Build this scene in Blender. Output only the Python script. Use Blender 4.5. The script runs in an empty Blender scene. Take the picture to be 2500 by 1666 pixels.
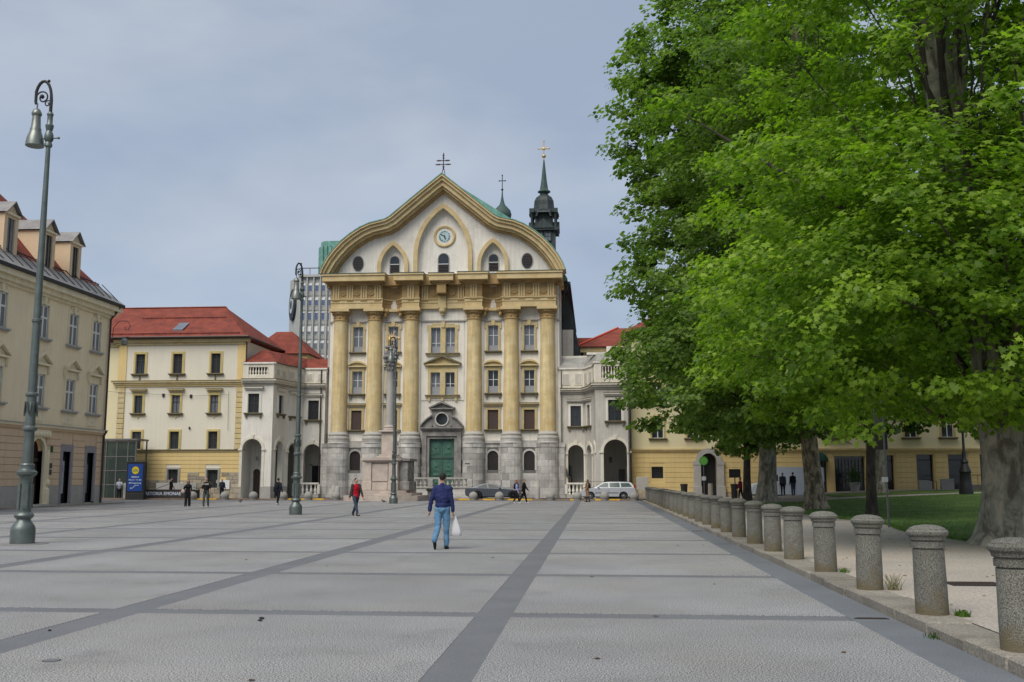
import bpy, bmesh, math, random
import numpy as np
from mathutils import Vector, Matrix, Euler
random.seed(7); RNG = np.random.default_rng(7)
sc = bpy.context.scene
COL = sc.collection
R = math.radians
# ------------------------------------------------------------------ camera, sky, sun, exposure
cam_d = bpy.data.cameras.new('camera'); cam = bpy.data.objects.new('camera', cam_d); COL.objects.link(cam)
cam.location = (0, 0, 1.65); cam.rotation_euler = (R(90 + 7.874), 0, R(4.68))
cam_d.sensor_width = 36; cam_d.lens = 35.2; cam_d.clip_end = 3000; cam_d.clip_start = .1
sc.camera = cam
SUN_EL, SUN_AZ = R(52), R(205)          # azimuth clockwise from +Y (north)
sun_d = bpy.data.lights.new('sun', 'SUN'); sun = bpy.data.objects.new('sun', sun_d); COL.objects.link(sun)
sun_d.energy = 2.0; sun_d.angle = R(42); sun_d.color = (1.0, .955, .88)
sdir = Vector((math.sin(SUN_AZ) * math.cos(SUN_EL), math.cos(SUN_AZ) * math.cos(SUN_EL), math.sin(SUN_EL)))
sun.rotation_euler = sdir.to_track_quat('Z', 'Y').to_euler()
world = bpy.data.worlds.new('World'); sc.world = world; world.use_nodes = True
nt = world.node_tree; N = nt.nodes; L = nt.links
for n in list(N): N.remove(n)
def nd(tree, t, **k):
    n = tree.nodes.new(t)
    for a, b in k.items():
        if a.startswith('i_'):
            n.inputs[a[2:].replace('_', ' ')].default_value = b
        else: setattr(n, a, b)
    return n
wo = nd(nt, 'ShaderNodeOutputWorld'); bg = nd(nt, 'ShaderNodeBackground'); bg.inputs[1].default_value = .1
sky = nd(nt, 'ShaderNodeTexSky', sky_type='NISHITA', sun_disc=False, sun_elevation=SUN_EL, sun_rotation=SUN_AZ,
         air_density=1.0, dust_density=.8, ozone_density=1.5, altitude=300)
tc = nd(nt, 'ShaderNodeTexCoord'); mp = nd(nt, 'ShaderNodeMapping'); mp.inputs['Scale'].default_value = (1.3, 1.8, 3.2)
mp.inputs['Rotation'].default_value = (0.35, 0.2, .5)
L.new(tc.outputs['Generated'], mp.inputs[0])
n1 = nd(nt, 'ShaderNodeTexNoise'); n1.inputs['Scale'].default_value = 1.5; n1.inputs['Detail'].default_value = 9; n1.inputs['Roughness'].default_value = .55; n1.inputs['Distortion'].default_value = .35
L.new(mp.outputs[0], n1.inputs['Vector'])
cr = nd(nt, 'ShaderNodeValToRGB'); cr.color_ramp.elements[0].position = .33; cr.color_ramp.elements[1].position = .66
cr.color_ramp.elements[0].color = (.74, .74, .74, 1); cr.color_ramp.elements[1].color = (.97, .97, .97, 1)
L.new(n1.outputs[0], cr.inputs[0])
ccol = nd(nt, 'ShaderNodeValToRGB'); ccol.color_ramp.elements[0].position = .35; ccol.color_ramp.elements[1].position = .66
ccol.color_ramp.elements[0].color = (.245, .290, .368, 1); ccol.color_ramp.elements[1].color = (.345, .378, .428, 1)
n2 = nd(nt, 'ShaderNodeTexNoise'); n2.inputs['Scale'].default_value = 2.6; n2.inputs['Detail'].default_value = 6; n2.inputs['Roughness'].default_value = .5
L.new(mp.outputs[0], n2.inputs['Vector']); L.new(n2.outputs[0], ccol.inputs[0])
cs = nd(nt, 'ShaderNodeMixRGB', blend_type='MULTIPLY'); cs.inputs[0].default_value = 1; cs.inputs[2].default_value = (10, 10, 10, 1)
L.new(ccol.outputs[0], cs.inputs[1])
mx = nd(nt, 'ShaderNodeMixRGB'); L.new(cr.outputs[0], mx.inputs[0]); L.new(sky.outputs[0], mx.inputs[1]); L.new(cs.outputs[0], mx.inputs[2])
L.new(mx.outputs[0], bg.inputs[0]); L.new(bg.outputs[0], wo.inputs[0])
sc.view_settings.view_transform = 'Standard'; sc.view_settings.look = 'None'; sc.view_settings.gamma = 1
sc.view_settings.exposure = 0.6; sc.view_settings.use_curve_mapping = False
sc.cycles.max_bounces = 6; sc.cycles.diffuse_bounces = 3; sc.cycles.transmission_bounces = 4; sc.cycles.use_denoising = True
# ------------------------------------------------------------------ materials
def s2l(c):
    return tuple(((x / 255) / 12.92 if x / 255 <= .04045 else ((x / 255 + .055) / 1.055) ** 2.4) for x in c)
def mat(name, col, rough=.85, var=.12, scale=1.5, bump=0, bscale=40, foot=None, metal=0, spec=.3, dark=None, dscale=.6, dthr=(.5, .75), streak=None, objrand=0, tint=None, fine=0, fscale=60, emis=None, coat=0, wld=False):
    m = bpy.data.materials.new(name); m.use_nodes = True; t = m.node_tree; b = t.nodes['Principled BSDF']
    b.inputs['Roughness'].default_value = rough; b.inputs['Metallic'].default_value = metal
    b.inputs['Specular IOR Level'].default_value = spec
    if coat: b.inputs['Coat Weight'].default_value = coat; b.inputs['Coat Roughness'].default_value = .08
    co = nd(t, 'ShaderNodeTexCoord'); covec = nd(t, 'ShaderNodeNewGeometry').outputs['Position'] if wld else co.outputs['Object']
    cur = nd(t, 'ShaderNodeRGB'); cur.outputs[0].default_value = (*col, 1); out = cur.outputs[0]
    def noise(sc_, det=5, vec=None, rgh=.6):
        n = nd(t, 'ShaderNodeTexNoise'); n.inputs['Scale'].default_value = sc_; n.inputs['Detail'].default_value = det; n.inputs['Roughness'].default_value = rgh
        t.links.new(vec or covec, n.inputs['Vector']); return n.outputs[0]
    def mulrange(src, lo, hi, cur_, a=.3, b_=.7):
        mr = nd(t, 'ShaderNodeMapRange'); mr.inputs['From Min'].default_value = a; mr.inputs['From Max'].default_value = b_
        mr.inputs['To Min'].default_value = lo; mr.inputs['To Max'].default_value = hi; t.links.new(src, mr.inputs['Value'])
        mm = nd(t, 'ShaderNodeVectorMath', operation='SCALE'); t.links.new(cur_, mm.inputs[0]); t.links.new(mr.outputs[0], mm.inputs['Scale'])
        return mm.outputs[0]
    if tint is not None:
        mxx = nd(t, 'ShaderNodeMixRGB'); mr = nd(t, 'ShaderNodeMapRange'); mr.inputs['From Min'].default_value = .38; mr.inputs['From Max'].default_value = .62
        t.links.new(noise(scale * .7, 4), mr.inputs['Value']); t.links.new(mr.outputs[0], mxx.inputs[0])
        t.links.new(out, mxx.inputs[1]); mxx.inputs[2].default_value = (*tint, 1); out = mxx.outputs[0]
    if var: out = mulrange(noise(scale), 1 - var, 1 + var, out)
    if fine: out = mulrange(noise(fscale, 2), 1 - fine, 1 + fine, out, .35, .65)
    if objrand:
        oi = nd(t, 'ShaderNodeObjectInfo'); out = mulrange(oi.outputs['Random'], 1 - objrand, 1 + objrand, out, 0, 1)
    if dark is not None:
        mxx = nd(t, 'ShaderNodeMixRGB'); mr = nd(t, 'ShaderNodeMapRange'); mr.inputs['From Min'].default_value = dthr[0]; mr.inputs['From Max'].default_value = dthr[1]
        t.links.new(noise(dscale, 8, rgh=.7), mr.inputs['Value']); mr.inputs['To Max'].default_value = .85
        t.links.new(mr.outputs[0], mxx.inputs[0]); t.links.new(out, mxx.inputs[1]); mxx.inputs[2].default_value = (*dark, 1); out = mxx.outputs[0]
    if foot is not None:
        sz = nd(t, 'ShaderNodeSeparateXYZ'); t.links.new(co.outputs['Object'], sz.inputs[0]); ad = nd(t, 'ShaderNodeMath', operation='MULTIPLY_ADD'); t.links.new(noise(5, 6), ad.inputs[0]); ad.inputs[1].default_value = -.9; t.links.new(sz.outputs[2], ad.inputs[2])
        mr = nd(t, 'ShaderNodeMapRange'); mr.inputs['From Min'].default_value = -.12; mr.inputs['From Max'].default_value = -.42; mr.inputs['To Max'].default_value = .75; t.links.new(ad.outputs[0], mr.inputs['Value'])
        mxx = nd(t, 'ShaderNodeMixRGB'); t.links.new(mr.outputs[0], mxx.inputs[0]); t.links.new(out, mxx.inputs[1]); mxx.inputs[2].default_value = (*foot, 1); out = mxx.outputs[0]
    if streak:
        mpp = nd(t, 'ShaderNodeMapping'); mpp.inputs['Scale'].default_value = (1, 1, .08); t.links.new(co.outputs['Object'], mpp.inputs[0])
        out = mulrange(noise(4.5, 6, mpp.outputs[0]), 1 - streak, 1 + streak, out, .35, .65)
    t.links.new(out, b.inputs['Base Color'])
    if bump:
        bp = nd(t, 'ShaderNodeBump'); bp.inputs['Strength'].default_value = bump; bp.inputs['Distance'].default_value = .02
        t.links.new(noise(bscale, 4), bp.inputs['Height']); t.links.new(bp.outputs[0], b.inputs['Normal'])
    if emis: b.inputs['Emission Color'].default_value = (*col, 1); b.inputs['Emission Strength'].default_value = emis
    return m
M = {}
M['white'] = mat('white_plaster', (.74, .70, .62), .9, .07, .5, .15, 30, dark=(.42, .39, .33), dscale=.5, dthr=(.52, .8), streak=.08)
M['cream'] = mat('cream_plaster', (.86, .715, .49), .9, .05, .6, .12, 30, streak=.04)
M['creamtrim'] = mat('cream_trim', (.78, .68, .48), .85, .08, 1, streak=.08)
M['arctrim'] = mat('pale_arcade_trim', (.70, .65, .545), .88, .1, 1, dark=(.42, .38, .32), dscale=1.2, dthr=(.52, .9), streak=.07)
M['salmon'] = mat('salmon_plaster', (.66, .49, .33), .9, .06, .8, .12, 30, streak=.04)
M['greyplinth'] = mat('grey_plinth', (.40, .38, .35), .9, .1, 1.5, .2, 30)
M['paleyellow'] = mat('pale_yellow_plaster', (.72, .64, .40), .9, .04, .5, .1, 30)
M['midwhite'] = mat('off_white_plaster', (.70, .65, .53), .9, .04, .4, .1, 30, streak=.03)
M['yellow'] = mat('yellow_plaster', (.69, .52, .235), .9, .07, .7, .12, 30, streak=.04, dark=(.50, .36, .16), dscale=.7, dthr=(.6, .9))
M['ochre'] = mat('ochre_column_plaster', (.62, .47, .235), .88, .13, 1.1, .2, 25, tint=(.66, .54, .31), streak=.13, dark=(.38, .29, .15), dscale=1.3, dthr=(.56, .9), spec=.1)
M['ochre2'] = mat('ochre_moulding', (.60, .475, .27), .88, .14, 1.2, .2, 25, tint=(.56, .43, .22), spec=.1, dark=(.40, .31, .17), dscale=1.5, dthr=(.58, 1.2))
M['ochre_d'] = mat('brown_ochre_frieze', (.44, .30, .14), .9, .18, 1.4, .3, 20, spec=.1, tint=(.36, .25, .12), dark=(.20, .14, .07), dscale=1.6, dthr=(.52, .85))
M['trimdark'] = mat('weathered_trim_top', (.17, .145, .085), .9, .25, 2, .2, 20)
M['framey'] = mat('yellow_window_surround', (.58, .47, .20), .85, .1, 2)
M['framep'] = mat('ochre_window_surround', (.56, .43, .20), .85, .14, 2, tint=(.55, .46, .27))
M['stone'] = mat('grey_limestone', (.43, .415, .39), .9, .2, 1.3, .5, 18, objrand=.26, tint=(.50, .475, .43), dark=(.24, .235, .22), dscale=1.1, dthr=(.5, .8), fine=.08)
M['stonejoint'] = mat('stone_joint', (.16, .155, .145), .95, .15, 2)
M['portal'] = mat('dark_portal_stone', (.20, .19, .18), .8, .25, 2, .5, 20, tint=(.29, .27, .25), dark=(.09, .085, .08), dscale=1.6, dthr=(.5, .8))
M['pinkstone'] = mat('pink_monument_stone', (.45, .375, .335), .85, .15, 1.6, .4, 22, tint=(.52, .44, .37), dark=(.22, .18, .16), dscale=2.2, dthr=(.56, .85))
M['monshaft'] = mat('grey_monument_shaft', (.40, .375, .345), .7, .1, 2)
M['statue'] = mat('weathered_carved_cloud', (.24, .23, .22), .9, .3, 4, .6, 12, dark=(.09, .085, .08), dscale=5, dthr=(.48, .7))
M['gold'] = mat('gilded_metal', (.60, .42, .19), .45, .2, 4, metal=.55, spec=.5)
M['greenlamp'] = mat('green_grey_cast_iron', (.13, .148, .14), .42, .18, 5, .15, 30, metal=.55, spec=.5, tint=(.14, .165, .15))
M['lamphead'] = mat('grey_lamp_shade_metal', (.21, .225, .20), .4, .1, 5, metal=.6, spec=.5)
M['black'] = mat('black_paint', (.018, .018, .019), .5, .2, 3)
M['iron'] = mat('dark_wrought_iron', (.035, .033, .032), .6, .2, 5)
M['pipe'] = mat('brown_downpipe', (.075, .055, .048), .5, .15, 3, metal=.3)
M['pipeg'] = mat('grey_downpipe', (.17, .165, .16), .5, .15, 3, metal=.4)
M['copper'] = mat('green_copper', (.12, .27, .215), .6, .2, 1.5, .2, 10, tint=(.17, .34, .28), streak=.15)
M['coppergrey'] = mat('grey_green_copper', (.055, .09, .08), .6, .2, 2, .2, 10)
M['coppersp'] = mat('dark_spire_copper', (.040, .044, .048), .5, .3, 1.6, .4, 6, tint=(.035, .05, .045), streak=.2)
M['greendoor'] = mat('green_bronze_door', (.06, .135, .105), .5, .2, 3, .3, 14, tint=(.075, .165, .125), metal=.2)
M['slate'] = mat('grey_roof_sheet', (.26, .25, .24), .6, .2, 1.2, .2, 10, streak=.1)
M['lead'] = mat('lead_roof_sheet', (.30, .29, .26), .6, .18, 1.2, .3, 8, streak=.12)
M['panelf'] = mat('window_frame_white', (.72, .72, .70), .5, .04, 3)
M['framedk'] = mat('window_frame_dark', (.055, .05, .046), .5, .1, 3)
M['curtain'] = mat('pale_curtain', (.40, .40, .40), .8, .12, 6, streak=.2)
M['curtaing'] = mat('grey_window_screen', (.30, .305, .32), .7, .12, 5)
M['mesh'] = mat('rusty_window_mesh', (.075, .052, .045), .8, .2, 20, fine=.3, fscale=70)
def glass(name, col, rough=.10):
    m = mat(name, col, rough, .25, 1.2, .1, 3, spec=.5); return m
M['glass'] = glass('dark_window_glass', (.030, .036, .042))
M['glass2'] = glass('grey_window_glass', (.15, .165, .19), .12)
M['glassb'] = glass('bluish_office_glass', (.10, .14, .24), .12)
M['conc'] = mat('office_concrete', (.42, .42, .39), .9, .08, .5, .1, 10)
M['concd'] = mat('office_spandrel', (.36, .36, .345), .9, .1, 1.2, streak=.15)
M['bollard'] = mat('rough_granite_conglomerate', (.165, .16, .138), .92, .16, 1.6, .45, 40, foot=(.135, .105, .05), fine=.6, fscale=80, tint=(.135, .128, .105), objrand=.14, dark=(.10, .095, .07), dscale=2.2, dthr=(.56, .85))
M['kerb'] = mat('kerb_stone', (.25, .225, .185), .92, .18, 1.2, .6, 35, fine=.22, fscale=30, objrand=.14, dark=(.13, .12, .09), dscale=1.5, dthr=(.54, .85))
M['concsph'] = mat('pale_concrete', (.42, .40, .36), .9, .12, 4, .4, 40, fine=.14, fscale=40)
M['sphere'] = mat('weathered_concrete_ball', (.31, .295, .265), .9, .12, 4, .4, 40, fine=.14, fscale=40)
M['yellowpaint'] = mat('yellow_kerb_paint', (.72, .42, .035), .7, .18, 3, dark=(.35, .25, .12), dscale=4, dthr=(.6, .9))
M['brownkerb'] = mat('brown_kerb', (.25, .17, .12), .9, .2, 2)
M['panel'] = mat('washed_aggregate_paving', (.262, .260, .260), .95, .13, .42, 0, 60, fine=.95, fscale=68, objrand=.06, dark=(.17, .165, .16), dscale=.9, dthr=(.55, .8), tint=(.262, .255, .243), wld=True, spec=.15)
M['band'] = mat('dark_paving_band', (.152, .155, .162), .88, .10, .9, .3, 60, fine=.12, fscale=50)
M['gutter'] = mat('blue_grey_gutter_asphalt', (.150, .160, .172), .88, .12, .8, .3, 60, fine=.14, fscale=45)
M['asphalt'] = mat('road_asphalt', (.085, .085, .088), .9, .15, .5, .3, 60, fine=.14, fscale=40)
M['gravel'] = mat('beige_gravel_path', (.42, .36, .295), .95, .10, .5, .5, 60, fine=.26, fscale=26, tint=(.36, .325, .285), dark=(.25, .22, .18), dscale=.5, dthr=(.58, .8))
M['grassg'] = mat('lawn_ground', (.07, .125, .026), .95, .3, .7, .8, 25, fine=.4, fscale=14, tint=(.10, .165, .035))
M['grassb'] = mat('grass_blade', (.10, .19, .032), .8, .3, 1.5)
M['skin'] = mat('skin', (.44, .26, .18), .6, .04, 8)
M['hairdk'] = mat('dark_hair', (.022, .017, .014), .7, .2, 20)
def pl(name, rgb, rough=.9, var=.08, sc_=6, **k): return mat(name, s2l(rgb), rough, var, sc_, **{'bump': .5, 'bscale': 16, **k})
def rooftile():
    m = bpy.data.materials.new('red_roof_tiles'); m.use_nodes = True; t = m.node_tree; b = t.nodes['Principled BSDF']
    b.inputs['Roughness'].default_value = .85
    co = nd(t, 'ShaderNodeTexCoord'); n = nd(t, 'ShaderNodeTexNoise'); n.inputs['Scale'].default_value = 1.1; n.inputs['Detail'].default_value = 8; n.inputs['Roughness'].default_value = .7
    t.links.new(co.outputs['Object'], n.inputs['Vector'])
    r = nd(t, 'ShaderNodeValToRGB'); r.color_ramp.elements[0].position = .3; r.color_ramp.elements[1].position = .72
    r.color_ramp.elements[0].color = (.15, .030, .018, 1); r.color_ramp.elements[1].color = (.38, .078, .042, 1)
    t.links.new(n.outputs[0], r.inputs[0])
    br = nd(t, 'ShaderNodeTexVoronoi'); br.inputs['Scale'].default_value = 5.5; t.links.new(co.outputs['Object'], br.inputs['Vector'])
    mm = nd(t, 'ShaderNodeMixRGB', blend_type='MULTIPLY'); mm.inputs[0].default_value = .35
    t.links.new(r.outputs[0], mm.inputs[1]); t.links.new(br.outputs['Color'], mm.inputs[2]); 
    hs = nd(t, 'ShaderNodeMixRGB'); hs.inputs[0].default_value = .6; t.links.new(mm.outputs[0], hs.inputs[1]); t.links.new(r.outputs[0], hs.inputs[2])
    t.links.new(hs.outputs[0], b.inputs['Base Color'])
    w = nd(t, 'ShaderNodeTexWave'); w.bands_direction = 'Z'; w.inputs['Scale'].default_value = 2.2; w.inputs['Distortion'].default_value = .4
    t.links.new(co.outputs['Object'], w.inputs['Vector'])
    bp = nd(t, 'ShaderNodeBump'); bp.inputs['Strength'].default_value = 1; bp.inputs['Distance'].default_value = .09
    t.links.new(w.outputs[0], bp.inputs['Height']); t.links.new(bp.outputs[0], b.inputs['Normal'])
    return m
M['tile'] = rooftile()
def barkmat(name, cols, sc_=1.6):
    m = bpy.data.materials.new(name); m.use_nodes = True; t = m.node_tree; b = t.nodes['Principled BSDF']; b.inputs['Roughness'].default_value = .9
    co = nd(t, 'ShaderNodeTexCoord'); mpp = nd(t, 'ShaderNodeMapping'); mpp.inputs['Scale'].default_value = (1, 1, .45); t.links.new(co.outputs['Object'], mpp.inputs[0])
    n = nd(t, 'ShaderNodeTexNoise'); n.inputs['Scale'].default_value = sc_ * 2.2; n.inputs['Detail'].default_value = 7; n.inputs['Roughness'].default_value = .65; n.inputs['Distortion'].default_value = .6
    t.links.new(mpp.outputs[0], n.inputs['Vector'])
    r = nd(t, 'ShaderNodeValToRGB'); r.color_ramp.interpolation = 'LINEAR'
    e = r.color_ramp.elements; e[0].position = .40; e[0].color = (*cols[0], 1); e[1].position = .62; e[1].color = (*cols[-1], 1)
    for i, c in enumerate(cols[1:-1]):
        k = e.new(.40 + .22 * (i + 1) / (len(cols) - 1)); k.color = (*c, 1)
    t.links.new(n.outputs[0], r.inputs[0]); t.links.new(r.outputs[0], b.inputs['Base Color'])
    n3 = nd(t, 'ShaderNodeTexNoise'); n3.inputs['Scale'].default_value = 14; n3.inputs['Detail'].default_value = 6; t.links.new(mpp.outputs[0], n3.inputs['Vector'])
    bp = nd(t, 'ShaderNodeBump'); bp.inputs['Strength'].default_value = .8; bp.inputs['Distance'].default_value = .03
    t.links.new(n3.outputs[0], bp.inputs['Height']); t.links.new(bp.outputs[0], b.inputs['Normal'])
    return m
M['bark'] = barkmat('plane_bark', [(.12, .10, .075), (.21, .195, .15), (.27, .255, .20), (.38, .33, .25)])
M['bark2'] = barkmat('pale_plane_bark', [(.10, .075, .05), (.19, .15, .10), (.30, .24, .165), (.40, .33, .23)], 2.2)
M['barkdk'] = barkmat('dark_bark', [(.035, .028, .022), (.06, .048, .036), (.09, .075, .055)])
def leafmat(name, c0, c1, trans=.35):
    m = bpy.data.materials.new(name); m.use_nodes = True; t = m.node_tree; b = t.nodes['Principled BSDF']; b.inputs['Roughness'].default_value = .5; b.inputs['Specular IOR Level'].default_value = .35
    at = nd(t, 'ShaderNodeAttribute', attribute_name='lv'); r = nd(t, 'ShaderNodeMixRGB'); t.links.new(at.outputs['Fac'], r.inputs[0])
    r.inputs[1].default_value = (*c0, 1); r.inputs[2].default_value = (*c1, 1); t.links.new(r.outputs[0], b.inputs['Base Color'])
    tr = nd(t, 'ShaderNodeBsdfTranslucent'); g = nd(t, 'ShaderNodeMixRGB', blend_type='MULTIPLY'); g.inputs[0].default_value = 1; g.inputs[2].default_value = (1.5, 1.9, .7, 1)
    t.links.new(r.outputs[0], g.inputs[1]); t.links.new(g.outputs[0], tr.inputs[0])
    ms = nd(t, 'ShaderNodeMixShader'); ms.inputs[0].default_value = trans; t.links.new(b.outputs[0], ms.inputs[1]); t.links.new(tr.outputs[0], ms.inputs[2])
    t.links.new(ms.outputs[0], t.nodes['Material Output'].inputs[0]); return m
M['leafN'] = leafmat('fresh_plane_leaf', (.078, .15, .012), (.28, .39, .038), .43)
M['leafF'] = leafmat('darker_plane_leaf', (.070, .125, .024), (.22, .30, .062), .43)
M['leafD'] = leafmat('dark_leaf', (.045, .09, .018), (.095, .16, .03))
# ------------------------------------------------------------------ mesh builder
class MB:
    """collects geometry; built as one mesh object"""
    def __init__(s): s.v = []; s.f = []; s.sm = []
    def add(s, vs, fs, smooth=False):
        o = len(s.v); s.v += [tuple(v) for v in vs]; s.f += [tuple(i + o for i in f) for f in fs]; s.sm += [smooth] * len(fs); return s
    def box(s, x0, x1, y0, y1, z0, z1):
        if x0 > x1: x0, x1 = x1, x0
        if y0 > y1: y0, y1 = y1, y0
        return s.add([(x0, y0, z0), (x1, y0, z0), (x1, y1, z0), (x0, y1, z0), (x0, y0, z1), (x1, y0, z1), (x1, y1, z1), (x0, y1, z1)],
                     [(0, 3, 2, 1), (4, 5, 6, 7), (0, 1, 5, 4), (1, 2, 6, 5), (2, 3, 7, 6), (3, 0, 4, 7)])
    def bbox(s, x0, x1, y0, y1, z0, z1, b=.02):
        """box with chamfered edges"""
        if x0 > x1: x0, x1 = x1, x0
        if y0 > y1: y0, y1 = y1, y0
        bm = bmesh.new(); bmesh.ops.create_cube(bm, size=1)
        for v in bm.verts: v.co = Vector(((x0 + x1) / 2 + v.co.x * (x1 - x0), (y0 + y1) / 2 + v.co.y * (y1 - y0), (z0 + z1) / 2 + v.co.z * (z1 - z0)))
        b = min(b, (x1 - x0) * .3, (y1 - y0) * .3, (z1 - z0) * .3)
        bmesh.ops.bevel(bm, geom=list(bm.edges), offset=b, segments=1, affect='EDGES')
        bm.verts.index_update(); s.add([v.co for v in bm.verts], [[v.index for v in f.verts] for f in bm.faces]); bm.free(); return s
    def prism(s, poly, y0, y1):
        """poly of (x,z) extruded along y"""
        n = len(poly); vs = [(p[0], y0, p[1]) for p in poly] + [(p[0], y1, p[1]) for p in poly]
        fs = [tuple(range(n)), tuple(range(2 * n - 1, n - 1, -1))] + [(i, i + n, (i + 1) % n + n, (i + 1) % n) for i in range(n)]
        return s.add(vs, fs)
    def vprism(s, poly, z0, z1):
        """poly of (x,y) extruded along z"""
        n = len(poly); vs = [(p[0], p[1], z0) for p in poly] + [(p[0], p[1], z1) for p in poly]
        return s.add(vs, [tuple(range(n - 1, -1, -1)), tuple(range(n, 2 * n))] + [(i, (i + 1) % n, (i + 1) % n + n, i + n) for i in range(n)])
    def xprism(s, poly, x0, x1):
        """poly of (y,z) extruded along x"""
        n = len(poly); vs = [(x0, p[0], p[1]) for p in poly] + [(x1, p[0], p[1]) for p in poly]
        return s.add(vs, [tuple(range(n - 1, -1, -1)), tuple(range(n, 2 * n))] + [(i, (i + 1) % n, (i + 1) % n + n, i + n) for i in range(n)])
    def lathe(s, prof, cx=0, cy=0, seg=16, a0=0, a1=2 * math.pi, smooth=True, sx=1, sy=1):
        full = abs(a1 - a0 - 2 * math.pi) < 1e-6; n = seg if full else seg + 1
        vs = []
        for (r, z) in prof:
            for i in range(n):
                a = a0 + (a1 - a0) * i / seg; vs.append((cx + r * math.cos(a) * sx, cy + r * math.sin(a) * sy, z))
        fs = []
        for j in range(len(prof) - 1):
            for i in range(n if full else n - 1):
                k = (i + 1) % n; fs.append((j * n + i, j * n + k, (j + 1) * n + k, (j + 1) * n + i))
        s.add(vs, fs, smooth)
        if full:
            m = len(prof) - 1
            if prof[0][0] > 1e-4: s.add([vs[i] for i in range(n)], [tuple(range(n - 1, -1, -1))])
            if prof[-1][0] > 1e-4: s.add([vs[m * n + i] for i in range(n)], [tuple(range(n))])
        return s
    def tube(s, pts, r, seg=8, caps=True, smooth=True):
        pts = [Vector(p) for p in pts]; n = len(pts); rr = r if isinstance(r, (list, tuple)) else [r] * n
        vs = []; up = None
        for i, p in enumerate(pts):
            d = (pts[min(i + 1, n - 1)] - pts[max(i - 1, 0)]).normalized()
            if up is None: up = Vector((0, 0, 1)) if abs(d.z) < .9 else Vector((1, 0, 0))
            a = d.cross(up); a = a.normalized() if a.length > 1e-5 else Vector((1, 0, 0)); b = a.cross(d).normalized(); up = b
            for k in range(seg):
                t = 2 * math.pi * k / seg; vs.append(p + (a * math.cos(t) + b * math.sin(t)) * rr[i])
        fs = [(j * seg + k, j * seg + (k + 1) % seg, (j + 1) * seg + (k + 1) % seg, (j + 1) * seg + k) for j in range(n - 1) for k in range(seg)]
        s.add(vs, fs, smooth)
        if caps: s.add(vs[:seg], [tuple(range(seg))]); s.add(vs[-seg:], [tuple(range(seg - 1, -1, -1))])
        return s
    def ball(s, c, rx, ry=None, rz=None, u=12, v=8, zmin=None):
        ry = ry or rx; rz = rz or rx; vs = []; 
        for j in range(v + 1):
            ph = -math.pi / 2 + math.pi * j / v
            for i in range(u):
                a = 2 * math.pi * i / u; z = c[2] + rz * math.sin(ph)
                if zmin is not None: z = max(z, zmin)
                vs.append((c[0] + rx * math.cos(ph) * math.cos(a), c[1] + ry * math.cos(ph) * math.sin(a), z))
        return s.add(vs, [(j * u + i, j * u + (i + 1) % u, (j + 1) * u + (i + 1) % u, (j + 1) * u + i) for j in range(v) for i in range(u)], True)
    def xf(s, mtx, start=0):
        for i in range(start, len(s.v)): s.v[i] = tuple(mtx @ Vector(s.v[i]))
        return s
    def mesh(s, name, m):
        me = bpy.data.meshes.new(name); me.from_pydata(s.v, [], s.f)
        me.polygons.foreach_set('use_smooth', s.sm)
        bm = bmesh.new(); bm.from_mesh(me); bmesh.ops.remove_doubles(bm, verts=bm.verts, dist=1e-5); bmesh.ops.recalc_face_normals(bm, faces=bm.faces); bm.to_mesh(me); bm.free(); (me.set_sharp_from_angle(angle=R(35)) if any(s.sm) else None)
        ms = m if isinstance(m, (list, tuple)) else [m]
        for q in ms: me.materials.append(M[q] if isinstance(q, str) else q)
        return me
    def build(s, name, m, parent=None, loc=(0, 0, 0), rz=0, base=None):
        """base: shift world-space vertices so that they are local to this point"""
        if base is not None: s.v = [(v[0] - base[0], v[1] - base[1], v[2] - base[2]) for v in s.v]
        return put(name, s.mesh(name, m), parent, loc, rz)
def put(name, me, parent=None, loc=(0, 0, 0), rz=0, scale=None):
    o = bpy.data.objects.new(name, me); COL.objects.link(o); o.location = loc
    if rz: o.rotation_euler = (0, 0, rz)
    if scale: o.scale = scale
    if parent: o.parent = parent
    return o
def tag(o, label=None, cat=None, group=None, kind=None):
    if label: o['label'] = label
    if cat: o['category'] = cat
    if group: o['group'] = group
    if kind: o['kind'] = kind
    return o
def thing(name, label, cat, loc=(0, 0, 0), rz=0, group=None):
    o = bpy.data.objects.new(name, None); COL.objects.link(o); o.location = loc; o.rotation_euler = (0, 0, rz); o.empty_display_size = .3
    return tag(o, label, cat, group)
def copy_tree(o, parent=None):
    c = o.copy(); COL.objects.link(c); c.parent = parent
    for ch in list(o.children): copy_tree(ch, c)
    return c
def arc(cx, cz, r, a0, a1, n, rz=None):
    rz = rz or r
    return [(cx + r * math.cos(R(a0 + (a1 - a0) * i / n)), cz + rz * math.sin(R(a0 + (a1 - a0) * i / n))) for i in range(n + 1)]
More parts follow.
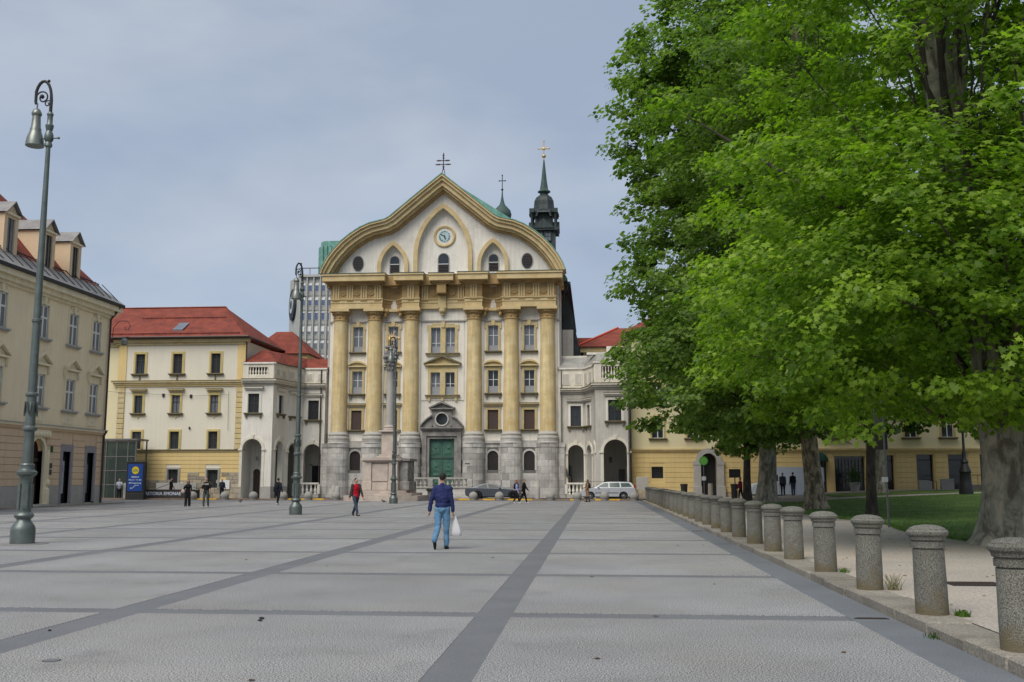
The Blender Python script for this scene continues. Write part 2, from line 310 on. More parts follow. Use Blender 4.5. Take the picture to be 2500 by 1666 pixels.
def wall(mb, u0, u1, z0, z1, ops, d=.25, y=0, back=None):
    """wall facing -y at y with openings (ua,ub,za,zb,arch) and reveals of depth d"""
    us = sorted({u0, u1, *[o[0] for o in ops], *[o[1] for o in ops]}); zs = sorted({z0, z1, *[o[2] for o in ops], *[o[3] for o in ops]})
    us = [u for u in us if u0 <= u <= u1]; zs = [z for z in zs if z0 <= z <= z1]
    for i in range(len(us) - 1):
        for j in range(len(zs) - 1):
            cu, cz = (us[i] + us[i + 1]) / 2, (zs[j] + zs[j + 1]) / 2
            if any(o[0] < cu < o[1] and o[2] < cz < o[3] for o in ops): continue
            mb.add([(us[i], y, zs[j]), (us[i + 1], y, zs[j]), (us[i + 1], y, zs[j + 1]), (us[i], y, zs[j + 1])], [(0, 1, 2, 3)])
    for o in ops:
        a, b, c, e = o[:4]; ar = len(o) > 4 and o[4]
        if ar:
            r = (b - a) / 2; sp = e - r; pts = [(a, c)] + [(a, sp)] + arc((a + b) / 2, sp, r, 180, 0, 12)[1:] + [(b, c)]
            left = [(a, e)] + arc((a + b) / 2, sp, r, 180, 90, 6); right = [(b, e)] + arc((a + b) / 2, sp, r, 0, 90, 6)
            for pp in (left, right):
                for i in range(1, len(pp) - 1):
                    mb.add([(pp[0][0], y, pp[0][1]), (pp[i][0], y, pp[i][1]), (pp[i + 1][0], y, pp[i + 1][1])], [(0, 1, 2)])
        else: pts = [(a, c), (a, e), (b, e), (b, c)]
        n = len(pts)
        for i in range(n):
            p, q = pts[i], pts[(i + 1) % n]
            mb.add([(p[0], y, p[1]), (q[0], y, q[1]), (q[0], y + d, q[1]), (p[0], y + d, p[1])], [(0, 1, 2, 3)])
    return mb
def strip(mb, pts, z0, z1, out, th=0):
    """moulding box following an (x,y) path facing -y side; out = projection"""
    n = len(pts); nor = []
    for i in range(n):
        a = Vector(pts[max(i - 1, 0)]); b = Vector(pts[min(i + 1, n - 1)]); d = (b - a).normalized(); nor.append(Vector((d.y, -d.x)))
    inner = [(p[0], p[1]) for p in pts]; outer = [(p[0] + nn.x * out, p[1] + nn.y * out) for p, nn in zip(pts, nor)]
    for i in range(n - 1):
        a, b, c, d = outer[i], outer[i + 1], inner[i + 1], inner[i]
        mb.vprism([a, b, c, d], z0, z1)
    return mb
# ------------------------------------------------------------------ ground, square, road, kerbs
def sheet(name, x0, x1, y0, y1, z, m, kind='structure', parent=None):
    mb = MB(); mb.add([(x0, y0, z), (x1, y0, z), (x1, y1, z), (x0, y1, z)], [(0, 1, 2, 3)])
    return tag(mb.build(name, m, parent), kind=kind)
sheet('ground', -900, 900, -300, 1500, -.03, 'asphalt')
sheet('road', -60, 60, 81.35, 88.2, -.016, 'asphalt')
square = sheet('town_square', -60, 3.55, -6, 81.0, -.004, 'band')
gutter = sheet('gutter_strip', 3.03, 3.55, -6, 77.5, 0, 'gutter')
XB = [(-1.47, -1.03), (-6.17, -5.68), (-11.62, -11.14), (-17.3, -16.85), (-22.7, -22.25), (-28.1, -27.65), (-33.5, -33.05)]
XC = [3.03] + [v for p in XB for v in (p[1], p[0])] + [-60.0]
YB = [2.30, 7.46] + [12.62 + 5.18 * i for i in range(13)]
unit = MB().box(0, 1, 0, 1, -1, 0).mesh('paving_panel', 'panel')
YE = [-6.0] + [v for y in YB for v in (y - .21, y + .21)] + [77.2]
for i in range(0, len(XC) - 1, 2):
    x1, x0 = XC[i], XC[i + 1]
    if x0 < -58: x0 = -36.5
    for j in range(0, len(YE) - 1, 2):
        y0, y1 = YE[j], YE[j + 1]
        if y1 < 2 or y0 < -2: continue
        if x0 < -30 and y0 < 50 or x1 < -20 and y1 < 30: continue
        put('paving_panel', unit, square, (x0, y0, 0), scale=(x1 - x0, y1 - y0, .008))
# pavement edge along the cream house
mb = MB(); mb.box(-36, -33.0, 40, 69.0, -.02, .06); tag(mb.build('pavement', 'kerb'), kind='structure')
# yellow and brown painted kerb between square and road
kerb = thing('road_kerb', None, None, (0, 81.15, 0)); del_label = kerb.pop('label', None); kerb['kind'] = 'structure'
xk = -44.0; k = 0
sphx = [-33.0, -29.35, -24.9, -20.35, -17.9, -14.9, -12.0, -9.55, -7.25, -2.35, .15, 2.75]
yel = [(-32.5, -31.2), (-26.2, -23.7), (-22.9, -22.1), (-9.2, -7.9), (-10.6, -9.9), (-6.9, -5.2), (-3.2, -2.8), (-1.8, -1.1), (.7, 2.1)]
while xk < 3.4:
    x1 = min(xk + 1.0, 3.5); mid = (xk + x1) / 2
    y_ = any(a - .3 < mid < b + .3 for a, b in yel)
    put('kerb_stone', MB().bbox(xk + .01, x1 - .01, -.12, .12, -.03, .11, .015).mesh('kerb_stone', 'yellowpaint' if y_ else 'brownkerb'), kerb); xk = x1
# park kerb of granite stones along the bollards
pk = thing('park_kerb', None, None, (3.8, 0, 0)); pk.pop('label', None); pk['kind'] = 'structure'
y = 1.5
far = MB(); rk = random.Random(3)
while y < 76:
    ln = 1.15 + rk.uniform(-.12, .12); dz = rk.uniform(-.012, .012); dx = rk.uniform(-.015, .015)
    mb = MB() if y < 50 else far
    mb.bbox(-.25 + dx, .28, y + .008, y + ln - .008, -.05, .12 + dz, .02)
    if y < 50: mb.build('kerb_stone', 'kerb', pk)
    y += ln
tag(far.build('kerb_stones', 'kerb', pk), kind='stuff')
tag(MB().box(3.60, 4.06, 0, 76, -.05, .095).build('kerb_bed', 'stonejoint'), kind='structure')
# park: gravel walk, lawn rising gently to the right
def parkz(x, y):
    t = max(0, min(1, (x - 8.5) / 20)); t = t * t * (3 - 2 * t); s = max(0, min(1, (y - 22) / 40))
    return .125 + (.10 + .62 * t) * (t > 0) * s * 1.0 * min(1, t * 3 + .15)
def park_patch(name, m, fx0, fx1, y0, y1, ny, nx, dz, kind='structure'):
    mb = MB(); vs = []; fs = []
    for j in range(ny + 1):
        yy = y0 + (y1 - y0) * j / ny; a, b = fx0(yy), fx1(yy)
        for i in range(nx + 1):
            xx = a + (b - a) * (i / nx) ** 1.5; vs.append((xx, yy, parkz(xx, yy) + dz))
    for j in range(ny):
        for i in range(nx):
            q = j * (nx + 1) + i; fs.append((q, q + 1, q + nx + 2, q + nx + 1))
    mb.add(vs, fs, True); return tag(mb.build(name, m), kind=kind)
def lawn_edge(y):
    return 9.35 + .35 * math.sin(y * .21) + .25 * math.sin(y * .53 + 1) + (max(0, 24.5 - y) * .45 if y < 24.5 else 0) + (.25 if y > 50 else 0)
park_patch('park_path', 'gravel', lambda y: 4.04, lambda y: 60, -2, 88, 60, 30, -.006)
park_patch('lawn', 'grassg', lawn_edge, lambda y: 60, 12, 66.5, 60, 36, .012)
park_patch('lawn', 'grassg', lambda y: 16.5 + .05 * (y - 70), lambda y: 60, 70.5, 81, 16, 30, .012)
# grass tufts at lawn edges and over the near lawn
def tufts(name, pts, h0, h1, mname, w=.012):
    n = len(pts); pts = np.array(pts); a = RNG.uniform(0, 6.28, n); h = RNG.uniform(h0, h1, n); t = RNG.normal(0, .35, (n, 2)) * h[:, None]
    v = np.zeros((n, 3, 3)); dx = np.stack([np.cos(a), np.sin(a)], 1) * w
    v[:, 0, :] = pts; v[:, 1, :] = pts; v[:, 2, :] = pts; v[:, 0, :2] -= dx; v[:, 1, :2] += dx; v[:, 2, :2] += t; v[:, 2, 2] += h
    me = bpy.data.meshes.new(name); me.vertices.add(3 * n); me.vertices.foreach_set('co', v.reshape(-1)); me.loops.add(3 * n)
    me.loops.foreach_set('vertex_index', np.arange(3 * n)); me.polygons.add(n); me.polygons.foreach_set('loop_start', np.arange(0, 3 * n, 3)); me.update(calc_edges=True)
    me.materials.append(M[mname]); return tag(put(name, me), kind='stuff')
P_ = []
while len(P_) < 60000:
    yy = 18 + 50 * random.random() ** 1.5; e = lawn_edge(yy); xx = e + (0.0 if random.random() < .12 else 1) * random.random() ** 1.2 * 20 + random.gauss(0, .05)
    if yy > 66: continue
    P_.append((xx, yy, parkz(xx, yy)))
tag(tufts('grass', P_, .03, .11, 'grassb', .010), kind='stuff')
# small drain grates and cover plates
for (x, y, z, a, b, lab) in [(3.28, 12.62, .0, .40, .07, 'dark iron drain grate set in the gutter strip, nearest one'), (3.28, 33.2, 0, .40, .07, 'dark iron drain grate in the gutter strip farther from the camera'),
                        (6.3, 9.6, .128, .9, .55, 'rusty metal cover plate in the gravel walk beside the nearest bollard'), (5.55, 15.6, .128, .75, .5, 'brown cover plate in the gravel walk behind the third bollard')]:
    t = thing('drain_grate' if z == 0 else 'cover_plate', lab, 'drain' if z == 0 else 'cover plate', (x, y, z))
    mb = MB().box(-a / 2, a / 2, -b / 2, b / 2, -.01, .006); mb.build('plate', 'iron', t)
    mb = MB()
    for i in range(5): mb.box(-a / 2 + .03, a / 2 - .03, -b / 2 + b * (i + .3) / 5, -b / 2 + b * (i + .6) / 5, .006, .012)
    mb.build('rib_pattern', 'pipe', t)
def dark_round(x, y, r, lab, nm='manhole_cover'):
    t = thing(nm, lab, 'manhole cover', (x, y, .001)); MB().lathe([(r, -.01), (r, .004)], seg=20).build('cover', 'band', t); MB().lathe([(r * 1.12, -.012), (r * 1.12, .002)], seg=20).build('rim', 'iron', t)
dark_round(-5.0, 9.15, .075, 'small dark round cover flush in the paving left of the wide dark band')
dark_round(-1.72, 8.25, .12, 'round dark cover beside the wide band at the bottom edge of the paving')
# ------------------------------------------------------------------ windows shared by the buildings
MESH = {}
def cached(key, fn):
    if key not in MESH: MESH[key] = fn()
    return MESH[key]
PANE = {}
def pane_mesh(m):
    return cached(('pane', m), lambda: MB().box(0, 1, 0, 1, 0, 1).mesh('pane', m))
def window(parent, x, y, z, w, h, rz=0, t=.22, p=.10, fm='framep', hood=None, ears=False, key=False, sill=True, brackets=False, cols=2, rows=(.66, 1.0), d=.22, gm='glass', fr='framedk',
           curtain=0, sillm='trimdark', grid=False, hz=.35, bar=.045, cm='curtaing', topband=.0, name='window', arch=False, blind=False, sillw=None, mullm=None):
    """x,y,z: middle of the bottom edge of the opening on the wall face"""
    a = w / 2
    key_ = (name, w, h, t, p, fm, ears, key, arch, topband)
    def mk():
        mb = MB()
        if t > 0:
            if arch:
                sp = h - a; pts = arc(0, sp, a + t, 180, 0, 12); pin = arc(0, sp, a, 180, 0, 12)
                for i in range(12): mb.prism([pin[i], pts[i], pts[i + 1], pin[i + 1]], -p, 0)
                mb.box(-a - t, -a, -p, 0, 0, sp); mb.box(a, a + t, -p, 0, 0, sp)
            else:
                mb.box(-a - t, -a, -p, 0, 0, h); mb.box(a, a + t, -p, 0, 0, h); mb.box(-a - t, a + t, -p, 0, h, h + t + topband)
                mb.box(-a - t * .45, -a - t * .2, -p - .035, -p, 0, h + t * .5); mb.box(a + t * .2, a + t * .45, -p - .035, -p, 0, h + t * .5)
                if ears:
                    mb.box(-a - t - .12, -a - t, -p, 0, h - .25, h + t); mb.box(a + t, a + t + .12, -p, 0, h - .25, h + t)
                    mb.box(-a * .75, a * .75, -p - .02, 0, h + t, h + t + .12)
            if key: mb.prism([(-.13, h), (.13, h), (.18, h + t + .3), (-.18, h + t + .3)], -p - .09, 0)
        mb.box(-a, a, d + .03, d + .05, 0, h if not arch else h - a * .3)
        return mb.mesh(name, [fm])
    win = put(name, cached(key_, mk), parent, (x, y, z), rz)
    if sill:
        sw = sillw or (a + t + .14)
        def mk():
            mb = MB(); mb.box(-sw, sw, -p - .20, d * .5, -.09, 0); mb.box(-sw + .06, sw - .06, -p - .12, 0, -.18, -.09)
            if brackets:
                for bx in (-sw + .2, sw - .2): mb.prism([(bx - .1, -.18), (bx + .1, -.18), (bx + .07, -.42), (bx - .07, -.42)], -p - .1, 0)
            return mb.mesh('sill', sillm)
        put('sill', cached(('sill', sw, p, d, brackets, sillm), mk), win)
    if hood:
        hw = a + t + .18; z0 = h + t + topband + .04
        def mk():
            mb = MB()
            if hood == 'flat':
                mb.box(-hw, hw, -p - .26, 0, z0 + hz - .1, z0 + hz); mb.box(-hw + .08, hw - .08, -p - .14, 0, z0 + hz - .22, z0 + hz - .1)
            if hood == 'seg':
                mb.box(-hw, hw, -p - .22, 0, z0 + .02, z0 + .14)
                n = 10; R_ = []; 
                for i in range(n + 1):
                    u = -1 + 2 * i / n; R_.append((u * hw, z0 + .14 + hz * (1 - u * u) ** .5 if abs(u) < 1 else z0 + .14))
                for i in range(n):
                    p0, p1 = R_[i], R_[i + 1]; mb.prism([(p0[0], max(z0 + .14, p0[1] - .13)), (p0[0], p0[1] + .03), (p1[0], p1[1] + .03), (p1[0], max(z0 + .14, p1[1] - .13))], -p - .26, 0)
                mb.prism(R_, -p - .04, 0)
            if hood == 'tri':
                mb.box(-hw, hw, -p - .22, 0, z0, z0 + .13); mb.prism([(-hw * .92, z0 + .13), (hw * .92, z0 + .13), (0, z0 + hz)], -p - .03, 0)
                for s in (-1, 1): mb.prism([(s * (hw + .03), z0 + .12), (s * (hw + .03), z0 + .26), (0, z0 + hz + .26), (0, z0 + hz + .1)], -p - .28, 0)
            return mb
        m_ = cached(('hood', hood, hw, z0, p, hz, fm), lambda: mk().mesh('hood', fm if fm != 'framey' else 'framep'))
        put('hood', m_, win)
        if hood in ('flat',):
            put('hood_top', cached(('hoodtop', hw, z0, p, hz), lambda: MB().box(-hw - .02, hw + .02, -p - .29, 0, z0 + hz, z0 + hz + .04).mesh('hood_top', 'trimdark')), win)
    if grid:
        def mk():
            mb = MB(); n = int(w / .16); s_ = w / n
            for i in range(1, n): mb.box(-a + i * s_ - .014, -a + i * s_ + .014, .02, .05, 0, h)
            for i in range(1, int(h / s_)): mb.box(-a, a, .015, .045, i * s_ - .014, i * s_ + .014)
            return mb.mesh('grille', 'iron')
        put('grille', cached(('grille', w, h), mk), win)
    if blind: return win
    # sash frame and panes
    def mk():
        mb = MB(); mb.box(-a, -a + bar, d - .06, d + .02, 0, h); mb.box(a - bar, a, d - .06, d + .02, 0, h); mb.box(-a, a, d - .06, d + .02, 0, bar); mb.box(-a, a, d - .06, d + .02, h - bar, h)
        for i in range(1, cols): u = -a + w * i / cols; mb.box(u - bar * .8, u + bar * .8, d - .065, d + .02, 0, h)
        for r_ in rows[:-1]: mb.box(-a, a, d - .07, d + .02, h * r_ - bar * .7, h * r_ + bar * .7)
        return mb.mesh('frame', fr)
    put('frame', cached(('frame', w, h, cols, rows, bar, fr, d), mk), win)
    z_ = 0
    for r_ in rows:
        for i in range(cols):
            u0 = -a + w * i / cols + bar * .8; u1 = -a + w * (i + 1) / cols - bar * .8
            g = gm
            put('pane', pane_mesh(g), win, (u0, d - .03, z_ * h + bar * .7), scale=(u1 - u0, .02, (r_ - z_) * h - bar * 1.4))
        z_ = r_
    if curtain:
        put('screen' if cm != 'curtain' else 'curtain', pane_mesh(cm), win, (-a + .03, d - .13, .02), scale=(w - .06, .03, h * curtain))
    return win
def downpipe(parent, pts, r=.055, m='pipe', name='downpipe'):
    mb = MB(); mb.tube(pts, r, 8)
    return mb.build(name, m, parent)
def text_mesh(s, size, m, depth=.01, align='CENTER', bold=0):
    cu = bpy.data.curves.new('text', 'FONT'); cu.body = s; cu.size = size; cu.extrude = depth; cu.align_x = align; cu.align_y = 'CENTER'; cu.offset = bold
    o = bpy.data.objects.new('text', cu); COL.objects.link(o); bpy.context.view_layer.update()
    me = bpy.data.meshes.new_from_object(o.evaluated_get(bpy.context.evaluated_depsgraph_get())); bpy.data.objects.remove(o)
    me.materials.clear(); me.materials.append(M[m] if isinstance(m, str) else m)
    me.transform(Matrix.Rotation(R(90), 4, 'X')); return me
# ------------------------------------------------------------------ church
CX0, CY0 = -13.95, 91.7
church = thing('church', 'white and ochre baroque church with six giant columns, curved gable and clock facing the square', 'church', (CX0, CY0, 0))
COLX = [-9.65, -6.4, -2.95, 2.95, 6.4, 9.75]
BAYW = [-8.05, -4.7, 4.7, 8.05]
mb = MB()
ops = []
for x in BAYW:
    ops += [(x - .47, x + .47, 13.46, 15.85), (x - .47, x + .47, 9.55, 11.66), (x - .49, x + .49, 6.2, 8.0), (x - .5, x + .5, 2.49, 4.25, True)]
for s in (-1, 1):
    ops += [(s * .68 - .44, s * .68 + .44, 13.3, 15.7), (s * .68 - .44, s * .68 + .44, 9.4, 11.5)]
ops += [(-1.15, 1.15, .9, 5.35)]
wall(mb, -10.75, 10.85, 0, 19.9, ops, .35)
# body of the nave behind
mb.box(-10.75, -10.74, 0, 34, 0, 20.5); mb.box(10.84, 10.85, 0, 34, 0, 20.5); mb.box(-10.75, 10.85, 34, 34.05, 0, 20.5)
mb.build('wall', 'white', church)
# cream pilaster strips flanking columns
for x in COLX:
    MB().box(x - .86, x + .86, -.14, 0, 5.9, 17.3).build('pilaster_strip', 'white', church)
mb = MB(); wall(mb, -2.0, 2.0, 8.9, 17.5, [(-1.12, -.24, 13.3, 15.7), (.24, 1.12, 13.3, 15.7), (-1.12, -.24, 9.4, 11.5), (.24, 1.12, 9.4, 11.5)], .06, y=-.06); mb.add([(-2.0, -.06, 8.9), (-2.0, 0, 8.9), (-2.0, 0, 17.5), (-2.0, -.06, 17.5)], [(0, 1, 2, 3)]); mb.add([(2.0, -.06, 8.9), (2.0, 0, 8.9), (2.0, 0, 17.5), (2.0, -.06, 17.5)], [(0, 1, 2, 3)]); mb.build('centre_panel', 'white', church)
# string course under the capitals
mb = MB(); mb.box(-10.8, 10.9, -.2, 0, 16.28, 16.40); mb.build('string_course', 'greyplinth', church)
def col_mesh():
    mb = MB(); pr = [(.735, 6.0), (.735, 6.3), (.73, 8), (.715, 10), (.69, 12), (.66, 14), (.635, 16.2), (.66, 16.3)]
    mb.lathe(pr, seg=28); return mb.mesh('column', 'ochre')
def cap_mesh():
    mb = MB(); mb.lathe([(.66, 16.3), (.71, 16.36), (.71, 16.44), (.65, 16.48), (.65, 16.85), (.74, 16.9), (.86, 17.1), (.88, 17.18)], seg=28)
    for k in range(24):
        a = 2 * math.pi * k / 24; mb.ball((.80 * math.cos(a), .80 * math.sin(a), 17.02), .07, .07, .09, 6, 4)
    for k in range(8):
        a = 2 * math.pi * k / 8; mb.ball((.66 * math.cos(a), .66 * math.sin(a), 16.66), .10, .10, .10, 8, 5)
    return mb.mesh('capital', 'ochre_d')
def base_mesh():
    mb = MB(); mb.lathe([(.99, 5.28), (1.0, 5.36), (.99, 5.46), (.93, 5.54), (.88, 5.60), (.92, 5.68), (.93, 5.76), (.89, 5.84), (.79, 5.90), (.745, 6.0)], seg=28); return mb.mesh('column_base', 'concsph')
cm_, km_, bm_ = col_mesh(), cap_mesh(), base_mesh()
abm = MB().box(-.93, .93, -.93, .7, 17.18, 17.46).mesh('abacus', 'ochre2')
for x in COLX:
    c = put('column', cm_, church, (x, -.30, 0)); c.rotation_euler.z = random.uniform(0, 6.28)
    put('capital', km_, church, (x, -.30, 0)); put('column_base', bm_, church, (x, -.30, 0)); put('abacus', abm, church, (x, -.30, 0))
# stone base: path with a bulge under every column
def base_path(off=0):
    P = [(-11.2, .4), (-11.2, -.1)]
    X = []
    for i, c in enumerate(COLX):
        r = 1.0 + off
        a0 = math.acos(min(1, .95 / r)) if 0 else R(14)
        for k in range(9):
            a = math.pi + R(14) + (math.pi - 2 * R(14)) * k / 8
            X.append((c + r * math.cos(a), -.30 + r * math.sin(a) * .92))
        if i < 5:
            yb = -.30 - off if i in (0, 4) else -.12 - off
            X += [(c + 1.0 + off, yb), (COLX[i + 1] - 1.0 - off, yb)]
    return [(-11.15 - off, .3), (-11.15 - off, -.5)] + X + [(11.25 + off, -.5), (11.25 + off, .3)]
class Path:
    def __init__(s, pts):
        s.p = [Vector(q) for q in pts]; s.l = [0]
        for i in range(1, len(s.p)): s.l.append(s.l[-1] + (s.p[i] - s.p[i - 1]).length)
    def at(s, u):
        for i in range(1, len(s.l)):
            if u <= s.l[i] + 1e-9:
                t = (u - s.l[i - 1]) / max(1e-9, s.l[i] - s.l[i - 1]); return s.p[i - 1].lerp(s.p[i], t)
        return s.p[-1]
    def sub(s, a, b):
        out = [s.at(a)] + [s.p[i] for i in range(len(s.p)) if a + .02 < s.l[i] < b - .02] + [s.at(b)]
        return [(q.x, q.y) for q in out]
def pathstone(pts, z0, z1, th, m):
    n = len(pts); nor = []
    for i in range(n):
        a = Vector(pts[max(i - 1, 0)]); b = Vector(pts[min(i + 1, n - 1)]); d = (b - a).normalized(); nor.append(Vector((d.y, -d.x)))
    o = [(p[0] + q.x * th, p[1] + q.y * th) for p, q in zip(pts, nor)]; i_ = [(p[0] - q.x * .06, p[1] - q.y * .06) for p, q in zip(pts, nor)]
    vs = []; fs = []
    for k in range(n): vs += [(*i_[k], z0), (*o[k], z0), (*o[k], z1), (*i_[k], z1)]
    for k in range(n - 1):
        a, b = 4 * k, 4 * k + 4
        fs += [(a, a + 1, b + 1, b), (a + 1, a + 2, b + 2, b + 1), (a + 2, a + 3, b + 3, b + 2)]
    fs += [(0, 3, 2, 1), (4 * n - 4, 4 * n - 3, 4 * n - 2, 4 * n - 1)]
    mb = MB(); mb.add(vs, fs); return mb
BP = Path(base_path()); rs = random.Random(11)
# courses
zc = [0, .30, .95, 1.6, 2.22, 2.84, 3.42, 4.0, 4.55, 4.95]
core = MB()
def in_x(a, b, lo, hi): return a < hi and b > lo
wins = [(x - .5, x + .5) for x in BAYW]
tot = BP.l[-1]
count = 0
for ci in range(len(zc) - 1):
    z0, z1 = zc[ci], zc[ci + 1]; u = 0
    while u < tot - .05:
        w = rs.uniform(.55, 1.25) * (1.35 if ci == 0 else 1)
        # snap at the joint of bay and pedestal
        u1 = min(tot, u + w)
        if tot - u1 < .35: u1 = tot
        pts = BP.sub(u + .008, u1 - .008); xs = [p[0] for p in pts]; a, b = min(xs), max(xs)
        seg = [(u, u1)]
        skip = False
        if in_x(a, b, -1.78, 1.78) and z1 > .35: skip = True
        for (wa, wb) in wins:
            if z1 > 2.5 and z0 < 4.2 and in_x(a, b, wa - .02, wb + .02): skip = 'w'
        if skip is True:
            # trim to the edge of the portal
            if a < -1.78 - .2:
                uu = u
                while BP.at(uu).x < -1.8: uu += .02
                pathstone(BP.sub(u + .008, uu), z0 + .008, z1 - .008, rs.uniform(.0, .02), 'stone').build('stone', 'stone', church)
            if b > 1.78 + .2:
                uu = u1
                while BP.at(uu).x > 1.8: uu -= .02
                pathstone(BP.sub(uu, u1 - .008), z0 + .008, z1 - .008, rs.uniform(.0, .02), 'stone').build('stone', 'stone', church)
        elif skip == 'w':
            for (wa, wb) in wins:
                if in_x(a, b, wa - .02, wb + .02):
                    uu = u
                    if a < wa - .12:
                        while BP.at(uu).x < wa - .02 and uu < u1: uu += .02
                        pathstone(BP.sub(u + .008, uu - .02), z0 + .008, z1 - .008, rs.uniform(0, .02), 'stone').build('stone', 'stone', church)
                    if b > wb + .12:
                        uu = u1
                        while BP.at(uu).x > wb + .02 and uu > u: uu -= .02
                        pathstone(BP.sub(uu + .02, u1 - .008), z0 + .008, z1 - .008, rs.uniform(0, .02), 'stone').build('stone', 'stone', church)
        else:
            ext = (.05 if ci == len(zc) - 2 else 0) + (.10 if ci == 0 else 0)
            pathstone(pts, z0 + .008, z1 - .008, rs.uniform(0, .022) + ext, 'stone').build('stone', 'stone', church)
        u = u1
# joint backing behind the blocks, with window openings left
mbk = MB()
for i in range(len(BP.p) - 1):
    a, b = BP.p[i], BP.p[i + 1]
    mid = (a + b) / 2; lo, hi = min(a.x, b.x), max(a.x, b.x)
    segs = [(0, 1, 0, 4.93)]
    wn = [w for w in wins if lo < w[0] and hi > w[1]]
    if abs(hi - lo) > 2 and abs(mid.x) < 1: segs = [(0, (-1.8 - a.x) / (b.x - a.x), 0, 4.93), ((1.8 - a.x) / (b.x - a.x), 1, 0, 4.93)]
    elif wn:
        w = wn[0]; t0 = (w[0] - a.x) / (b.x - a.x); t1 = (w[1] - a.x) / (b.x - a.x); segs = [(0, t0, 0, 4.93), (t1, 1, 0, 4.93), (t0, t1, 0, 2.48), (t0, t1, 4.25, 4.93)]
    for (t0, t1, z0, z1) in segs:
        p, q = a.lerp(b, t0), a.lerp(b, t1)
        mbk.add([(p.x, p.y, z0), (q.x, q.y, z0), (q.x, q.y, z1), (p.x, p.y, z1)], [(0, 1, 2, 3)])
for i in range(len(BP.p) - 1):
    a, b = BP.p[i], BP.p[i + 1]
    if not (abs(a.x - b.x) > 2 and abs((a + b).x) < 2): mbk.add([(a.x, a.y, 4.93), (b.x, b.y, 4.93), (b.x, .1, 4.93), (a.x, .1, 4.93)], [(0, 1, 2, 3)])
mbk.build('base_core', 'stonejoint', church)
# upper plinth drum under every column and cream band with grey ledge in the bays
for x in COLX:
    mb = MB(); mb.lathe([(1.03, 4.93), (1.02, 5.0), (.98, 5.04), (.98, 5.28)], cx=x, cy=-.30, seg=28); mb.build('column_plinth', 'stone', church)
for x in BAYW:
    MB().box(x - .72, x + .72, -.30, .0, 4.93, 5.18).build('ledge', 'stone', church)
# arched windows of the base, voussoir frame
for x in BAYW:
    y_ = -.30 if abs(x) > 6 else -.12
    w_ = window(church, x, y_, 2.49, 1.0, 1.76, t=.17, p=.05, fm='stone', arch=True, sill=False, blind=True, name='arched_window')
    def gm():
        mb = MB(); sp = 1.26
        mb.prism([(-.5, 0), (.5, 0)] + arc(0, sp, .5, 0, 180, 12), .16, .18); return mb.mesh('pane', 'glass')
    put('pane', cached('archpane', gm), w_)
    def gr():
        mb = MB(); st = .2
        for k in range(-9, 15):
            for s in (-1, 1):
                # diagonal bars clipped to the opening
                seg_ = []
                for q in range(0, 61):
                    zz = 1.76 * q / 60; xx = s * (zz * .62 - k * st * .62 * 1.0) 
                    top = 1.26 + math.sqrt(max(0, .25 - xx * xx)) if abs(xx) < .5 else 0
                    if abs(xx) < .49 and zz < top: seg_.append((xx, .06 + (.01 if s > 0 else 0), zz))
                if len(seg_) > 3: mb.tube([seg_[0], seg_[-1]], .014, 4, False, False)
        mb.tube([(p[0], .065, p[1]) for p in [(-.48, .0)] + arc(0, 1.26, .48, 180, 0, 12) + [(.48, 0)]], .02, 4, False)
        return mb.mesh('grille', 'mesh')
    put('grille', cached('archgr', gr), w_)
# upper windows
for x in BAYW:
    yo = -.14 if 0 else 0
    window(church, x, yo, 13.46, .94, 2.39, t=.2, p=.12, ears=True, key=True, cols=2, rows=(.62, 1.0), gm='glass2', fr='panelf', curtain=.22, bar=.035, cm='curtaing')
    window(church, x, yo, 9.55, .94, 2.11, t=.2, p=.12, hood='seg', hz=.42, brackets=True, cols=2, rows=(.60, 1.0), gm='glass' if x > 0 or x == -4.7 else 'glass2', fr='panelf', curtain=.30, bar=.035, topband=.12)
    window(church, x, yo, 6.2, .98, 1.8, t=.2, p=.12, hood='flat', hz=.36, cols=2, rows=(1.0,), gm='glass', fr='iron', curtain=0, bar=.03).name
for s in (-1, 1):
    window(church, s * .68, 0, 13.3, .88, 2.4, t=0, sill=False, cols=2, rows=(.40, 1.0), gm='glass2', fr='panelf', curtain=.26, bar=.035)
    window(church, s * .68, 0, 9.4, .88, 2.1, t=0, sill=False, cols=2, rows=(.5, 1.0), gm='glass2' if s < 0 else 'glass', fr='panelf', curtain=.36, bar=.035)
# rusty mesh over the low windows
for x in BAYW:
    MB().box(x - .47, x + .47, .04, .06, 6.22, 7.98).build('mesh_screen', 'mesh', church)
def twin(z, h, top):
    mb = MB()
    for u0, u1 in ((-1.38, -1.12), (1.12, 1.38), (-.24, .24)): mb.box(u0, u1, -.16, 0, z, z + h)
    mb.box(-1.38, 1.38, -.16, 0, z + h, z + h + .26)
    if top == 'ears':
        mb.box(-1.5, -1.38, -.16, 0, z + h - .2, z + h + .26); mb.box(1.38, 1.5, -.16, 0, z + h - .2, z + h + .26); mb.box(-1.05, 1.05, -.18, 0, z + h + .26, z + h + .36); mb.prism([(-.14, z + h), (.14, z + h), (.19, z + h + .55), (-.19, z + h + .55)], -.27, 0)
    o = mb.build('twin_window_surround', 'framep', church)
    MB().box(-1.62, 1.62, -.34, 0, z - .1, z).build('sill', 'trimdark', o); MB().box(-1.5, 1.5, -.24, 0, z - .24, z - .1).build('sill_moulding', 'framep', o)
    return o
twin(13.3, 2.4, 'ears'); o = twin(9.4, 2.1, 'ped')
mb = MB(); mb.box(-1.38, 1.38, -.1, 0, 11.76, 12.14); mb.box(-1.62, 1.62, -.36, 0, 12.14, 12.28); mb.prism([(-1.5, 12.28), (1.5, 12.28), (0, 12.95)], -.1, 0); mb.build('pediment', 'framep', o)
mb = MB()
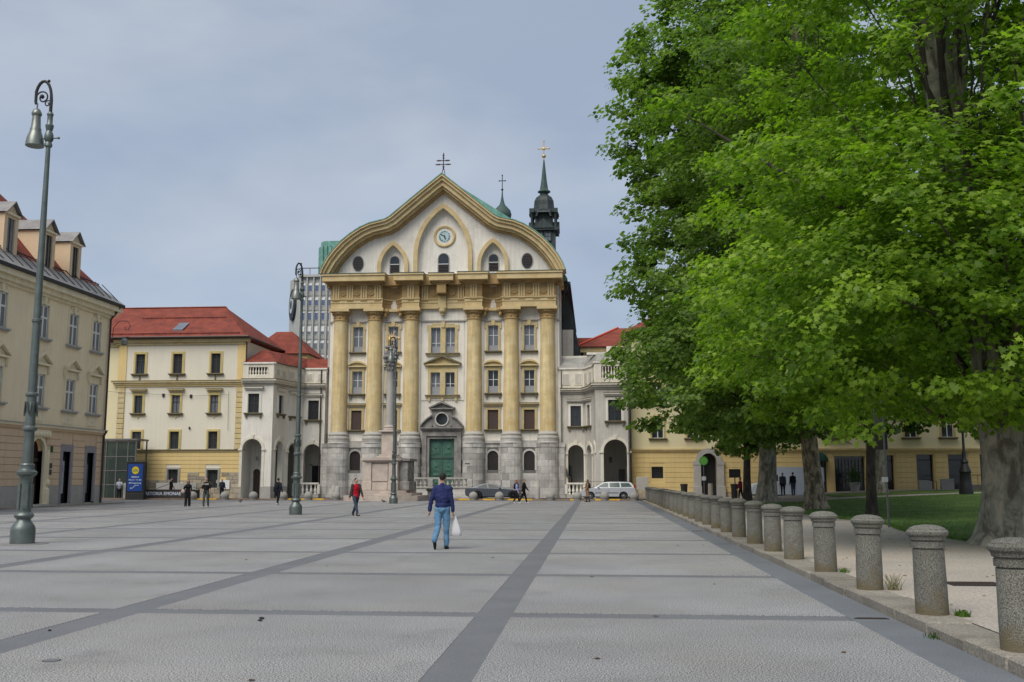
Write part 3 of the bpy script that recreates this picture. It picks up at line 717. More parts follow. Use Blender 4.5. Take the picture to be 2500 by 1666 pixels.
for s in (-1, 1): mb.prism([(s * 1.75, 12.22), (s * 1.75, 12.36), (0, 13.12), (0, 12.93)], -.44, 0)
mb.build('pediment_cornice', 'trimdark', o)
mb = MB()
for x in (-1.25, 0, 1.25): mb.prism([(x - .12, 9.16), (x + .12, 9.16), (x + .08, 8.85), (x - .08, 8.85)], -.2, 0)
mb.build('bracket', 'framep', o).name = 'bracket'
# portal
portal = MB()
for s in (-1, 1):
    portal.box(s * 1.15, s * 1.42, -.28, 0.05, .9, 5.35); portal.box(s * 1.42, s * 1.80, -.42, 0.05, .9, 5.6)
portal.box(-1.42, 1.42, -.28, .05, 5.35, 5.6); portal.box(-1.80, 1.80, -.42, .05, 5.6, 6.05)
for z0, z1, o_ in ((6.05, 6.17, .5), (6.17, 6.28, .62), (6.28, 6.4, .72)): portal.box(-1.75 - o_ * .3, 1.75 + o_ * .3, -o_, .05, z0, z1)
portal = portal.build('portal', 'portal', church)
for s in (-1, 1):
    pts = [(s * 2.0, 6.4), (s * 1.75, 6.75), (s * 1.4, 7.1), (s * 1.0, 7.35), (s * .92, 7.38), (s * .92, 6.4)]
    MB().prism(pts, -.38, .03).build('half_pediment', 'portal', portal)
    mb = MB(); q = pts[:5]
    for i in range(4): mb.prism([q[i], q[i + 1], (q[i + 1][0], q[i + 1][1] + .14), (q[i][0], q[i][1] + .14)], -.62, .03)
    mb.build('half_pediment_cornice', 'portal', portal)
mb = MB()
ring = arc(0, 7.15, .54, 0, 360, 24)[:-1]; outer = [(-.92, 6.4), (.92, 6.4), (.92, 8.05), (-.92, 8.05)]
for i in range(24):
    a, b = ring[i], ring[(i + 1) % 24]
    def sq(p):
        dx, dz = p[0], p[1] - 7.15; k = min(.92 / max(1e-6, abs(dx)), (.9 if dz > 0 else .75) / max(1e-6, abs(dz))); return (dx * k, 7.15 + dz * k)
    mb.prism([a, b, sq(b), sq(a)], -.34, .02)
mb.build('round_window_wall', 'portal', portal)
mb = MB(); mb.prism(ring, -.05, -.03); rw = mb.build('round_window', 'glass', portal)
mb = MB()
for i in range(24):
    a, b = ring[i], ring[(i + 1) % 24]; k = 1.2
    mb.prism([a, b, (b[0] * k, 7.15 + (b[1] - 7.15) * k), (a[0] * k, 7.15 + (a[1] - 7.15) * k)], -.42, -.34)
mb.build('round_window_ring', 'stone', portal)
mb = MB(); mb.box(-1.1, 1.1, -.58, .02, 8.05, 8.17); mb.prism([(-1.0, 8.17), (1.0, 8.17), (0, 8.62)], -.34, .02)
for s in (-1, 1): mb.prism([(s * 1.2, 8.12), (s * 1.2, 8.24), (0, 8.80), (0, 8.62)], -.66, .02)
mb.build('top_pediment', 'portal', portal)
# green bronze doors: two leaves below and a fixed panel above, raised panels
for s in (-1, 1):
    lf = MB().box(s * .01, s * 1.14, .10, .17, .9, 3.55).build('door_leaf', 'greendoor', church)
    up = MB().box(s * .01, s * 1.14, .10, .17, 3.72, 5.34).build('fixed_panel', 'greendoor', church)
    for (z0, z1, pr) in ((1.05, 1.75, lf), (1.9, 2.2, lf), (2.35, 3.4, lf), (3.9, 5.15, up)):
        a = s * .16; b = s * 1.0
        mb = MB(); mb.box(a, b, .07, .10, z0, z1); mb.box(a + s * .12, b - s * .12, .04, .07, z0 + .1, z1 - .1); mb.ball(((a + b) / 2, .04, (z0 + z1) / 2), .13, .05, min(.13, (z1 - z0) * .25), 10, 6); mb.build('raised_panel', 'greendoor', pr)
    MB().ball((s * .16 + (s * .0), .05, 1.83), .05, .05, .06, 8, 6).build('handle', 'iron', lf)
MB().box(-1.15, 1.15, .02, .17, 3.55, 3.72).build('door_rail', 'coppergrey', church)
MB().box(-.06, .06, .05, .17, .9, 3.55).build('door_post', 'coppergrey', church)
# door terrace with steps and balustrades
ter = MB().box(-3.6, 3.1, -3.6, -1.42, 0, .92).build('terrace', 'stone', church)
MB().box(-3.7, 3.2, -3.7, -1.42, .92, 1.02).build('coping', 'concsph', ter)
def bal_mesh(h=.62, r=.085):
    mb = MB(); mb.lathe([(r * .95, 0), (r * .95, h * .06), (r * .6, h * .12), (r * 1.15, h * .32), (r * 1.05, h * .42), (r * .5, h * .72), (r * .7, h * .86), (r * .95, h * .93), (r * .95, h)], seg=10); return mb
balm = cached('balch', lambda: bal_mesh(.66, .12).mesh('baluster', 'concsph'))
for x0, x1 in ((-3.45, -.6), (.9, 3.0)):
    n = int((x1 - x0) / .36)
    for i in range(n): put('baluster', balm, ter, (x0 + .18 + (x1 - x0 - .2) * i / (n - .2), -3.5, 1.02))
MB().box(-3.65, 3.15, -3.66, -3.34, 1.68, 1.84).build('handrail', 'greyplinth', ter)
for x in (-3.6, -.45, .45, 3.05):
    MB().bbox(x - .2, x + .2, -3.68, -3.3, 1.02, 1.68).build('pier', 'stone', ter)
for i in range(3): MB().box(-3.9 - .0, 3.4, -3.9 - .3 * i, -3.6, 0, .14 * (3 - i) - .02).build('step', 'stone', ter)
# entablature
FW = [(-10.45, -5.62), (-3.75, -2.15), (2.15, 3.75), (5.62, 10.55)]
RC = [(-5.62, -3.75), (3.75, 5.62)]; CT = (-2.15, 2.15)
def ent(x0, x1, y, m1, m2, cz=17.46):
    MB().box(x0, x1, y, .3, cz, 17.98).build('architrave', m1, church); MB().box(x0 - .03, x1 + .03, y - .05, .3, 17.98, 18.30).build('architrave_band', m1, church)
    MB().box(x0 - .08, x1 + .08, y - .13, .3, 18.30, 18.40).build('taenia', m1, church)
    MB().box(x0, x1, y, .3, 18.40, 19.62).build('frieze', m2, church)
    w = x1 - x0; n = max(1, round(w / 1.9)) if w > 2 else 1
    xs = [x0 + .45 + (w - .9) * i / (n) for i in range(n + 1)] if w > 2 else [(x0 + x1) / 2]
    for xx in xs:
        t = put('triglyph', cached(('trig', m1), lambda: (lambda b: ([b.box(-.30 + .23 * k, -.30 + .23 * k + .15, -.09, .0, 0, 1.14) for k in range(3)], b.box(-.34, .36, -.11, 0, 1.14, 1.2), b)[-1])(MB()).mesh('triglyph', m1)), church, (xx, y, 18.42))
        put('guttae', cached(('gut', m1), lambda: (lambda b: ([b.box(-.28 + .1 * k, -.28 + .1 * k + .07, -.10, 0, -.11, 0) for k in range(6)], b.box(-.32, .34, -.12, 0, 0, .05), b)[-1])(MB()).mesh('guttae', 'ochre_d')), t, (0, 0, -.18))
    if len(xs) > 1:
        for i in range(len(xs) - 1):
            cx = (xs[i] + xs[i + 1]) / 2
            put('rosette', cached('ros', lambda: MB().lathe([(.33, 0), (.36, .05), (.28, .08), (.2, .05), (.12, .09), (0.001, .1)], seg=20).xf(Matrix.Rotation(R(90), 4, 'X')).mesh('rosette', 'ochre_d')), church, (cx, y, 19.0))
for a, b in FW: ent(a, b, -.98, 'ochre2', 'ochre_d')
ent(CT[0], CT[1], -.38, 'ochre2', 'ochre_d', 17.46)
# concave recessed bays
for a, b in RC:
    n = 8; xc = (a + b) / 2; hw = (b - a) / 2; P = [(a + (b - a) * i / n, -.62 + .72 * math.sin(math.pi * i / n) ** .8 if 0 < i < n else -.62) for i in range(n + 1)]
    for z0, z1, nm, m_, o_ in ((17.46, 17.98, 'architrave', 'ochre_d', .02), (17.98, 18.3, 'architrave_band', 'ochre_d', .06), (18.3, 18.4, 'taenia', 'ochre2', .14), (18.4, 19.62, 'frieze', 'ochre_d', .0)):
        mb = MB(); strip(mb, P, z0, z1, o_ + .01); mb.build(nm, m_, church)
    MB().box(xc - .3, xc + .3, -.02, .15, 18.42, 19.5).build('triglyph', 'ochre_d', church)
    for s in (-1, 1):
        mb = MB(); mb.ball((xc + s * .62, -.35, 17.25), .3, .4, .28, 8, 6); mb.ball((xc + s * .72, -.42, 16.85), .2, .3, .3, 8, 6); mb.build('shell_corbel', 'ochre_d', church)
    MB().box(xc - .45, xc + .45, -.5, .1, 17.2, 17.44).build('keystone_block', 'ochre2', church)
# bracket keystone in the middle of the frieze and pendant below
MB().bbox(-.48, .40, -1.25, -.3, 18.75, 19.6, .05).build('keystone_bracket', 'ochre_d', church)
MB().bbox(-.42, .34, -.62, -.2, 17.46, 18.6, .04).build('keystone_bracket', 'ochre2', church)
MB().lathe([(.02, 16.75), (.14, 16.85), (.12, 17.0), (.32, 17.15), (.38, 17.35), (.36, 17.46)], cx=-.04, cy=-.3, seg=14).build('pendant', 'framep', church)
# cornice: broken forward over pavilions and piers
CB = [(-11.15, -5.25), (-4.4, -1.65), (-1.15, 1.1), (1.6, 4.35), (5.2, 11.2)]
for a, b in CB:
    dy = -1.9 if not (a < 0 < b) else -1.6
    mb = MB()
    for k, (z0, z1, o_) in enumerate(((19.62, 19.76, .55), (19.76, 19.92, .85))): mb.box(a + (.55 - .25 * k), b - (.55 - .25 * k), -.98 - o_ * .5, .3, z0, z1)
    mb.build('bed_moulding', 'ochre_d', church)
    c = MB().box(a, b, dy, .3, 19.92, 20.42).build('cornice', 'ochre2', church)
    MB().box(a - .06, b + .06, dy - .1, .3, 20.42, 20.58).build('cornice_lip', 'ochre2', c)
    MB().box(a - .08, b + .08, dy - .13, .3, 20.58, 20.64).build('cornice_cover', 'coppergrey', c)
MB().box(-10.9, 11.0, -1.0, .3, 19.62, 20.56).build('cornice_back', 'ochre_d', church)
MB().box(-10.95, 11.05, -1.03, .3, 20.56, 20.62).build('cornice_cover', 'coppergrey', church)
for s in (-1, 1):
    MB().box(s * 11.2, s * 10.6, .3, 3.2, 19.7, 20.6).build('cornice_return', 'ochre2', church); MB().box(s * 10.9, s * 10.5, .3, 2.0, 17.46, 19.7).build('entablature_return', 'ochre_d', church)
    MB().box(s * 11.0, s * 10.7, .3, 1.4, 5.9, 17.46).build('corner_pier', 'greyplinth', church)
    MB().box(s * 11.25, s * 10.7, .3, 1.6, 0, 4.93).build('corner_base', 'stone', church)
# gable: outline (outer edge), mouldings follow it
half = [(11.45, 20.68), (11.2, 21.35), (10.75, 22.15), (10.15, 22.95), (9.4, 23.75), (8.6, 24.4), (7.7, 24.98), (6.8, 25.38), (5.95, 25.58), (5.35, 25.72), (4.85, 26.0), (4.0, 26.72), (3.0, 27.55), (2.0, 28.38), (1.0, 29.2), (.0, 30.0)]
outl = [(-x, z) for x, z in half] + [(x, z) for x, z in half[::-1][1:]]
def offs(t):
    out = []; n = len(outl)
    for i, (x, z) in enumerate(outl):
        a = Vector(outl[max(i - 1, 0)]); b = Vector(outl[min(i + 1, n - 1)]); d = (b - a).normalized(); nn = Vector((d.y, -d.x))
        if i == n // 2: nn = Vector((0, -1.3))
        q = Vector((x, z)) + nn * t
        if q.y < 20.66: q.y = 20.66
        out.append((q.x, q.y))
    return out
def band(t0, t1, y0, m, nm, y1=.3):
    A, B = offs(t0), offs(t1); mb = MB()
    for i in range(len(A) - 1):
        mb.prism([A[i], A[i + 1], B[i + 1], B[i]], y0, y1)
    return mb.build(nm, m, church)
band(-.09, .0, -1.95, 'copper', 'gable_cover')
band(0, .16, -1.9, 'ochre2', 'gable_moulding'); band(.16, .42, -1.72, 'ochre2', 'gable_moulding'); band(.42, .78, -1.5, 'ochre2', 'gable_moulding'); band(.78, .98, -1.15, 'ochre2', 'gable_moulding'); band(.98, 1.16, -.85, 'ochre_d', 'gable_moulding')
inn = offs(1.14)
yw = -.45; yn = -.05
def curve(cx, z0, zs, h, top, t=0):
    r = top - zs; q = (h * h + r * r) / (2 * h); c = cx - h + q; rr = q - t; a1 = math.acos((cx - c) / rr)
    L_ = [(cx - h + t, z0)] + [(c + rr * math.cos(math.pi + (a1 - math.pi) * i / 12), zs + rr * math.sin(math.pi + (a1 - math.pi) * i / 12)) for i in range(13)]
    return L_ + [(2 * cx - p[0], p[1]) for p in L_[::-1][1:]]
LN = ((-.02, 2.78, 22.5, 27.5, .40), (-4.75, 1.48, 21.45, 23.95, .36), (4.7, 1.48, 21.5, 24.05, .36))
from mathutils.geometry import tessellate_polygon
front = [Vector((p[0], 0, p[1])) for p in inn if p[1] > 20.6]
loops = [front] + [[Vector((p[0], 0, p[1])) for p in curve(cx, 20.70, zs, hw, za, t)] for cx, hw, zs, za, t in LN]
flat = [v for l in loops for v in l]; tris = tessellate_polygon(loops)
mb = MB(); mb.add([(v.x, yw, v.z) for v in flat], [tuple(q) for q in tris])
for l in loops[1:]:
    for i in range(len(l)):
        p, q = l[i], l[(i + 1) % len(l)]; mb.add([(p.x, yw, p.z), (q.x, yw, q.z), (q.x, yn, q.z), (p.x, yn, p.z)], [(0, 1, 2, 3)])
mb.prism([(p.x, p.z) for p in front], yn, .3)
mb.build('gable_wall', 'white', church)
for cx, hw, zs, za, t in LN:
    A = curve(cx, 20.66, zs, hw, za); B = curve(cx, 20.66, zs, hw, za, t); mb = MB()
    for i in range(len(A) - 1): mb.prism([A[i], A[i + 1], B[i + 1], B[i]], -.72, yw)
    mb.build('pointed_arch_moulding', 'ochre2', church)
def awin(cx, z0, w, h, louv):
    a = w / 2; mb = MB(); mb.prism([(cx - a - .08, z0), (cx + a + .08, z0)] + arc(cx, z0 + h - a, a + .08, 0, 180, 12), yw - .05, yw - .002); o = mb.build('gable_window', 'greyplinth', church)
    mb = MB(); mb.prism([(cx - a, z0), (cx + a, z0)] + arc(cx, z0 + h - a, a, 0, 180, 12), yw - .07, yw - .051); mb.build('pane', 'glass', o)
    mb = MB(); mb.box(cx - a, cx + a, yw - .12, yw - .07, z0 + h * .5, z0 + h * .5 + .06); mb.build('glazing_bar', 'panelf', o)
    for k in range(louv): MB().box(cx - a + .03, cx + a - .03, yw - .16, yw - .071, z0 + .08 + k * .14, z0 + .13 + k * .14).build('louvre', 'pipe', o)
yw = yn; awin(-.02, 20.66, .98, 2.1, 7); awin(-4.68, 20.95, .86, 1.62, 5); awin(4.72, 21.0, .86, 1.6, 5)
yw = -.45
for cx in (-8.1, 7.9):
    cz = 21.85; e = arc(cx, cz, .50, 0, 360, 24, .70)[:-1]; e2 = arc(cx, cz, .58, 0, 360, 24, .78)[:-1]
    o = MB().prism(e2, yw - .04, yw - .002).build('oval_window', 'greyplinth', church); MB().prism(e, yw - .06, yw - .041).build('pane', 'glass', o)
    for k in range(9):
        z = -.6 + .15 * k; hwid = .48 * math.sqrt(max(0, 1 - (z / .68) ** 2)); MB().box(cx - hwid, cx + hwid, yw - .11, yw - .061, cz + z - .03, cz + z + .03).build('louvre', 'pipe', o)
# clock
yw = yn; ck = MB(); ccx, ccz = .05, 24.42
ck.lathe([(.78, 0), (.82, .10), (.98, .16), (1.06, .10), (1.06, 0)], seg=36).xf(Matrix.Translation((ccx, yw, ccz)) @ Matrix.Rotation(R(90), 4, 'X')); ck = ck.build('clock', 'ochre2', church)
MB().lathe([(.80, .02), (.80, .03)], seg=36).xf(Matrix.Translation((ccx, yw, ccz)) @ Matrix.Rotation(R(90), 4, 'X')).build('clock_surround', 'white', ck)
M['face'] = mat('pale_blue_clock_face', (.42, .56, .58), .5, .06, 5)
MB().lathe([(.58, .03), (.58, .05)], seg=36).xf(Matrix.Translation((ccx, yw, ccz)) @ Matrix.Rotation(R(90), 4, 'X')).build('clock_face', 'face', ck)
for k in range(12):
    a = R(90 - 30 * (k + 1)); num = ['I', 'II', 'III', 'IIII', 'V', 'VI', 'VII', 'VIII', 'IX', 'X', 'XI', 'XII'][k]
    me = text_mesh(num, .17, 'iron', .006, bold=.004); put('numeral', me, ck, (ccx + .46 * math.cos(a), yw - .06, ccz + .46 * math.sin(a))).rotation_euler = (0, -a + R(90), 0)
def hand(ang, ln, w, nm):
    a = R(90 - ang); mb = MB(); d = Vector((math.cos(a), math.sin(a))); q = Vector((-d.y, d.x))
    P = [-d * .12 + q * w * .5, -d * .12 - q * w * .5, d * ln * .8 - q * w * .9, d * ln, d * ln * .8 + q * w * .9]
    mb.prism([(ccx + p.x, ccz + p.y) for p in P], yw - .085, yw - .07); mb.build(nm, 'iron', ck)
hand(162, .34, .07, 'hour_hand'); hand(300, .50, .05, 'minute_hand')
# roof behind the gable, nave eaves
rp = [(-11.6, 20.3), (-9.9, 22.9), (-6.3, 25.8), (0, 30.3), (6.6, 25.95), (9.9, 23.1), (11.6, 20.3)]
mb = MB(); mb.prism(rp, .32, 33); mb.build('roof', 'copper', church)
MB().box(11.1, 11.75, 2.0, 34, 20.05, 20.3).build('eave', 'coppersp', church); MB().box(-11.75, -11.1, 2.0, 34, 20.05, 20.3).build('eave', 'coppersp', church)
mb = MB(); mb.xprism([(2.0, 20.3), (34, 20.3), (34, 20.05), (2.0, 20.05)], 11.7, 11.85); mb.build('roof_gutter', 'coppergrey', church)
downpipe(church, [(11.75, 2.2, 20.1), (11.3, 2.0, 19.4), (11.0, 1.7, 17.0), (11.0, 1.7, 11.5)], .07, 'iron'); downpipe(church, [(11.35, .2, 5.0), (11.45, -.2, 2.4), (11.45, -.35, 2.0), (11.75, -.45, 1.8), (11.8, -.45, 0)], .09, 'pipe')
# slanting buttress roof on the right flank
mb = MB(); mb.prism([(11.0, 13.0), (12.9, 13.0), (12.8, 13.5), (11.5, 19.6), (11.0, 19.9)], 6, 20); mb.build('flank_roof', 'coppersp', church); mb = MB(); mb.box(10.9, 12.0, 5.6, 20, 11.0, 16.2); mb.build('flank_wall', 'white', church)
# cross of wrought iron at the top
mb = MB(); bz = 30.05
mb.tube([(-.18, -1.0, bz - .1), (.0, -1.0, bz + .8)], .035, 6); mb.tube([(.22, -1.0, bz - .1), (.05, -1.0, bz + .8)], .035, 6); mb.tube([(.02, -1.0, bz + .6), (.02, -1.0, bz + 2.25)], .05, 6)
for z, hw in ((1.12, .66), (1.5, .56)):
    mb.tube([(-hw, -1.0, bz + z), (hw, -1.0, bz + z)], .045, 6)
    for s in (-1, 1):
        for q in (.55, .8, 1.0): mb.ball((s * hw * q, -1.0, bz + z), .09, .05, .09 if q < 1 else .06, 8, 5)
for q in (.9, 1.75, 2.0): mb.ball((.02, -1.0, bz + q), .10, .05, .12, 8, 5)
mb.build('roof_cross', 'pipe', church)
MB().box(-3.1 - 0, -2.9, -1.3, -1.2, 4.0, 4.1)
t_ = MB().box(2.3, 2.75, -1.46, -1.40, 3.0, 3.1).build('wall_bracket', 'iron', church)
# ------------------------------------------------------------------ helpers for facades
def seg_obj(parent, p0, p1, base, ops, z0, z1, m, name='wall', d=.3):
    mb = MB(); ln = math.dist(p0, p1); wall(mb, 0, ln, z0, z1, ops, d)
    a = math.atan2(p1[1] - p0[1], p1[0] - p0[0])
    return mb.build(name, m, parent, (p0[0] - base[0], p0[1] - base[1], 0), a)
def archivolt(parent, u, w, top, t=.24, p=.07, z0=0, m='arctrim', rz=0, impost=True):
    def mk():
        mb = MB(); a = w / 2; sp = top - a
        A = arc(0, sp, a, 180, 0, 16); B = arc(0, sp, a + t, 180, 0, 16)
        for i in range(16): mb.prism([A[i], B[i], B[i + 1], A[i + 1]], -p, .02)
        mb.prism([(-.1, top), (.1, top), (.16, top + t + .14), (-.16, top + t + .14)], -p - .07, 0)
        if impost:
            for s in (-1, 1): mb.box(s * (a - .02), s * (a + t + .12), -p - .05, .1, sp - .14, sp)
            for s in (-1, 1): mb.box(s * (a), s * (a + t), -p * .6, .02, z0, sp - .14)
        return mb.mesh('archivolt', m)
    return put('archivolt', cached(('av', w, top, t, z0, m, impost), mk), parent, (u, 0, 0))
# ------------------------------------------------------------------ arcades (left and right)
M['whiteg'] = mat('stained_grey_plaster', (.52, .49, .43), .9, .1, .6, .15, 30, dark=(.33, .31, .27), dscale=.7, dthr=(.5, .8), streak=.1)
def arcade(name, label, P, zc, wm, spec, parapet_top, redroof):
    """P: list of path points (left to right, facing -y); spec: per segment dict"""
    base = (P[0][0], P[0][1]); t = thing(name, label, 'arcaded building', (base[0], base[1], 0))
    for i, s in enumerate(spec):
        p0, p1 = P[i], P[i + 1]; ops = []
        if s.get('arch'): u, w, top = s['arch']; ops.append((u - w / 2, u + w / 2, 0, top, True))
        if s.get('win') and not s.get('blind'): u, w, zb, zt = s['win']; ops.append((u - w / 2, u + w / 2, zb, zt))
        wl = seg_obj(t, p0, p1, base, ops, 0, zc, wm, 'wall', .45)
        if s.get('arch'): u, w, top = s['arch']; archivolt(wl, u, w, top, z0=1.0)
        if s.get('win'):
            u, w, zb, zt = s['win']; window(wl, u, 0, zb, w, zt - zb, t=.2, p=.06, fm='white', hood='flat', hz=.34, sillm='trimdark', brackets=True, cols=2, rows=(.5, 1.0), gm='glass', fr='framedk', d=.2, blind=s.get('blind', False))
        ln = math.dist(p0, p1)
        if s.get('arch'):
            u, w, top = s['arch']
            for a, b in ((0, u - w / 2), (u + w / 2, ln)):
                if b - a > .12: MB().box(a + .004, b - .004, -.03, .0, 0, 1.05).build('socle', 'greyplinth', wl)
    loc = [(p[0] - base[0], p[1] - base[1]) for p in P]
    for z0, z1, o, m_ in ((zc - .05, zc + .1, .15, 'greyplinth'), (zc + .1, zc + .28, .3, 'arctrim'), (zc + .28, zc + .42, .5, 'arctrim'), (zc + .42, zc + .47, .55, 'trimdark')):
        mb = MB(); strip(mb, loc, z0, z1, o); mb.build('cornice', m_, t)
    # parapet
    for i, s in enumerate(spec):
        p0, p1 = P[i], P[i + 1]; ln = math.dist(p0, p1); a = math.atan2(p1[1] - p0[1], p1[0] - p0[0]); z0, z1 = zc + .47, parapet_top
        pb = MB(); pl_ = (p0[0] - base[0], p0[1] - base[1], 0)
        if s.get('bal'):
            u0, u1 = s['bal']; pb.box(0, u0, -.08, .2, z0, z1); pb.box(u1, ln, -.08, .2, z0, z1); pb.box(u0, u1, -.05, .2, z0, z0 + .38); pb.box(u0, u1, -.05, .2, z1 - .28, z1)
            o = pb.build('parapet', 'arctrim', t, pl_, a)
            n = 7; bm_ = cached(('parb', parapet_top), lambda: bal_mesh(z1 - .28 - z0 - .38, .085).mesh('baluster', 'arctrim'))
            for k in range(n): put('baluster', bm_, o, (u0 + (u1 - u0) * (k + .5) / n, .07, z0 + .38))
            MB().box(u0, u1, .35, .37, z0 + .3, z1 - .2).build('parapet_back', 'black', o)
        else:
            pb.box(0, ln, -.05, .2, z0, z1); o = pb.build('parapet', 'arctrim', t, pl_, a)
            n = max(1, round(ln / 1.35))
            for k in range(n):
                a0 = ln * k / n + .2; b0 = ln * (k + 1) / n - .2
                MB().box(a0, b0, -.09, -.05, z0 + .28, z1 - .34).build('relief_panel', 'arctrim', o); MB().box(a0 + .1, b0 - .1, -.11, -.09, z0 + .38, z1 - .44).build('stucco_field', 'whiteg', o)
        MB().box(-.06, ln + .06, -.16, .25, z1, z1 + .14).build('coping', 'white', o)
    return t, base
PL = [(-31.1, 86.5), (-28.3, 86.5), (-27.95, 89.0), (-27.0, 91.5), (-24.9, 91.5)]
specL = [dict(arch=(1.05, 1.75, 5.2), win=(1.05, 1.0, 7.5, 9.2), bal=(.5, 2.3)),
         dict(arch=(1.45, 1.35, 5.05), win=(1.5, .95, 7.5, 9.15)),
         dict(arch=(1.3, 1.5, 4.95), win=(1.3, 1.0, 7.4, 9.05), blind=True),
         dict(arch=(.95, 1.65, 4.9), win=(.95, 1.02, 7.15, 8.95))]
al, bl = arcade('arcade_wing', 'pale arcaded wing with red tile roof curving between the yellow corner house and the church', PL, 10.05, 'white', specL, 11.85, True)
# interior of the left arcade
wl = MB()
wl.box(-31.1, -31.0, 86.6, 95, 0, 10.4)
wl.box(-31.0, -24.9, 94.6, 94.7, 0, 6); wl.vprism([(-31.0, 86.95), (-28.8, 86.95), (-28.45, 89.1), (-27.4, 91.95), (-24.95, 91.95), (-24.95, 94.6), (-31.0, 94.6)], 5.75, 5.8); wl.box(-24.95, -24.9, 91.5, 94.7, 0, 10.4)
wl.build('inner_wall', 'white', al, base=(*bl, 0))
mb = MB(); wall(mb, -31.0, -29.1, 0, 5.75, [(-30.75, -30.1, 0, 2.6, True), (-29.85, -29.2, 0, 2.6, True)], .3, y=89.0); mb.build('inner_wall', 'white', al, base=(*bl, 0))
for x in (-30.42, -29.52):
    MB().box(x - .32, x + .32, 89.2, 89.25, 0, 2.6).build('passage_door', 'pipe', al, base=(*bl, 0))
    MB().bbox(x - .12, x + .12, 88.93, 88.99, 3.35, 3.7).build('plaque', 'greyplinth', al, base=(*bl, 0))
MB().box(-26.9, -25.9, 94.5, 94.6, .9, 2.95).build('dark_window', 'glass', al, base=(*bl, 0))
mb = MB(); mb.box(-27.05, -26.9, 94.45, 94.6, .8, 3.1); mb.box(-25.9, -25.75, 94.45, 94.6, .8, 3.1); mb.box(-27.05, -25.75, 94.45, 94.6, 2.95, 3.1); mb.build('dark_window_surround', 'arctrim', al, base=(*bl, 0))
MB().bbox(-26.2, -25.85, 94.5, 94.58, 3.6, 4.1).build('plaque', 'portal', al, base=(*bl, 0))
# roofs
mb = MB()
fr = [(-31.3, 86.7, 12.0), (-28.15, 86.7, 12.0), (-27.8, 89.0, 12.0), (-26.85, 91.7, 11.95), (-24.8, 91.7, 11.95)]
bk = [(-30.2, 88.6, 13.35), (-29.6, 88.6, 13.35), (-28.9, 90.6, 13.3), (-27.4, 93.6, 13.15), (-24.8, 93.6, 13.05)]
for i in range(4): mb.add([fr[i], fr[i + 1], bk[i + 1], bk[i]], [(0, 1, 2, 3)])
mb.add([(-31.3, 86.7, 12.0), (-30.2, 88.6, 13.35), (-31.3, 90.6, 12.0)], [(0, 1, 2)])
mb.add([(-31.3, 90.6, 12.0), (-30.2, 88.6, 13.35), (-28.9, 90.6, 13.3), (-27.4, 93.6, 13.15), (-31.3, 97, 12)], [(0, 1, 2, 3, 4)])
mb.build('roof', 'tile', al, base=(*bl, 0))
mb = MB(); 
for i in range(4):
    a, b = fr[i], fr[i + 1]; mb.tube([(a[0], a[1] - .08, a[2] - .04), (b[0] + .02, b[1] - .08, b[2] - .04)], .07, 6)
mb.build('roof_gutter', 'pipe', al, base=(*bl, 0))
downpipe(al, [(-25.35 - bl[0], 91.35 - bl[1], 11.8), (-25.35 - bl[0], 91.35 - bl[1], 0)], .06, 'pipe'); 
# right arcade, greyer plaster and lead roof
PR = [(-3.1, 91.5), (-.85, 91.5), (-.02, 89.0), (.12, 86.5), (2.95, 86.5)]
specR = [dict(arch=(1.42, 1.42, 4.75), win=(1.45, .95, 6.45, 8.3)),
         dict(arch=(1.3, 1.4, 4.7), win=(1.2, .95, 6.45, 8.3)),
         dict(arch=(1.25, 1.3, 4.7)),
         dict(arch=(1.66, 2.0, 5.05), win=(1.66, 1.12, 6.65, 8.45), bal=(.55, 2.3))]
ar, br_ = arcade('arcade_wing', 'greyish arcaded wing with lead roof and balustrade, right of the church', PR, 9.45, 'whiteg', specR, 11.65, False)
ar['label'] = 'stained grey arcaded wing with lead roof, right of the church behind the silver car'
wl = MB(); wl.box(-3.1, 2.95, 95.0, 95.1, 0, 6); wl.box(2.85, 2.95, 86.6, 95, 0, 10); wl.box(-3.15, -3.1, 91.5, 95, 0, 10.2); wl.vprism([(-3.1, 91.95), (-.6, 91.95), (.4, 89.1), (.55, 86.95), (2.85, 86.95), (2.85, 95.0), (-3.1, 95.0)], 5.75, 5.8); wl.build('inner_wall', 'white', ar, base=(*br_, 0))
MB().box(2.25, 2.8, 94.85, 95.0, .4, 2.6).build('passage_door', 'pipeg', ar, base=(*br_, 0)); MB().bbox(1.35, 1.65, 94.9, 95, 3.2, 3.75).build('plaque', 'portal', ar, base=(*br_, 0)); MB().bbox(2.77, 2.85, 89.5, 89.9, 2.9, 3.4).build('plaque', 'portal', ar, base=(*br_, 0))
MB().box(-2.6, -2.1, 94.85, 95, .4, 2.9).build('passage_door', 'glass', ar, base=(*br_, 0))
fr = [(-3.3, 91.45, 11.75), (-.9, 91.3, 11.75), (0.1, 88.8, 11.78)]; bk = [(-3.3, 93.2, 12.95), (-.6, 93.0, 12.95), (.4, 90.4, 12.95)]
mb = MB()
for i in range(2): mb.add([fr[i], fr[i + 1], bk[i + 1], bk[i]], [(0, 1, 2, 3)])
mb.add([fr[2], (3.0, 88.8, 11.78), (3.0, 90.4, 12.95), bk[2]], [(0, 1, 2, 3)])
mb.build('roof', 'lead', ar, base=(*br_, 0))
mb = MB(); mb.box(-3.3, -.6, 93.0, 93.4, 12.85, 13.08); mb.box(-.6, 3.0, 90.6, 91.2, 12.9, 13.1); mb.box(1.2, 3.0, 91, 93, 12.9, 13.7); mb.build('roof_ridge_cap', 'white', ar, base=(*br_, 0))
mb = MB(); mb.box(1.9, 2.7, 90.8, 91.0, 13.15, 13.6); mb.build('roof_vent', 'pipe', ar, base=(*br_, 0))
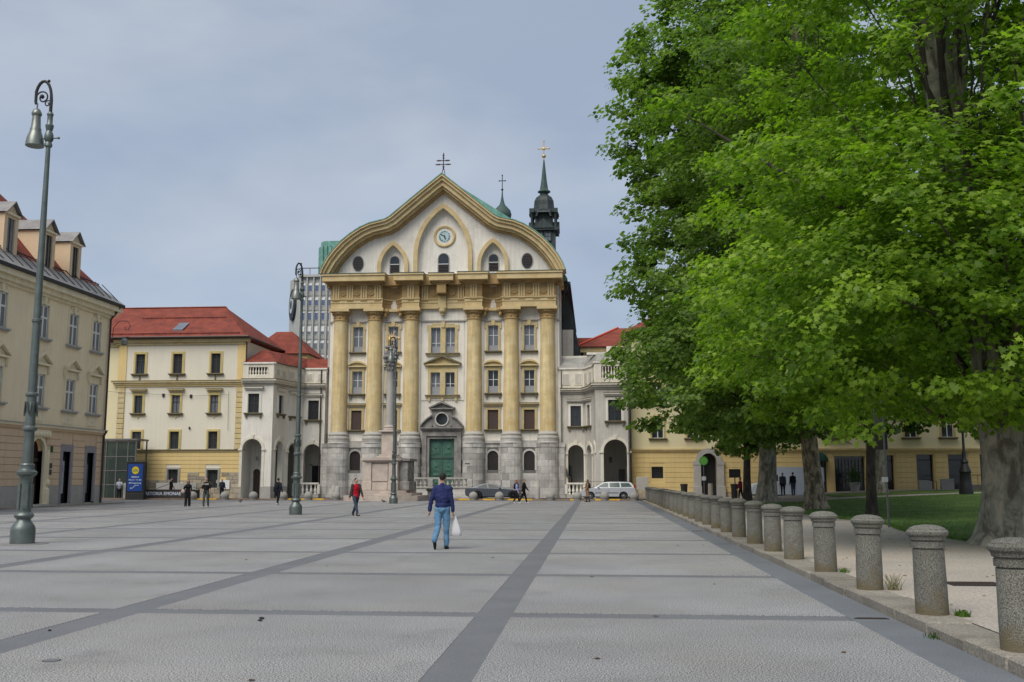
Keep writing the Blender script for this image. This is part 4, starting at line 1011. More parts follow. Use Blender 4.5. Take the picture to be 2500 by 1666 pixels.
downpipe(ar, [(-2.95 - br_[0], 91.35 - br_[1], 11.6), (-2.95 - br_[0], 91.35 - br_[1], 2.4)], .05, 'pipeg')
downpipe(ar, [(2.95 - br_[0], 86.35 - br_[1], 14.2), (2.95 - br_[0], 86.35 - br_[1], .1)], .07, 'pipeg')
# pale balustrades in the arches beside the church
for (x0, x1, y, lab) in ((-27.0, -25.2, 90.9, 'low white balustrade in the arcade opening left of the church'), (-2.55, -.95, 90.9, 'low white balustrade in the arcade opening right of the church')):
    t = thing('balustrade', lab, 'balustrade', ((x0 + x1) / 2, y, 0)); h = (x1 - x0) / 2
    MB().box(-h, h, -.14, .14, .0, .34).build('base', 'concsph', t); MB().bbox(-h, h, -.16, .16, 1.2, 1.36).build('rail', 'white', t)
    for s in (-1, 1): MB().bbox(s * h - .12, s * h + .12, -.13, .13, .34, 1.2).build('pier', 'white', t)
    bm_ = cached('balw', lambda: bal_mesh(.86, .12).mesh('baluster', 'white'))
    for k in range(4): put('baluster', bm_, t, (-h + .12 + (2 * h - .24) * (k + .5) / 4, 0, .34))
# ------------------------------------------------------------------ yellow and white corner house
mx_, my_ = -37.0, 87.0
mid = thing('corner_house', 'three storey off white house with yellow trim, rusticated yellow ground floor and red hipped roof', 'house', (mx_, my_, 0))
X = lambda x: x - mx_
ops = []; WX = [-40.85, -37.37, -33.83]
for x in WX: ops += [(X(x) - .43, X(x) + .43, 11.1, 12.9), (X(x) - .38, X(x) + .38, 7.55, 9.15), (X(x) - .42, X(x) + .42, 4.34, 5.9)]
ops += [(X(-37.33) - .47, X(-37.33) + .47, 1.2, 2.55), (X(-33.72) - .5, X(-33.72) + .5, .9, 2.5)]
mb = MB(); wall(mb, X(-42.9), X(-31.1), 0, 14.0, ops, .3); mb.box(X(-31.12), X(-31.1), .01, 12, 0, 14.0); mb.build('wall', 'midwhite', mid)
mb = MB(); wall(mb, X(-47), X(-42.9), 0, 14, [], .1, y=.15); mb.build('side_wall', 'paleyellow', mid)
for x in WX:
    window(mid, X(x), 0, 11.1, .86, 1.8, t=.2, p=.07, fm='framey', sillm='trimdark', cols=2, rows=(.68, 1.0), gm='glass', fr='framedk', d=.2)
    window(mid, X(x), 0, 7.55, .76, 1.6, t=.18, p=.07, fm='framey', hood='flat', hz=.26, topband=.06, brackets=False, sillm='trimdark', cols=2, rows=(.62, 1.0), gm='glass2' if x > -40 else 'glass', fr='framedk', d=.2)
    window(mid, X(x), 0, 4.34, .84, 1.56, t=.19, p=.07, fm='framey', sill=False, cols=2, rows=(.62, 1.0), gm='glass', fr='framedk', d=.2)
    mb = MB(); mb.prism([(X(x) - .5, 7.37), (X(x) + .5, 7.37), (X(x) + .3, 7.2), (X(x) + .12, 7.22), (X(x), 7.02), (X(x) - .12, 7.22), (X(x) - .3, 7.2)], -.06, 0); mb.build('apron', 'framep', mid)
    MB().box(X(x) - .04, X(x) + .04, -.12, 0, 10.5, 10.95).build('sill_bracket', 'trimdark', mid)
for x, w, z0, z1 in ((-37.33, .94, 1.2, 2.55), (-33.72, 1.0, .9, 2.5)):
    window(mid, X(x), 0, z0, w, z1 - z0, t=.16, p=.12, fm='greyplinth', sill=False, cols=2, rows=(1.0,), gm='glass', fr='framedk', d=.25, name='cellar_window')
# cornices
for z0, z1, o, m_ in ((9.95, 10.1, .12, 'yellow'), (10.1, 10.28, .22, 'framep'), (10.28, 10.42, .34, 'framep'), (10.42, 10.47, .38, 'trimdark'), (4.06, 4.2, .1, 'yellow'), (4.2, 4.3, .2, 'trimdark'), (13.72, 13.92, .16, 'framep'), (13.92, 14.18, .34, 'framep'), (14.18, 14.3, .46, 'trimdark')):
    MB().box(X(-43.0) - o, X(-31.1) + o, -o, .12, z0, z1).build('cornice', m_, mid)
MB().box(X(-47), X(-43.0), .0, .2, 13.6, 13.8).build('cornice', 'framep', mid)
for z0 in (10.47,):
    for x0, x1 in ((-42.9, -42.15), (-31.85, -31.1)):
        mb = MB(); mb.box(X(x0), X(x1), -.06, 0, 10.47, 13.72); mb.build('pilaster', 'yellow', mid)
for x0, x1 in ((-42.8, -42.15), (-31.85, -31.1)):
    z = 4.32
    while z < 9.9: MB().bbox(X(x0), X(x1), -.10, 0, z, min(z + .42, 9.94), .03).build('quoin', 'yellow' if 0 else 'framep', mid); z += .46
rr = random.Random(5)
z = 4.04
while z > 1.6:
    zz = z - .36; gaps = [(X(-37.33) - .65, X(-37.33) + .65), (X(-33.72) - .67, X(-33.72) + .67)] if zz < 2.72 else []
    xs = X(-42.85)
    for g0, g1 in gaps + [(X(-31.12), 99)]:
        if g0 - xs > .1 : MB().bbox(xs, g0, -.05, 0, zz + .012, z - .012, .012).build('rustic_course', 'yellow', mid)
        xs = g1
    z = zz
M['oldstone'] = mat('exposed_old_masonry', (.42, .35, .24), .95, .2, 3, .6, 12, objrand=.2, tint=(.34, .30, .24), dark=(.22, .19, .14), dscale=2, dthr=(.5, .8))
zz = 0
for (z0, z1) in ((0, .45), (.45, .9), (.9, 1.3), (1.3, 1.62), (1.62, 1.95), (1.95, 2.3)):
    u = X(-42.85)
    if z0 >= 1.6: u = X(-36.0)
    while u < X(-31.15):
        u1 = min(u + rr.uniform(.6, 1.2), X(-31.12))
        c = (u + u1) / 2 + mx_
        if not (abs(c + 37.33) < .8 and z1 > 1.2) and not (abs(c + 33.72) < .85 and z1 > .9): MB().bbox(u + .01, u1 - .01, -.075 - rr.uniform(0, .03), 0, z0 + .01, z1 - .01, .015).build('stone', 'oldstone', mid)
        u = u1
MB().box(X(-32.95), X(-32.1), -.16, -.12, .8, 1.6).build('white_board', 'panelf', mid)
# roof: hipped, red tiles
EX0, EX1, EY0, EY1 = -47.5, -30.75, 86.4, 99.6; zr = 18.15; ze = 14.3
def hip(x0, x1, y0, y1, ze, zr, ry, rx0, rx1, parent, base, name='roof', m='tile', th=.12):
    mb = MB(); A = [(x0, y0, ze), (x1, y0, ze), (x1, y1, ze), (x0, y1, ze)]; r0, r1 = (rx0, ry, zr), (rx1, ry, zr)
    mb.add([A[0], A[1], r1, r0], [(0, 1, 2, 3)]); mb.add([A[1], A[2], r1], [(0, 1, 2)]); mb.add([A[2], A[3], r0, r1], [(0, 1, 2, 3)]); mb.add([A[3], A[0], r0], [(0, 1, 2)])
    mb.add([(p[0], p[1], p[2] - .02) for p in A], [(3, 2, 1, 0)])
    return mb.build(name, m, parent, base=base)
hip(-50, EX1, EY0, EY1, ze, zr, 93.0, -47, -35.4, mid, (mx_, my_, 0))
mb = MB(); mb.tube([(-47.5, 86.3, 14.34), (-30.7, 86.3, 14.34), (-30.68, 99, 14.34)], .09, 6); mb.build('roof_gutter', 'pipe', mid, base=(mx_, my_, 0))
def on_slope(x, t): return (x, 86.4 + 6.6 * t, ze + (zr - ze) * t)
mb = MB()
for t_, xa, xb in ((.10, -44.2, -31.8), (.62, -42.5, -34.4)):
    a, b = on_slope(xa, t_), on_slope(xb, t_); mb.tube([(a[0], a[1], a[2] + .12), (b[0], b[1], b[2] + .12)], .05, 5)
    n = 18
    for k in range(n + 1): x = xa + (xb - xa) * k / n; p = on_slope(x, t_); mb.box(x - .02, x + .02, p[1] - .05, p[1] + .05, p[2] - .02, p[2] + .14)
mb.build('snow_guard', 'tile', mid, base=(mx_, my_, 0))
mb = MB(); a = on_slope(-38.35, .22); b = on_slope(-37.85, .44)
mb.add([(a[0], a[1] - .05, a[2] + .12), (a[0] + .95, a[1] - .05, a[2] + .12), (a[0] + .95, b[1], b[2] + .12), (a[0], b[1], b[2] + .12)], [(0, 1, 2, 3)]); mb.add([(a[0], a[1] - .05, a[2] - .1), (a[0] + .95, a[1] - .05, a[2] - .1), (a[0] + .95, a[1] - .05, a[2] + .12), (a[0], a[1] - .05, a[2] + .12)], [(0, 1, 2, 3)]); mb.build('roof_window', 'glass2', mid, base=(mx_, my_, 0))
mb = MB(); mb.tube([(-47, 93, zr + .03), (-35.4, 93, zr + .03), (-30.75, 86.45, ze + .08)], .09, 5); mb.build('ridge_tiles', 'tile', mid, base=(mx_, my_, 0))
downpipe(mid, [(X(-31.05), -.3, 14.3), (X(-31.0), -.12, 13.6), (X(-31.0), -.12, 0)], .065, 'pipe')
MB().bbox(X(-38.65), X(-38.45), -.12, 0, 9.0, 9.3).build('wall_box', 'iron', mid); MB().bbox(X(-36.1), X(-35.9), -.12, 0, 8.9, 9.2).build('wall_box', 'iron', mid); MB().ball((X(-36.0), -.08, 6.2), .08, .08, .14).build('wall_fitting', 'iron', mid)
mb = MB(); mb.tube([(X(-47), -.15, 9.9), (X(-42.5), -.15, 9.4), (X(-38.55), -.15, 9.2), (X(-36), -.15, 9.05), (X(-32.5), -.15, 9.15)], .012, 4, False); mb.tube([(X(-32.5), -.15, 9.5), (X(-32.45), -.15, 6.0)], .015, 4); mb.build('cable', 'iron', mid)
# rear hipped house between corner house and arcade
rb = thing('rear_house', 'small rear building with red hipped roof peeking over the curved arcade', 'house', (-31, 100, 0))
hip(-34.5, -28.1, 96.5, 104, 14.05, 16.75, 100, -32.6, -30.9, rb, (-31, 100, 0)); 
MB().box(-34, -28.6, 97, 103.5, 0, 13.9).build('wall', 'midwhite', rb, base=(-31, 100, 0)); MB().box(-34.2, -28.4, 96.8, 103.7, 13.4, 14.0).build('cornice', 'framep', rb, base=(-31, 100, 0))
# ------------------------------------------------------------------ cream house on the left, facade towards +x
cb = thing('cream_house', 'cream town house with salmon ground floor, three dormers and red roof at the left edge', 'house', (-34.3, 54, 0), R(90))
U = lambda y: y - 54
WY = [50.4, 54.75, 59.3, 62.95, 66.05]
ops = []
for y in WY: ops += [(U(y) - .55, U(y) + .55, 10.4, 12.5), (U(y) - .55, U(y) + .55, 6.1, 8.15)]
DO = (59.45, 1.5, 4.15); SH = [(63.0, 1.0), (66.1, 1.0), (54.6, 1.1)]
ops += [(U(DO[0]) - .75, U(DO[0]) + .75, 0, DO[2], True)] + [(U(y) - w / 2, U(y) + w / 2, .12, 3.45) for y, w in SH]
mb = MB(); wall(mb, U(42), U(68), 4.9, 14.0, ops, .3); mb.box(U(68) - .01, U(68), .01, 12, 0, 14); mb.build('wall', 'cream', cb)
mb = MB(); wall(mb, U(42), U(68), 0, 4.9, ops, .4); mb.build('ground_floor_wall', 'salmon', cb)
for i, y in enumerate(WY):
    window(cb, U(y), 0, 10.4, 1.1, 2.1, t=.16, p=.05, fm='creamtrim', sillm='greyplinth', cols=2, rows=(.62, 1.0), gm='glass2', fr='panelf', d=.08, bar=.085, key=True, ears=False)
    window(cb, U(y), 0, 6.1, 1.1, 2.05, t=.16, p=.06, fm='creamtrim', hood='tri', hz=.62, topband=.34, sillm='greyplinth', cols=2, rows=(.60, 1.0), gm='glass2', fr='panelf', d=.08, bar=.085, sillw=.95)
    mb = MB(); mb.box(U(y) - .62, U(y) + .62, -.04, 0, 5.25, 5.95); mb.ball((U(y), -.04, 5.6), .22, .05, .16, 10, 6); mb.build('apron_panel', 'creamtrim', cb)
    mb = MB(); mb.ball((U(y), -.08, 12.85), .16, .08, .2, 8, 6); mb.tube([(U(y) - .5, -.06, 12.75), (U(y) - .3, -.06, 12.95), (U(y), -.06, 12.9), (U(y) + .3, -.06, 12.95), (U(y) + .5, -.06, 12.75)], .04, 5); mb.build('stucco_ornament', 'creamtrim', cb)
    for s in (-1, 1): mb = MB(); mb.prism([(U(y) + s * .80, 8.15), (U(y) + s * .95, 8.7), (U(y) + s * .72, 8.7)], -.2, 0); mb.build('console', 'creamtrim', cb)
for z0, z1, o, m_ in ((4.72, 4.86, .12, 'salmon'), (4.86, 5.0, .22, 'creamtrim'), (5.0, 5.06, .28, 'greyplinth'), (13.0, 13.2, .15, 'creamtrim'), (13.2, 13.5, .34, 'creamtrim'), (13.5, 13.85, .58, 'creamtrim')):
    MB().box(U(42), U(68) + o * (z0 > 13) + .0, -o, .1, z0, z1).build('cornice', m_, cb)
MB().box(U(42), U(68.6), -.74, -.50, 13.85, 14.05).build('roof_gutter', 'iron', cb)
z = 1.25; segs_ = [(42, 53.85), (55.35, 58.35), (60.55, 62.25), (63.75, 65.35), (66.85, 68)]
while z < 4.6:
    for a, b in segs_:
        if b - a > .2 and not (z > 3.7 and False): MB().bbox(U(a), U(b), -.05, 0, z + .012, z + .40, .012).build('rustic_course', 'salmon', cb)
    z += .42
for a, b in segs_: MB().box(U(a), U(b), -.07, 0, 0, 1.25).build('plinth', 'greyplinth', cb)
M['purplestone'] = mat('violet_grey_shop_surround', (.29, .265, .28), .9, .12, 2, .2, 20)
M['poster'] = mat('pale_shop_poster', (.50, .52, .58), .5, .1, 3)
M['postg'] = mat('green_shop_poster', (.33, .45, .12), .5, .2, 5)
for k, (y, w) in enumerate(SH):
    mb = MB(); a = w / 2
    mb.box(U(y) - a - .26, U(y) - a, -.09, .1, .0, 3.9); mb.box(U(y) + a, U(y) + a + .26, -.09, .1, .0, 3.9); mb.box(U(y) - a, U(y) + a, -.09, .1, 3.45, 3.9)
    sh = mb.build('shop_window', 'purplestone', cb)
    MB().box(U(y) - a, U(y) + a, .30, .33, .12, 3.45).build('pane', 'glass', sh); mb = MB(); mb.box(U(y) - a, U(y) + a, .24, .30, .12, .6); mb.box(U(y) - a, U(y) - a + .07, .2, .3, .12, 3.45); mb.box(U(y) + a - .07, U(y) + a, .2, .3, .12, 3.45); mb.box(U(y) - a, U(y) + a, .24, .30, 2.9, 3.0); mb.build('frame', 'black', sh)
    MB().box(U(y) - a, U(y) + a, -.14, .2, .04, .12).build('sill', 'greyplinth', sh)
    if k == 0:
        MB().box(U(y) - .42, U(y) + .36, .26, .29, .75, 2.85).build('poster', 'poster', sh)
        MB().box(U(y) - .42, U(y) + .2, .25, .26, 1.35, 1.75).build('poster_picture', 'postg', sh); MB().box(U(y) - .3, U(y) + .2, .25, .26, 2.1, 2.6).build('poster_picture', pl('poster_mauve', (150, 125, 150)), sh)
    if k == 1: MB().box(U(y) - .42, U(y) + .36, .26, .29, .75, 2.7).build('curtain', pl('grey_green_blind', (115, 130, 125)), sh)
dm = MB(); a = .75
sp = DO[2] - a
A = arc(U(DO[0]), sp, a, 180, 0, 14); B = arc(U(DO[0]), sp, a + .2, 180, 0, 14)
for i in range(14): dm.prism([A[i], B[i], B[i + 1], A[i + 1]], -.16, .1)
for s in (-1, 1):
    dm.box(U(DO[0]) + s * a, U(DO[0]) + s * (a + .2), -.16, .1, 0, sp); dm.box(U(DO[0]) + s * (a + .2), U(DO[0]) + s * (a + .42), -.26, .05, 0, 3.5); dm.bbox(U(DO[0]) + s * (a + .14), U(DO[0]) + s * (a + .5), -.34, .05, 0, 1.1, .03); dm.ball((U(DO[0]) + s * (a + .32), -.3, 1.45), .16, .1, .22, 8, 6)
dm.box(U(DO[0]) - 1.3, U(DO[0]) + 1.3, -.2, .05, 4.25, 4.7)
for k in range(7): dm.ball((U(DO[0]) - 1.05 + .35 * k, -.22, 4.42), .14, .12, .18, 8, 6)
dm = dm.build('doorway', 'creamtrim', cb)
mb = MB(); mb.prism([(U(DO[0]) - a, 0), (U(DO[0]) + a, 0)] + arc(U(DO[0]), sp, a, 0, 180, 12), .30, .36); dd = mb.build('door', pl('dark_red_door', (52, 22, 30)), dm)
for s in (-1, 1):
    for z0, z1 in ((.3, 1.1), (1.3, 2.5)): MB().box(U(DO[0]) + s * .12, U(DO[0]) + s * .6, .26, .30, z0, z1).build('door_panel', 'pipe', dd)
MB().box(U(DO[0]) - a, U(DO[0]) + a, .22, .34, 2.75, 2.95).build('transom', 'pipe', dd)
MB().box(U(DO[0]) - 1.0, U(DO[0]) + 1.0, -.5, .1, 0, .14).build('door_step', 'stone', cb)
MB().box(U(61.0), U(61.25), -.09, -.05, 3.35, 3.75).build('house_number_plate', pl('green_plate', (35, 95, 60)), cb)
for z in (1.95, 2.35): MB().box(U(60.95), U(61.25), -.09, -.05, z, z + .32).build('name_plate', 'framedk', cb)
downpipe(cb, [(U(68.1), -.62, 13.9), (U(67.9), -.35, 13.3), (U(67.75), -.14, 12.9), (U(67.75), -.14, 5.1), (U(67.7), -.3, 4.95), (U(67.7), -.14, 4.7), (U(67.7), -.14, 0)], .07, 'pipe')
# roof: grey sheet strip, red tiles, hip at the far end
mb = MB(); mb.add([(U(40), -.7, 14.06), (U(68.7), -.7, 14.06), (U(67.6), .75, 15.25), (U(40), .75, 15.25)], [(0, 1, 2, 3)]); mb.add([(U(68.7), -.7, 14.06), (U(68.7), 17.5, 14.06), (U(67.6), 16.5, 15.25), (U(67.6), .75, 15.25)], [(0, 1, 2, 3)]); mb.build('eaves_sheet', 'slate', cb)
mb = MB(); mb.add([(U(36), .75, 15.24), (U(67.6), .75, 15.24), (U(59.6), 8.75, 24.4), (U(36), 8.75, 24.4)], [(0, 1, 2, 3)]); mb.add([(U(67.6), .75, 15.24), (U(67.6), 16.8, 15.24), (U(59.6), 8.75, 24.4)], [(0, 1, 2)]); mb.build('roof', 'tile', cb)
mb = MB(); mb.tube([(U(40), .7, 15.4), (U(67.4), .7, 15.4)], .035, 5)
for k in range(28): y = 41 + k; mb.tube([(U(y), -.45, 14.3), (U(y), .8, 15.5)], .03, 4)
mb.build('snow_guard', 'iron', cb)
for dy in (56.15, 60.4, 63.72):
    u = U(dy); w = .72; zf0, zf1, za = 15.1, 17.45, 18.25; yf = .55
    mb = MB(); mb.box(u - w, u - w + .34, yf, yf + .12, zf0, zf1); mb.box(u + w - .34, u + w, yf, yf + .12, zf0, zf1); mb.box(u - w + .34, u + w - .34, yf, yf + .12, zf1 - .22, zf1)
    for s in (-1, 1): mb.add([(u + s * (w - .006), yf + .11, zf0), (u + s * (w - .006), yf + 2.7, zf1), (u + s * (w - .006), yf + .11, zf1)], [(0, 1, 2)])
    mb.prism([(u - w, zf1 + .003), (u + w, zf1 + .003), (u, za - .08)], yf + .01, yf + .1)
    d_ = mb.build('dormer', pl('dormer_plaster', (214, 190, 158), .9, .05), cb)
    mb = MB(); mb.box(u - w - .06, u + w + .06, yf - .12, yf, zf1 - .04, zf1 + .08); mb.build('dormer_cornice', 'creamtrim', d_)
    MB().box(u - w + .34, u + w - .34, yf + .1, yf + .14, zf0, zf1 - .22).build('pane', 'glass2' if dy == 56.15 else 'glass', d_); MB().box(u - .02, u + .02, yf + .06, yf + .1, zf0, zf1 - .22).build('frame', 'framedk', d_)
    mb = MB()
    for s in (-1, 1): mb.add([(u, yf - .22, za + .06), (u + s * (w + .16), yf - .22, zf1 + .02), (u + s * (w + .16), yf + 2.8, zf1 + .02), (u, yf + 3.3, za + .06)], [(0, 1, 2, 3)]); mb.add([(u, yf - .22, za - .02), (u + s * (w + .16), yf - .22, zf1 - .06), (u + s * (w + .16), yf - .22, zf1 + .02), (u, yf - .22, za + .06)], [(0, 1, 2, 3)])
    mb.build('dormer_roof', 'slate', d_)
# wall lantern at the far corner
t = thing('wall_lantern', 'wall lantern on a scrolled bracket at the corner of the cream house', 'lantern', (-34.2, 68.0, 11.6), R(0))
mb = MB(); mb.tube([(0, .1, 0), (.8, .1, .05), (1.25, .1, .1)], .03, 5); mb.tube([(.05, .1, .1), (.1, .1, .8), (.5, .1, 1.25), (1.1, .1, 1.25), (1.35, .1, .9), (1.2, .1, .6), (.95, .1, .65), (.95, .1, .85)], .025, 5); mb.build('bracket', 'iron', t)
mb = MB(); mb.lathe([(.05, .05), (.14, -.02), (.26, -.18), (.24, -.45), (.12, -.5)], .95, .1, 10); mb.build('lantern_head', 'lamphead', t)
# ------------------------------------------------------------------ long yellow house behind the park trees
yb = thing('park_house', 'long house with yellow rusticated ground floor and cream upper floors behind the park trees', 'house', (3.05, 88, 0))
V = lambda x: x - 3.05
OP = [(4.9, 5.9, 1.75, 2.75), (18.75, 19.75, .5, 3.3), (24.0, 25.35, .6, 3.7), (27.2, 28.6, .7, 3.75), (29.8, 31.3, .7, 3.75), (32.4, 34.2, .7, 3.75), (35.4, 37, .7, 3.75)]
AR_ = [(9.1, 10.45, .2, 3.9), (20.4, 22.95, .45, 3.62)]
wx = [5.5 + 3.05 * i for i in range(11)]
ops = [(V(a), V(b), c, d) for a, b, c, d in OP] + [(V(a), V(b), c, d, True) if b - a < 2 else (V(a), V(b), c, d) for a, b, c, d in AR_]
ops2 = []
for x in wx:
    for z in (5.2, 8.3, 11.3): ops2.append((V(x) - .5, V(x) + .5, z, z + 1.8))
mb = MB(); wall(mb, 0, V(40), -.2, 4.2, ops, .5); mb.build('ground_floor_wall', 'yellow', yb)
mb = MB(); wall(mb, 0, V(40), 4.2, 14.3, ops2, .3); mb.add([(0, 0, 0), (0, 12, 0), (0, 12, 14.3), (0, 0, 14.3)], [(0, 1, 2, 3)]); mb.build('wall', 'paleyellow', yb)
for x in wx:
    for z in (5.2, 8.3, 11.3): window(yb, V(x), 0, z, 1.0, 1.8, t=.17, p=.06, fm='framey', sillm='trimdark', cols=2, rows=(.6, 1.0), gm='glass', fr='panelf', d=.2)
for z0, z1, o, m_ in ((4.0, 4.15, .12, 'yellow'), (4.15, 4.28, .24, 'framep'), (13.9, 14.1, .2, 'framep'), (14.1, 14.4, .4, 'framep'), (14.4, 14.55, .5, 'trimdark')): MB().box(-o, V(40), -o, .12, z0, z1).build('cornice', m_, yb)
ed = sorted([(a - .12, b + .12, c, d) for a, b, c, d in OP + AR_])
z = .55
while z < 3.95:
    xs = 3.1
    for a, b, c, d in ed:
        if c - .05 < z + .4 and d > z + .05 and (z < d - .05):
            if a - xs > .15: MB().bbox(V(xs), V(a), -.05, 0, z + .012, z + .42 - .012, .012).build('rustic_course', 'yellow', yb)
            xs = b
    MB().bbox(V(xs), V(40), -.05, 0, z + .012, z + .42 - .012, .012).build('rustic_course', 'yellow', yb)
    z += .42
MB().box(V(3.1), V(8.4), -.08, 0, 0, .55).build('plinth', 'oldstone', yb); MB().box(V(11.2), V(18.6), -.08, 0, 0, .5).build('plinth', 'oldstone', yb)
for a, b, c, d in OP[1:]:
    MB().box(V(a), V(b), .45, .48, c, d).build('shop_pane', 'glass', yb); mb = MB(); mb.box(V(a), V(a) + .08, .38, .45, c, d); mb.box(V(b) - .08, V(b), .38, .45, c, d); mb.box(V(a), V(b), .38, .45, d - .5, d - .42); mb.build('shop_frame', 'framedk', yb)
MB().box(V(20.4), V(22.95), .5, .53, .4, 3.62).build('passage_gate', 'glass', yb)
mb = MB(); 
for k in range(9): mb.tube([(V(20.55) + .28 * k, .4, .45), (V(20.55) + .28 * k, .4, 3.4)], .02, 4)
mb.tube([(V(20.4), .4, 2.2), (V(22.95), .4, 2.2)], .03, 4); mb.build('gate_bars', 'iron', yb)
MB().box(V(4.9), V(5.9), .3, .33, 1.75, 2.75).build('pane', 'glass', yb); mb = MB()
for k in range(5): mb.box(V(4.9) + .2 * k + .08, V(4.9) + .2 * k + .11, .05, .08, 1.75, 2.75); mb.box(V(4.9), V(5.9), .05, .08, 1.83 + .2 * k, 1.86 + .2 * k)
mb.build('window_grille', 'iron', yb)
mb = MB(); mb.box(V(8.5), V(9.1), -.32, .1, 0, 2.9); mb.box(V(10.45), V(11.05), -.32, .1, 0, 2.9); mb.bbox(V(8.4), V(9.15), -.42, .1, 0, 1.1, .03); mb.bbox(V(10.4), V(11.15), -.42, .1, 0, 1.1, .03)
A = arc(V(9.775), 3.22, .675, 180, 0, 12); B = arc(V(9.775), 3.22, 1.1, 180, 0, 12)
for i in range(12): mb.prism([A[i], B[i], B[i + 1], A[i + 1]], -.3, .1)
mb.box(V(8.45), V(9.1), -.36, .1, 2.9, 3.22); mb.box(V(10.45), V(11.1), -.36, .1, 2.9, 3.22)
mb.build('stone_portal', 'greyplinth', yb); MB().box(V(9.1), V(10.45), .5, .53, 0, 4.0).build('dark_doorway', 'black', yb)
mb = MB(); mb.ball((V(19.25), -.1, 3.2), .62, .75, .72, 14, 8, 3.2); mb.build('awning', pl('dark_green_canvas', (30, 62, 52)), yb)
hip(2.6, 60, 87.4, 103, 14.5, 18.6, 95.5, 8.5, 55, yb, (3.05, 88, 0))
downpipe(yb, [(.1, -.45, 14.4), (.1, -.12, 13.8), (.1, -.12, .1)], .07, 'pipeg')
# electric cabinet and stone pillar next to the silver car
t = thing('cabinet', 'pale metal cabinet on a stone block beside the parked silver car', 'cabinet', (4.0, 86.0, 0)); MB().bbox(-.5, .48, -.25, .25, .78, 1.85, .02).build('box', 'concsph', t); MB().bbox(-.42, .5, -.3, .3, 0, .78, .02).build('plinth', 'oldstone', t)
# ------------------------------------------------------------------ office tower, spire, turret, roofs behind
ot = thing('office_tower', 'grey concrete office tower with window grid and dark round emblem left of the church', 'office building', (-48.3, 160, 0))
mb = MB(); mb.box(0, 22, 0, 18, 0, 35.2); mb.add([(0, 0, 0), (0, 0, 35.2), (-4.6, 9.0, 36.2), (-4.6, 9.0, 0)], [(0, 1, 2, 3)]); mb.add([(-4.6, 9, 0), (-4.6, 9, 36.2), (0, 18, 36.2), (0, 18, 0)], [(0, 1, 2, 3)]); mb.build('tower_body', 'conc', ot)
for r_ in range(9):
    z1 = 33.9 - 2.42 * r_; z0 = z1 - 1.4
    for c in range(9):
        x = .22 + 1.12 * c
        f = put('window', cached('otw', lambda: MB().box(0, .66, -.06, .0, 0, 1.4).mesh('window', 'panelf')), ot, (x, 0, z0))
        put('pane', cached(('otp', r_ % 5), lambda: MB().box(.07, .6, -.09, -.062, .08, 1.0 if r_ % 4 in (1,) else 1.32).mesh('pane', ['glassb', 'glassb', 'glassb', 'glass2', 'glass2'][r_ % 5] if True else '')), f)
        if r_ % 4 == 3 or (r_ % 4 == 1): MB
        put('blind', cached(('otbl', r_ % 4), lambda: MB().box(.05, .62, -.12, -.095, (1.02, .95, 1.25, .55)[r_ % 4], 1.36).mesh('blind', 'panelf')), f)
    MB().box(0, 10.3, -.08, 0, z0 - .72, z0 - .2).build('spandrel', 'concd', ot)
for c in range(10): MB().box(-.02 + 1.12 * c, .17 + 1.12 * c, -.42, 0, 0, 35.0).build('mullion_fin', 'conc', ot)
MB().box(-.3, 11, -.5, 0, 34.9, 35.3).build('roof_edge', 'conc', ot)
mb = MB()
for c in range(8): mb.tube([(.1 + 1.5 * c, -.3, 35.3), (.1 + 1.5 * c, -.3, 36.4)], .05, 4)
mb.tube([(-.2, -.3, 36.4), (11, -.3, 36.4)], .07, 4); mb.build('roof_rail', 'iron', ot)
# emblem disc on the slanted left side
nrm = Vector((-9.0, -4.6, 0)).normalized(); cpos = Vector((-2.7, 5.2, 31.2))
q = Vector((0, 0, 1)).rotation_difference(nrm).to_matrix().to_4x4()
def disc(r, d0, d1, m, nm, par):
    mb = MB(); mb.lathe([(r, d0), (r, d1)], seg=28).xf(Matrix.Translation(cpos) @ q); return mb.build(nm, m, par)
em = disc(2.7, 0, .35, pl('emblem_dark', (58, 62, 70)), 'emblem', ot); disc(1.5, .35, .45, pl('emblem_white', (185, 190, 190)), 'emblem_ring', em); disc(.75, .45, .5, pl('emblem_dark2', (60, 64, 70)), 'emblem_core', em)
# green ribbed copper block behind the left end of the gable
gb = thing('copper_roof_block', 'ribbed green copper roof block rising behind the left shoulder of the church gable', 'roof structure', (-44.6, 170, 0))
mb = MB(); mb.vprism([(-4.1, 1.6), (-3.2, 0), (8.5, 0), (8.5, 10), (-4.1, 10)], 20, 42.6); mb.vprism([(-3.7, 1.6), (-2.8, .4), (8.5, .4), (8.5, 10), (-3.7, 10)], 42.6, 43.6); mb.build('block', 'copper', gb)
for k in range(16): MB().box(-3.1 + .72 * k, -2.8 + .72 * k, -.28, 0, 20, 42.7).build('rib', 'copper', gb)
# onion turret
t = thing('onion_turret', 'small green onion turret with an iron cross behind the right slope of the gable', 'turret', (-10.15, 112, 28.0))
mb = MB(); mb.lathe([(.9, 0), (.9, 3.3), (1.0, 3.5), (1.08, 3.9), (.95, 4.4), (.6, 4.8), (.32, 5.1), (.2, 5.5), (.1, 6.1), (.05, 6.9)], seg=18); mb.build('onion_dome', 'coppergrey', t)
mb = MB(); mb.ball((0, 0, 6.9), .14); mb.tube([(0, 0, 6.9), (0, 0, 8.6)], .05, 5); mb.tube([(-.34, 0, 7.95), (.34, 0, 7.95)], .05, 5)
for p in ((-.34, 7.95), (.34, 7.95), (0, 8.6)): mb.ball((p[0], 0, p[1]), .09)
mb.build('cross', 'iron', t); t.location.x = -10.3
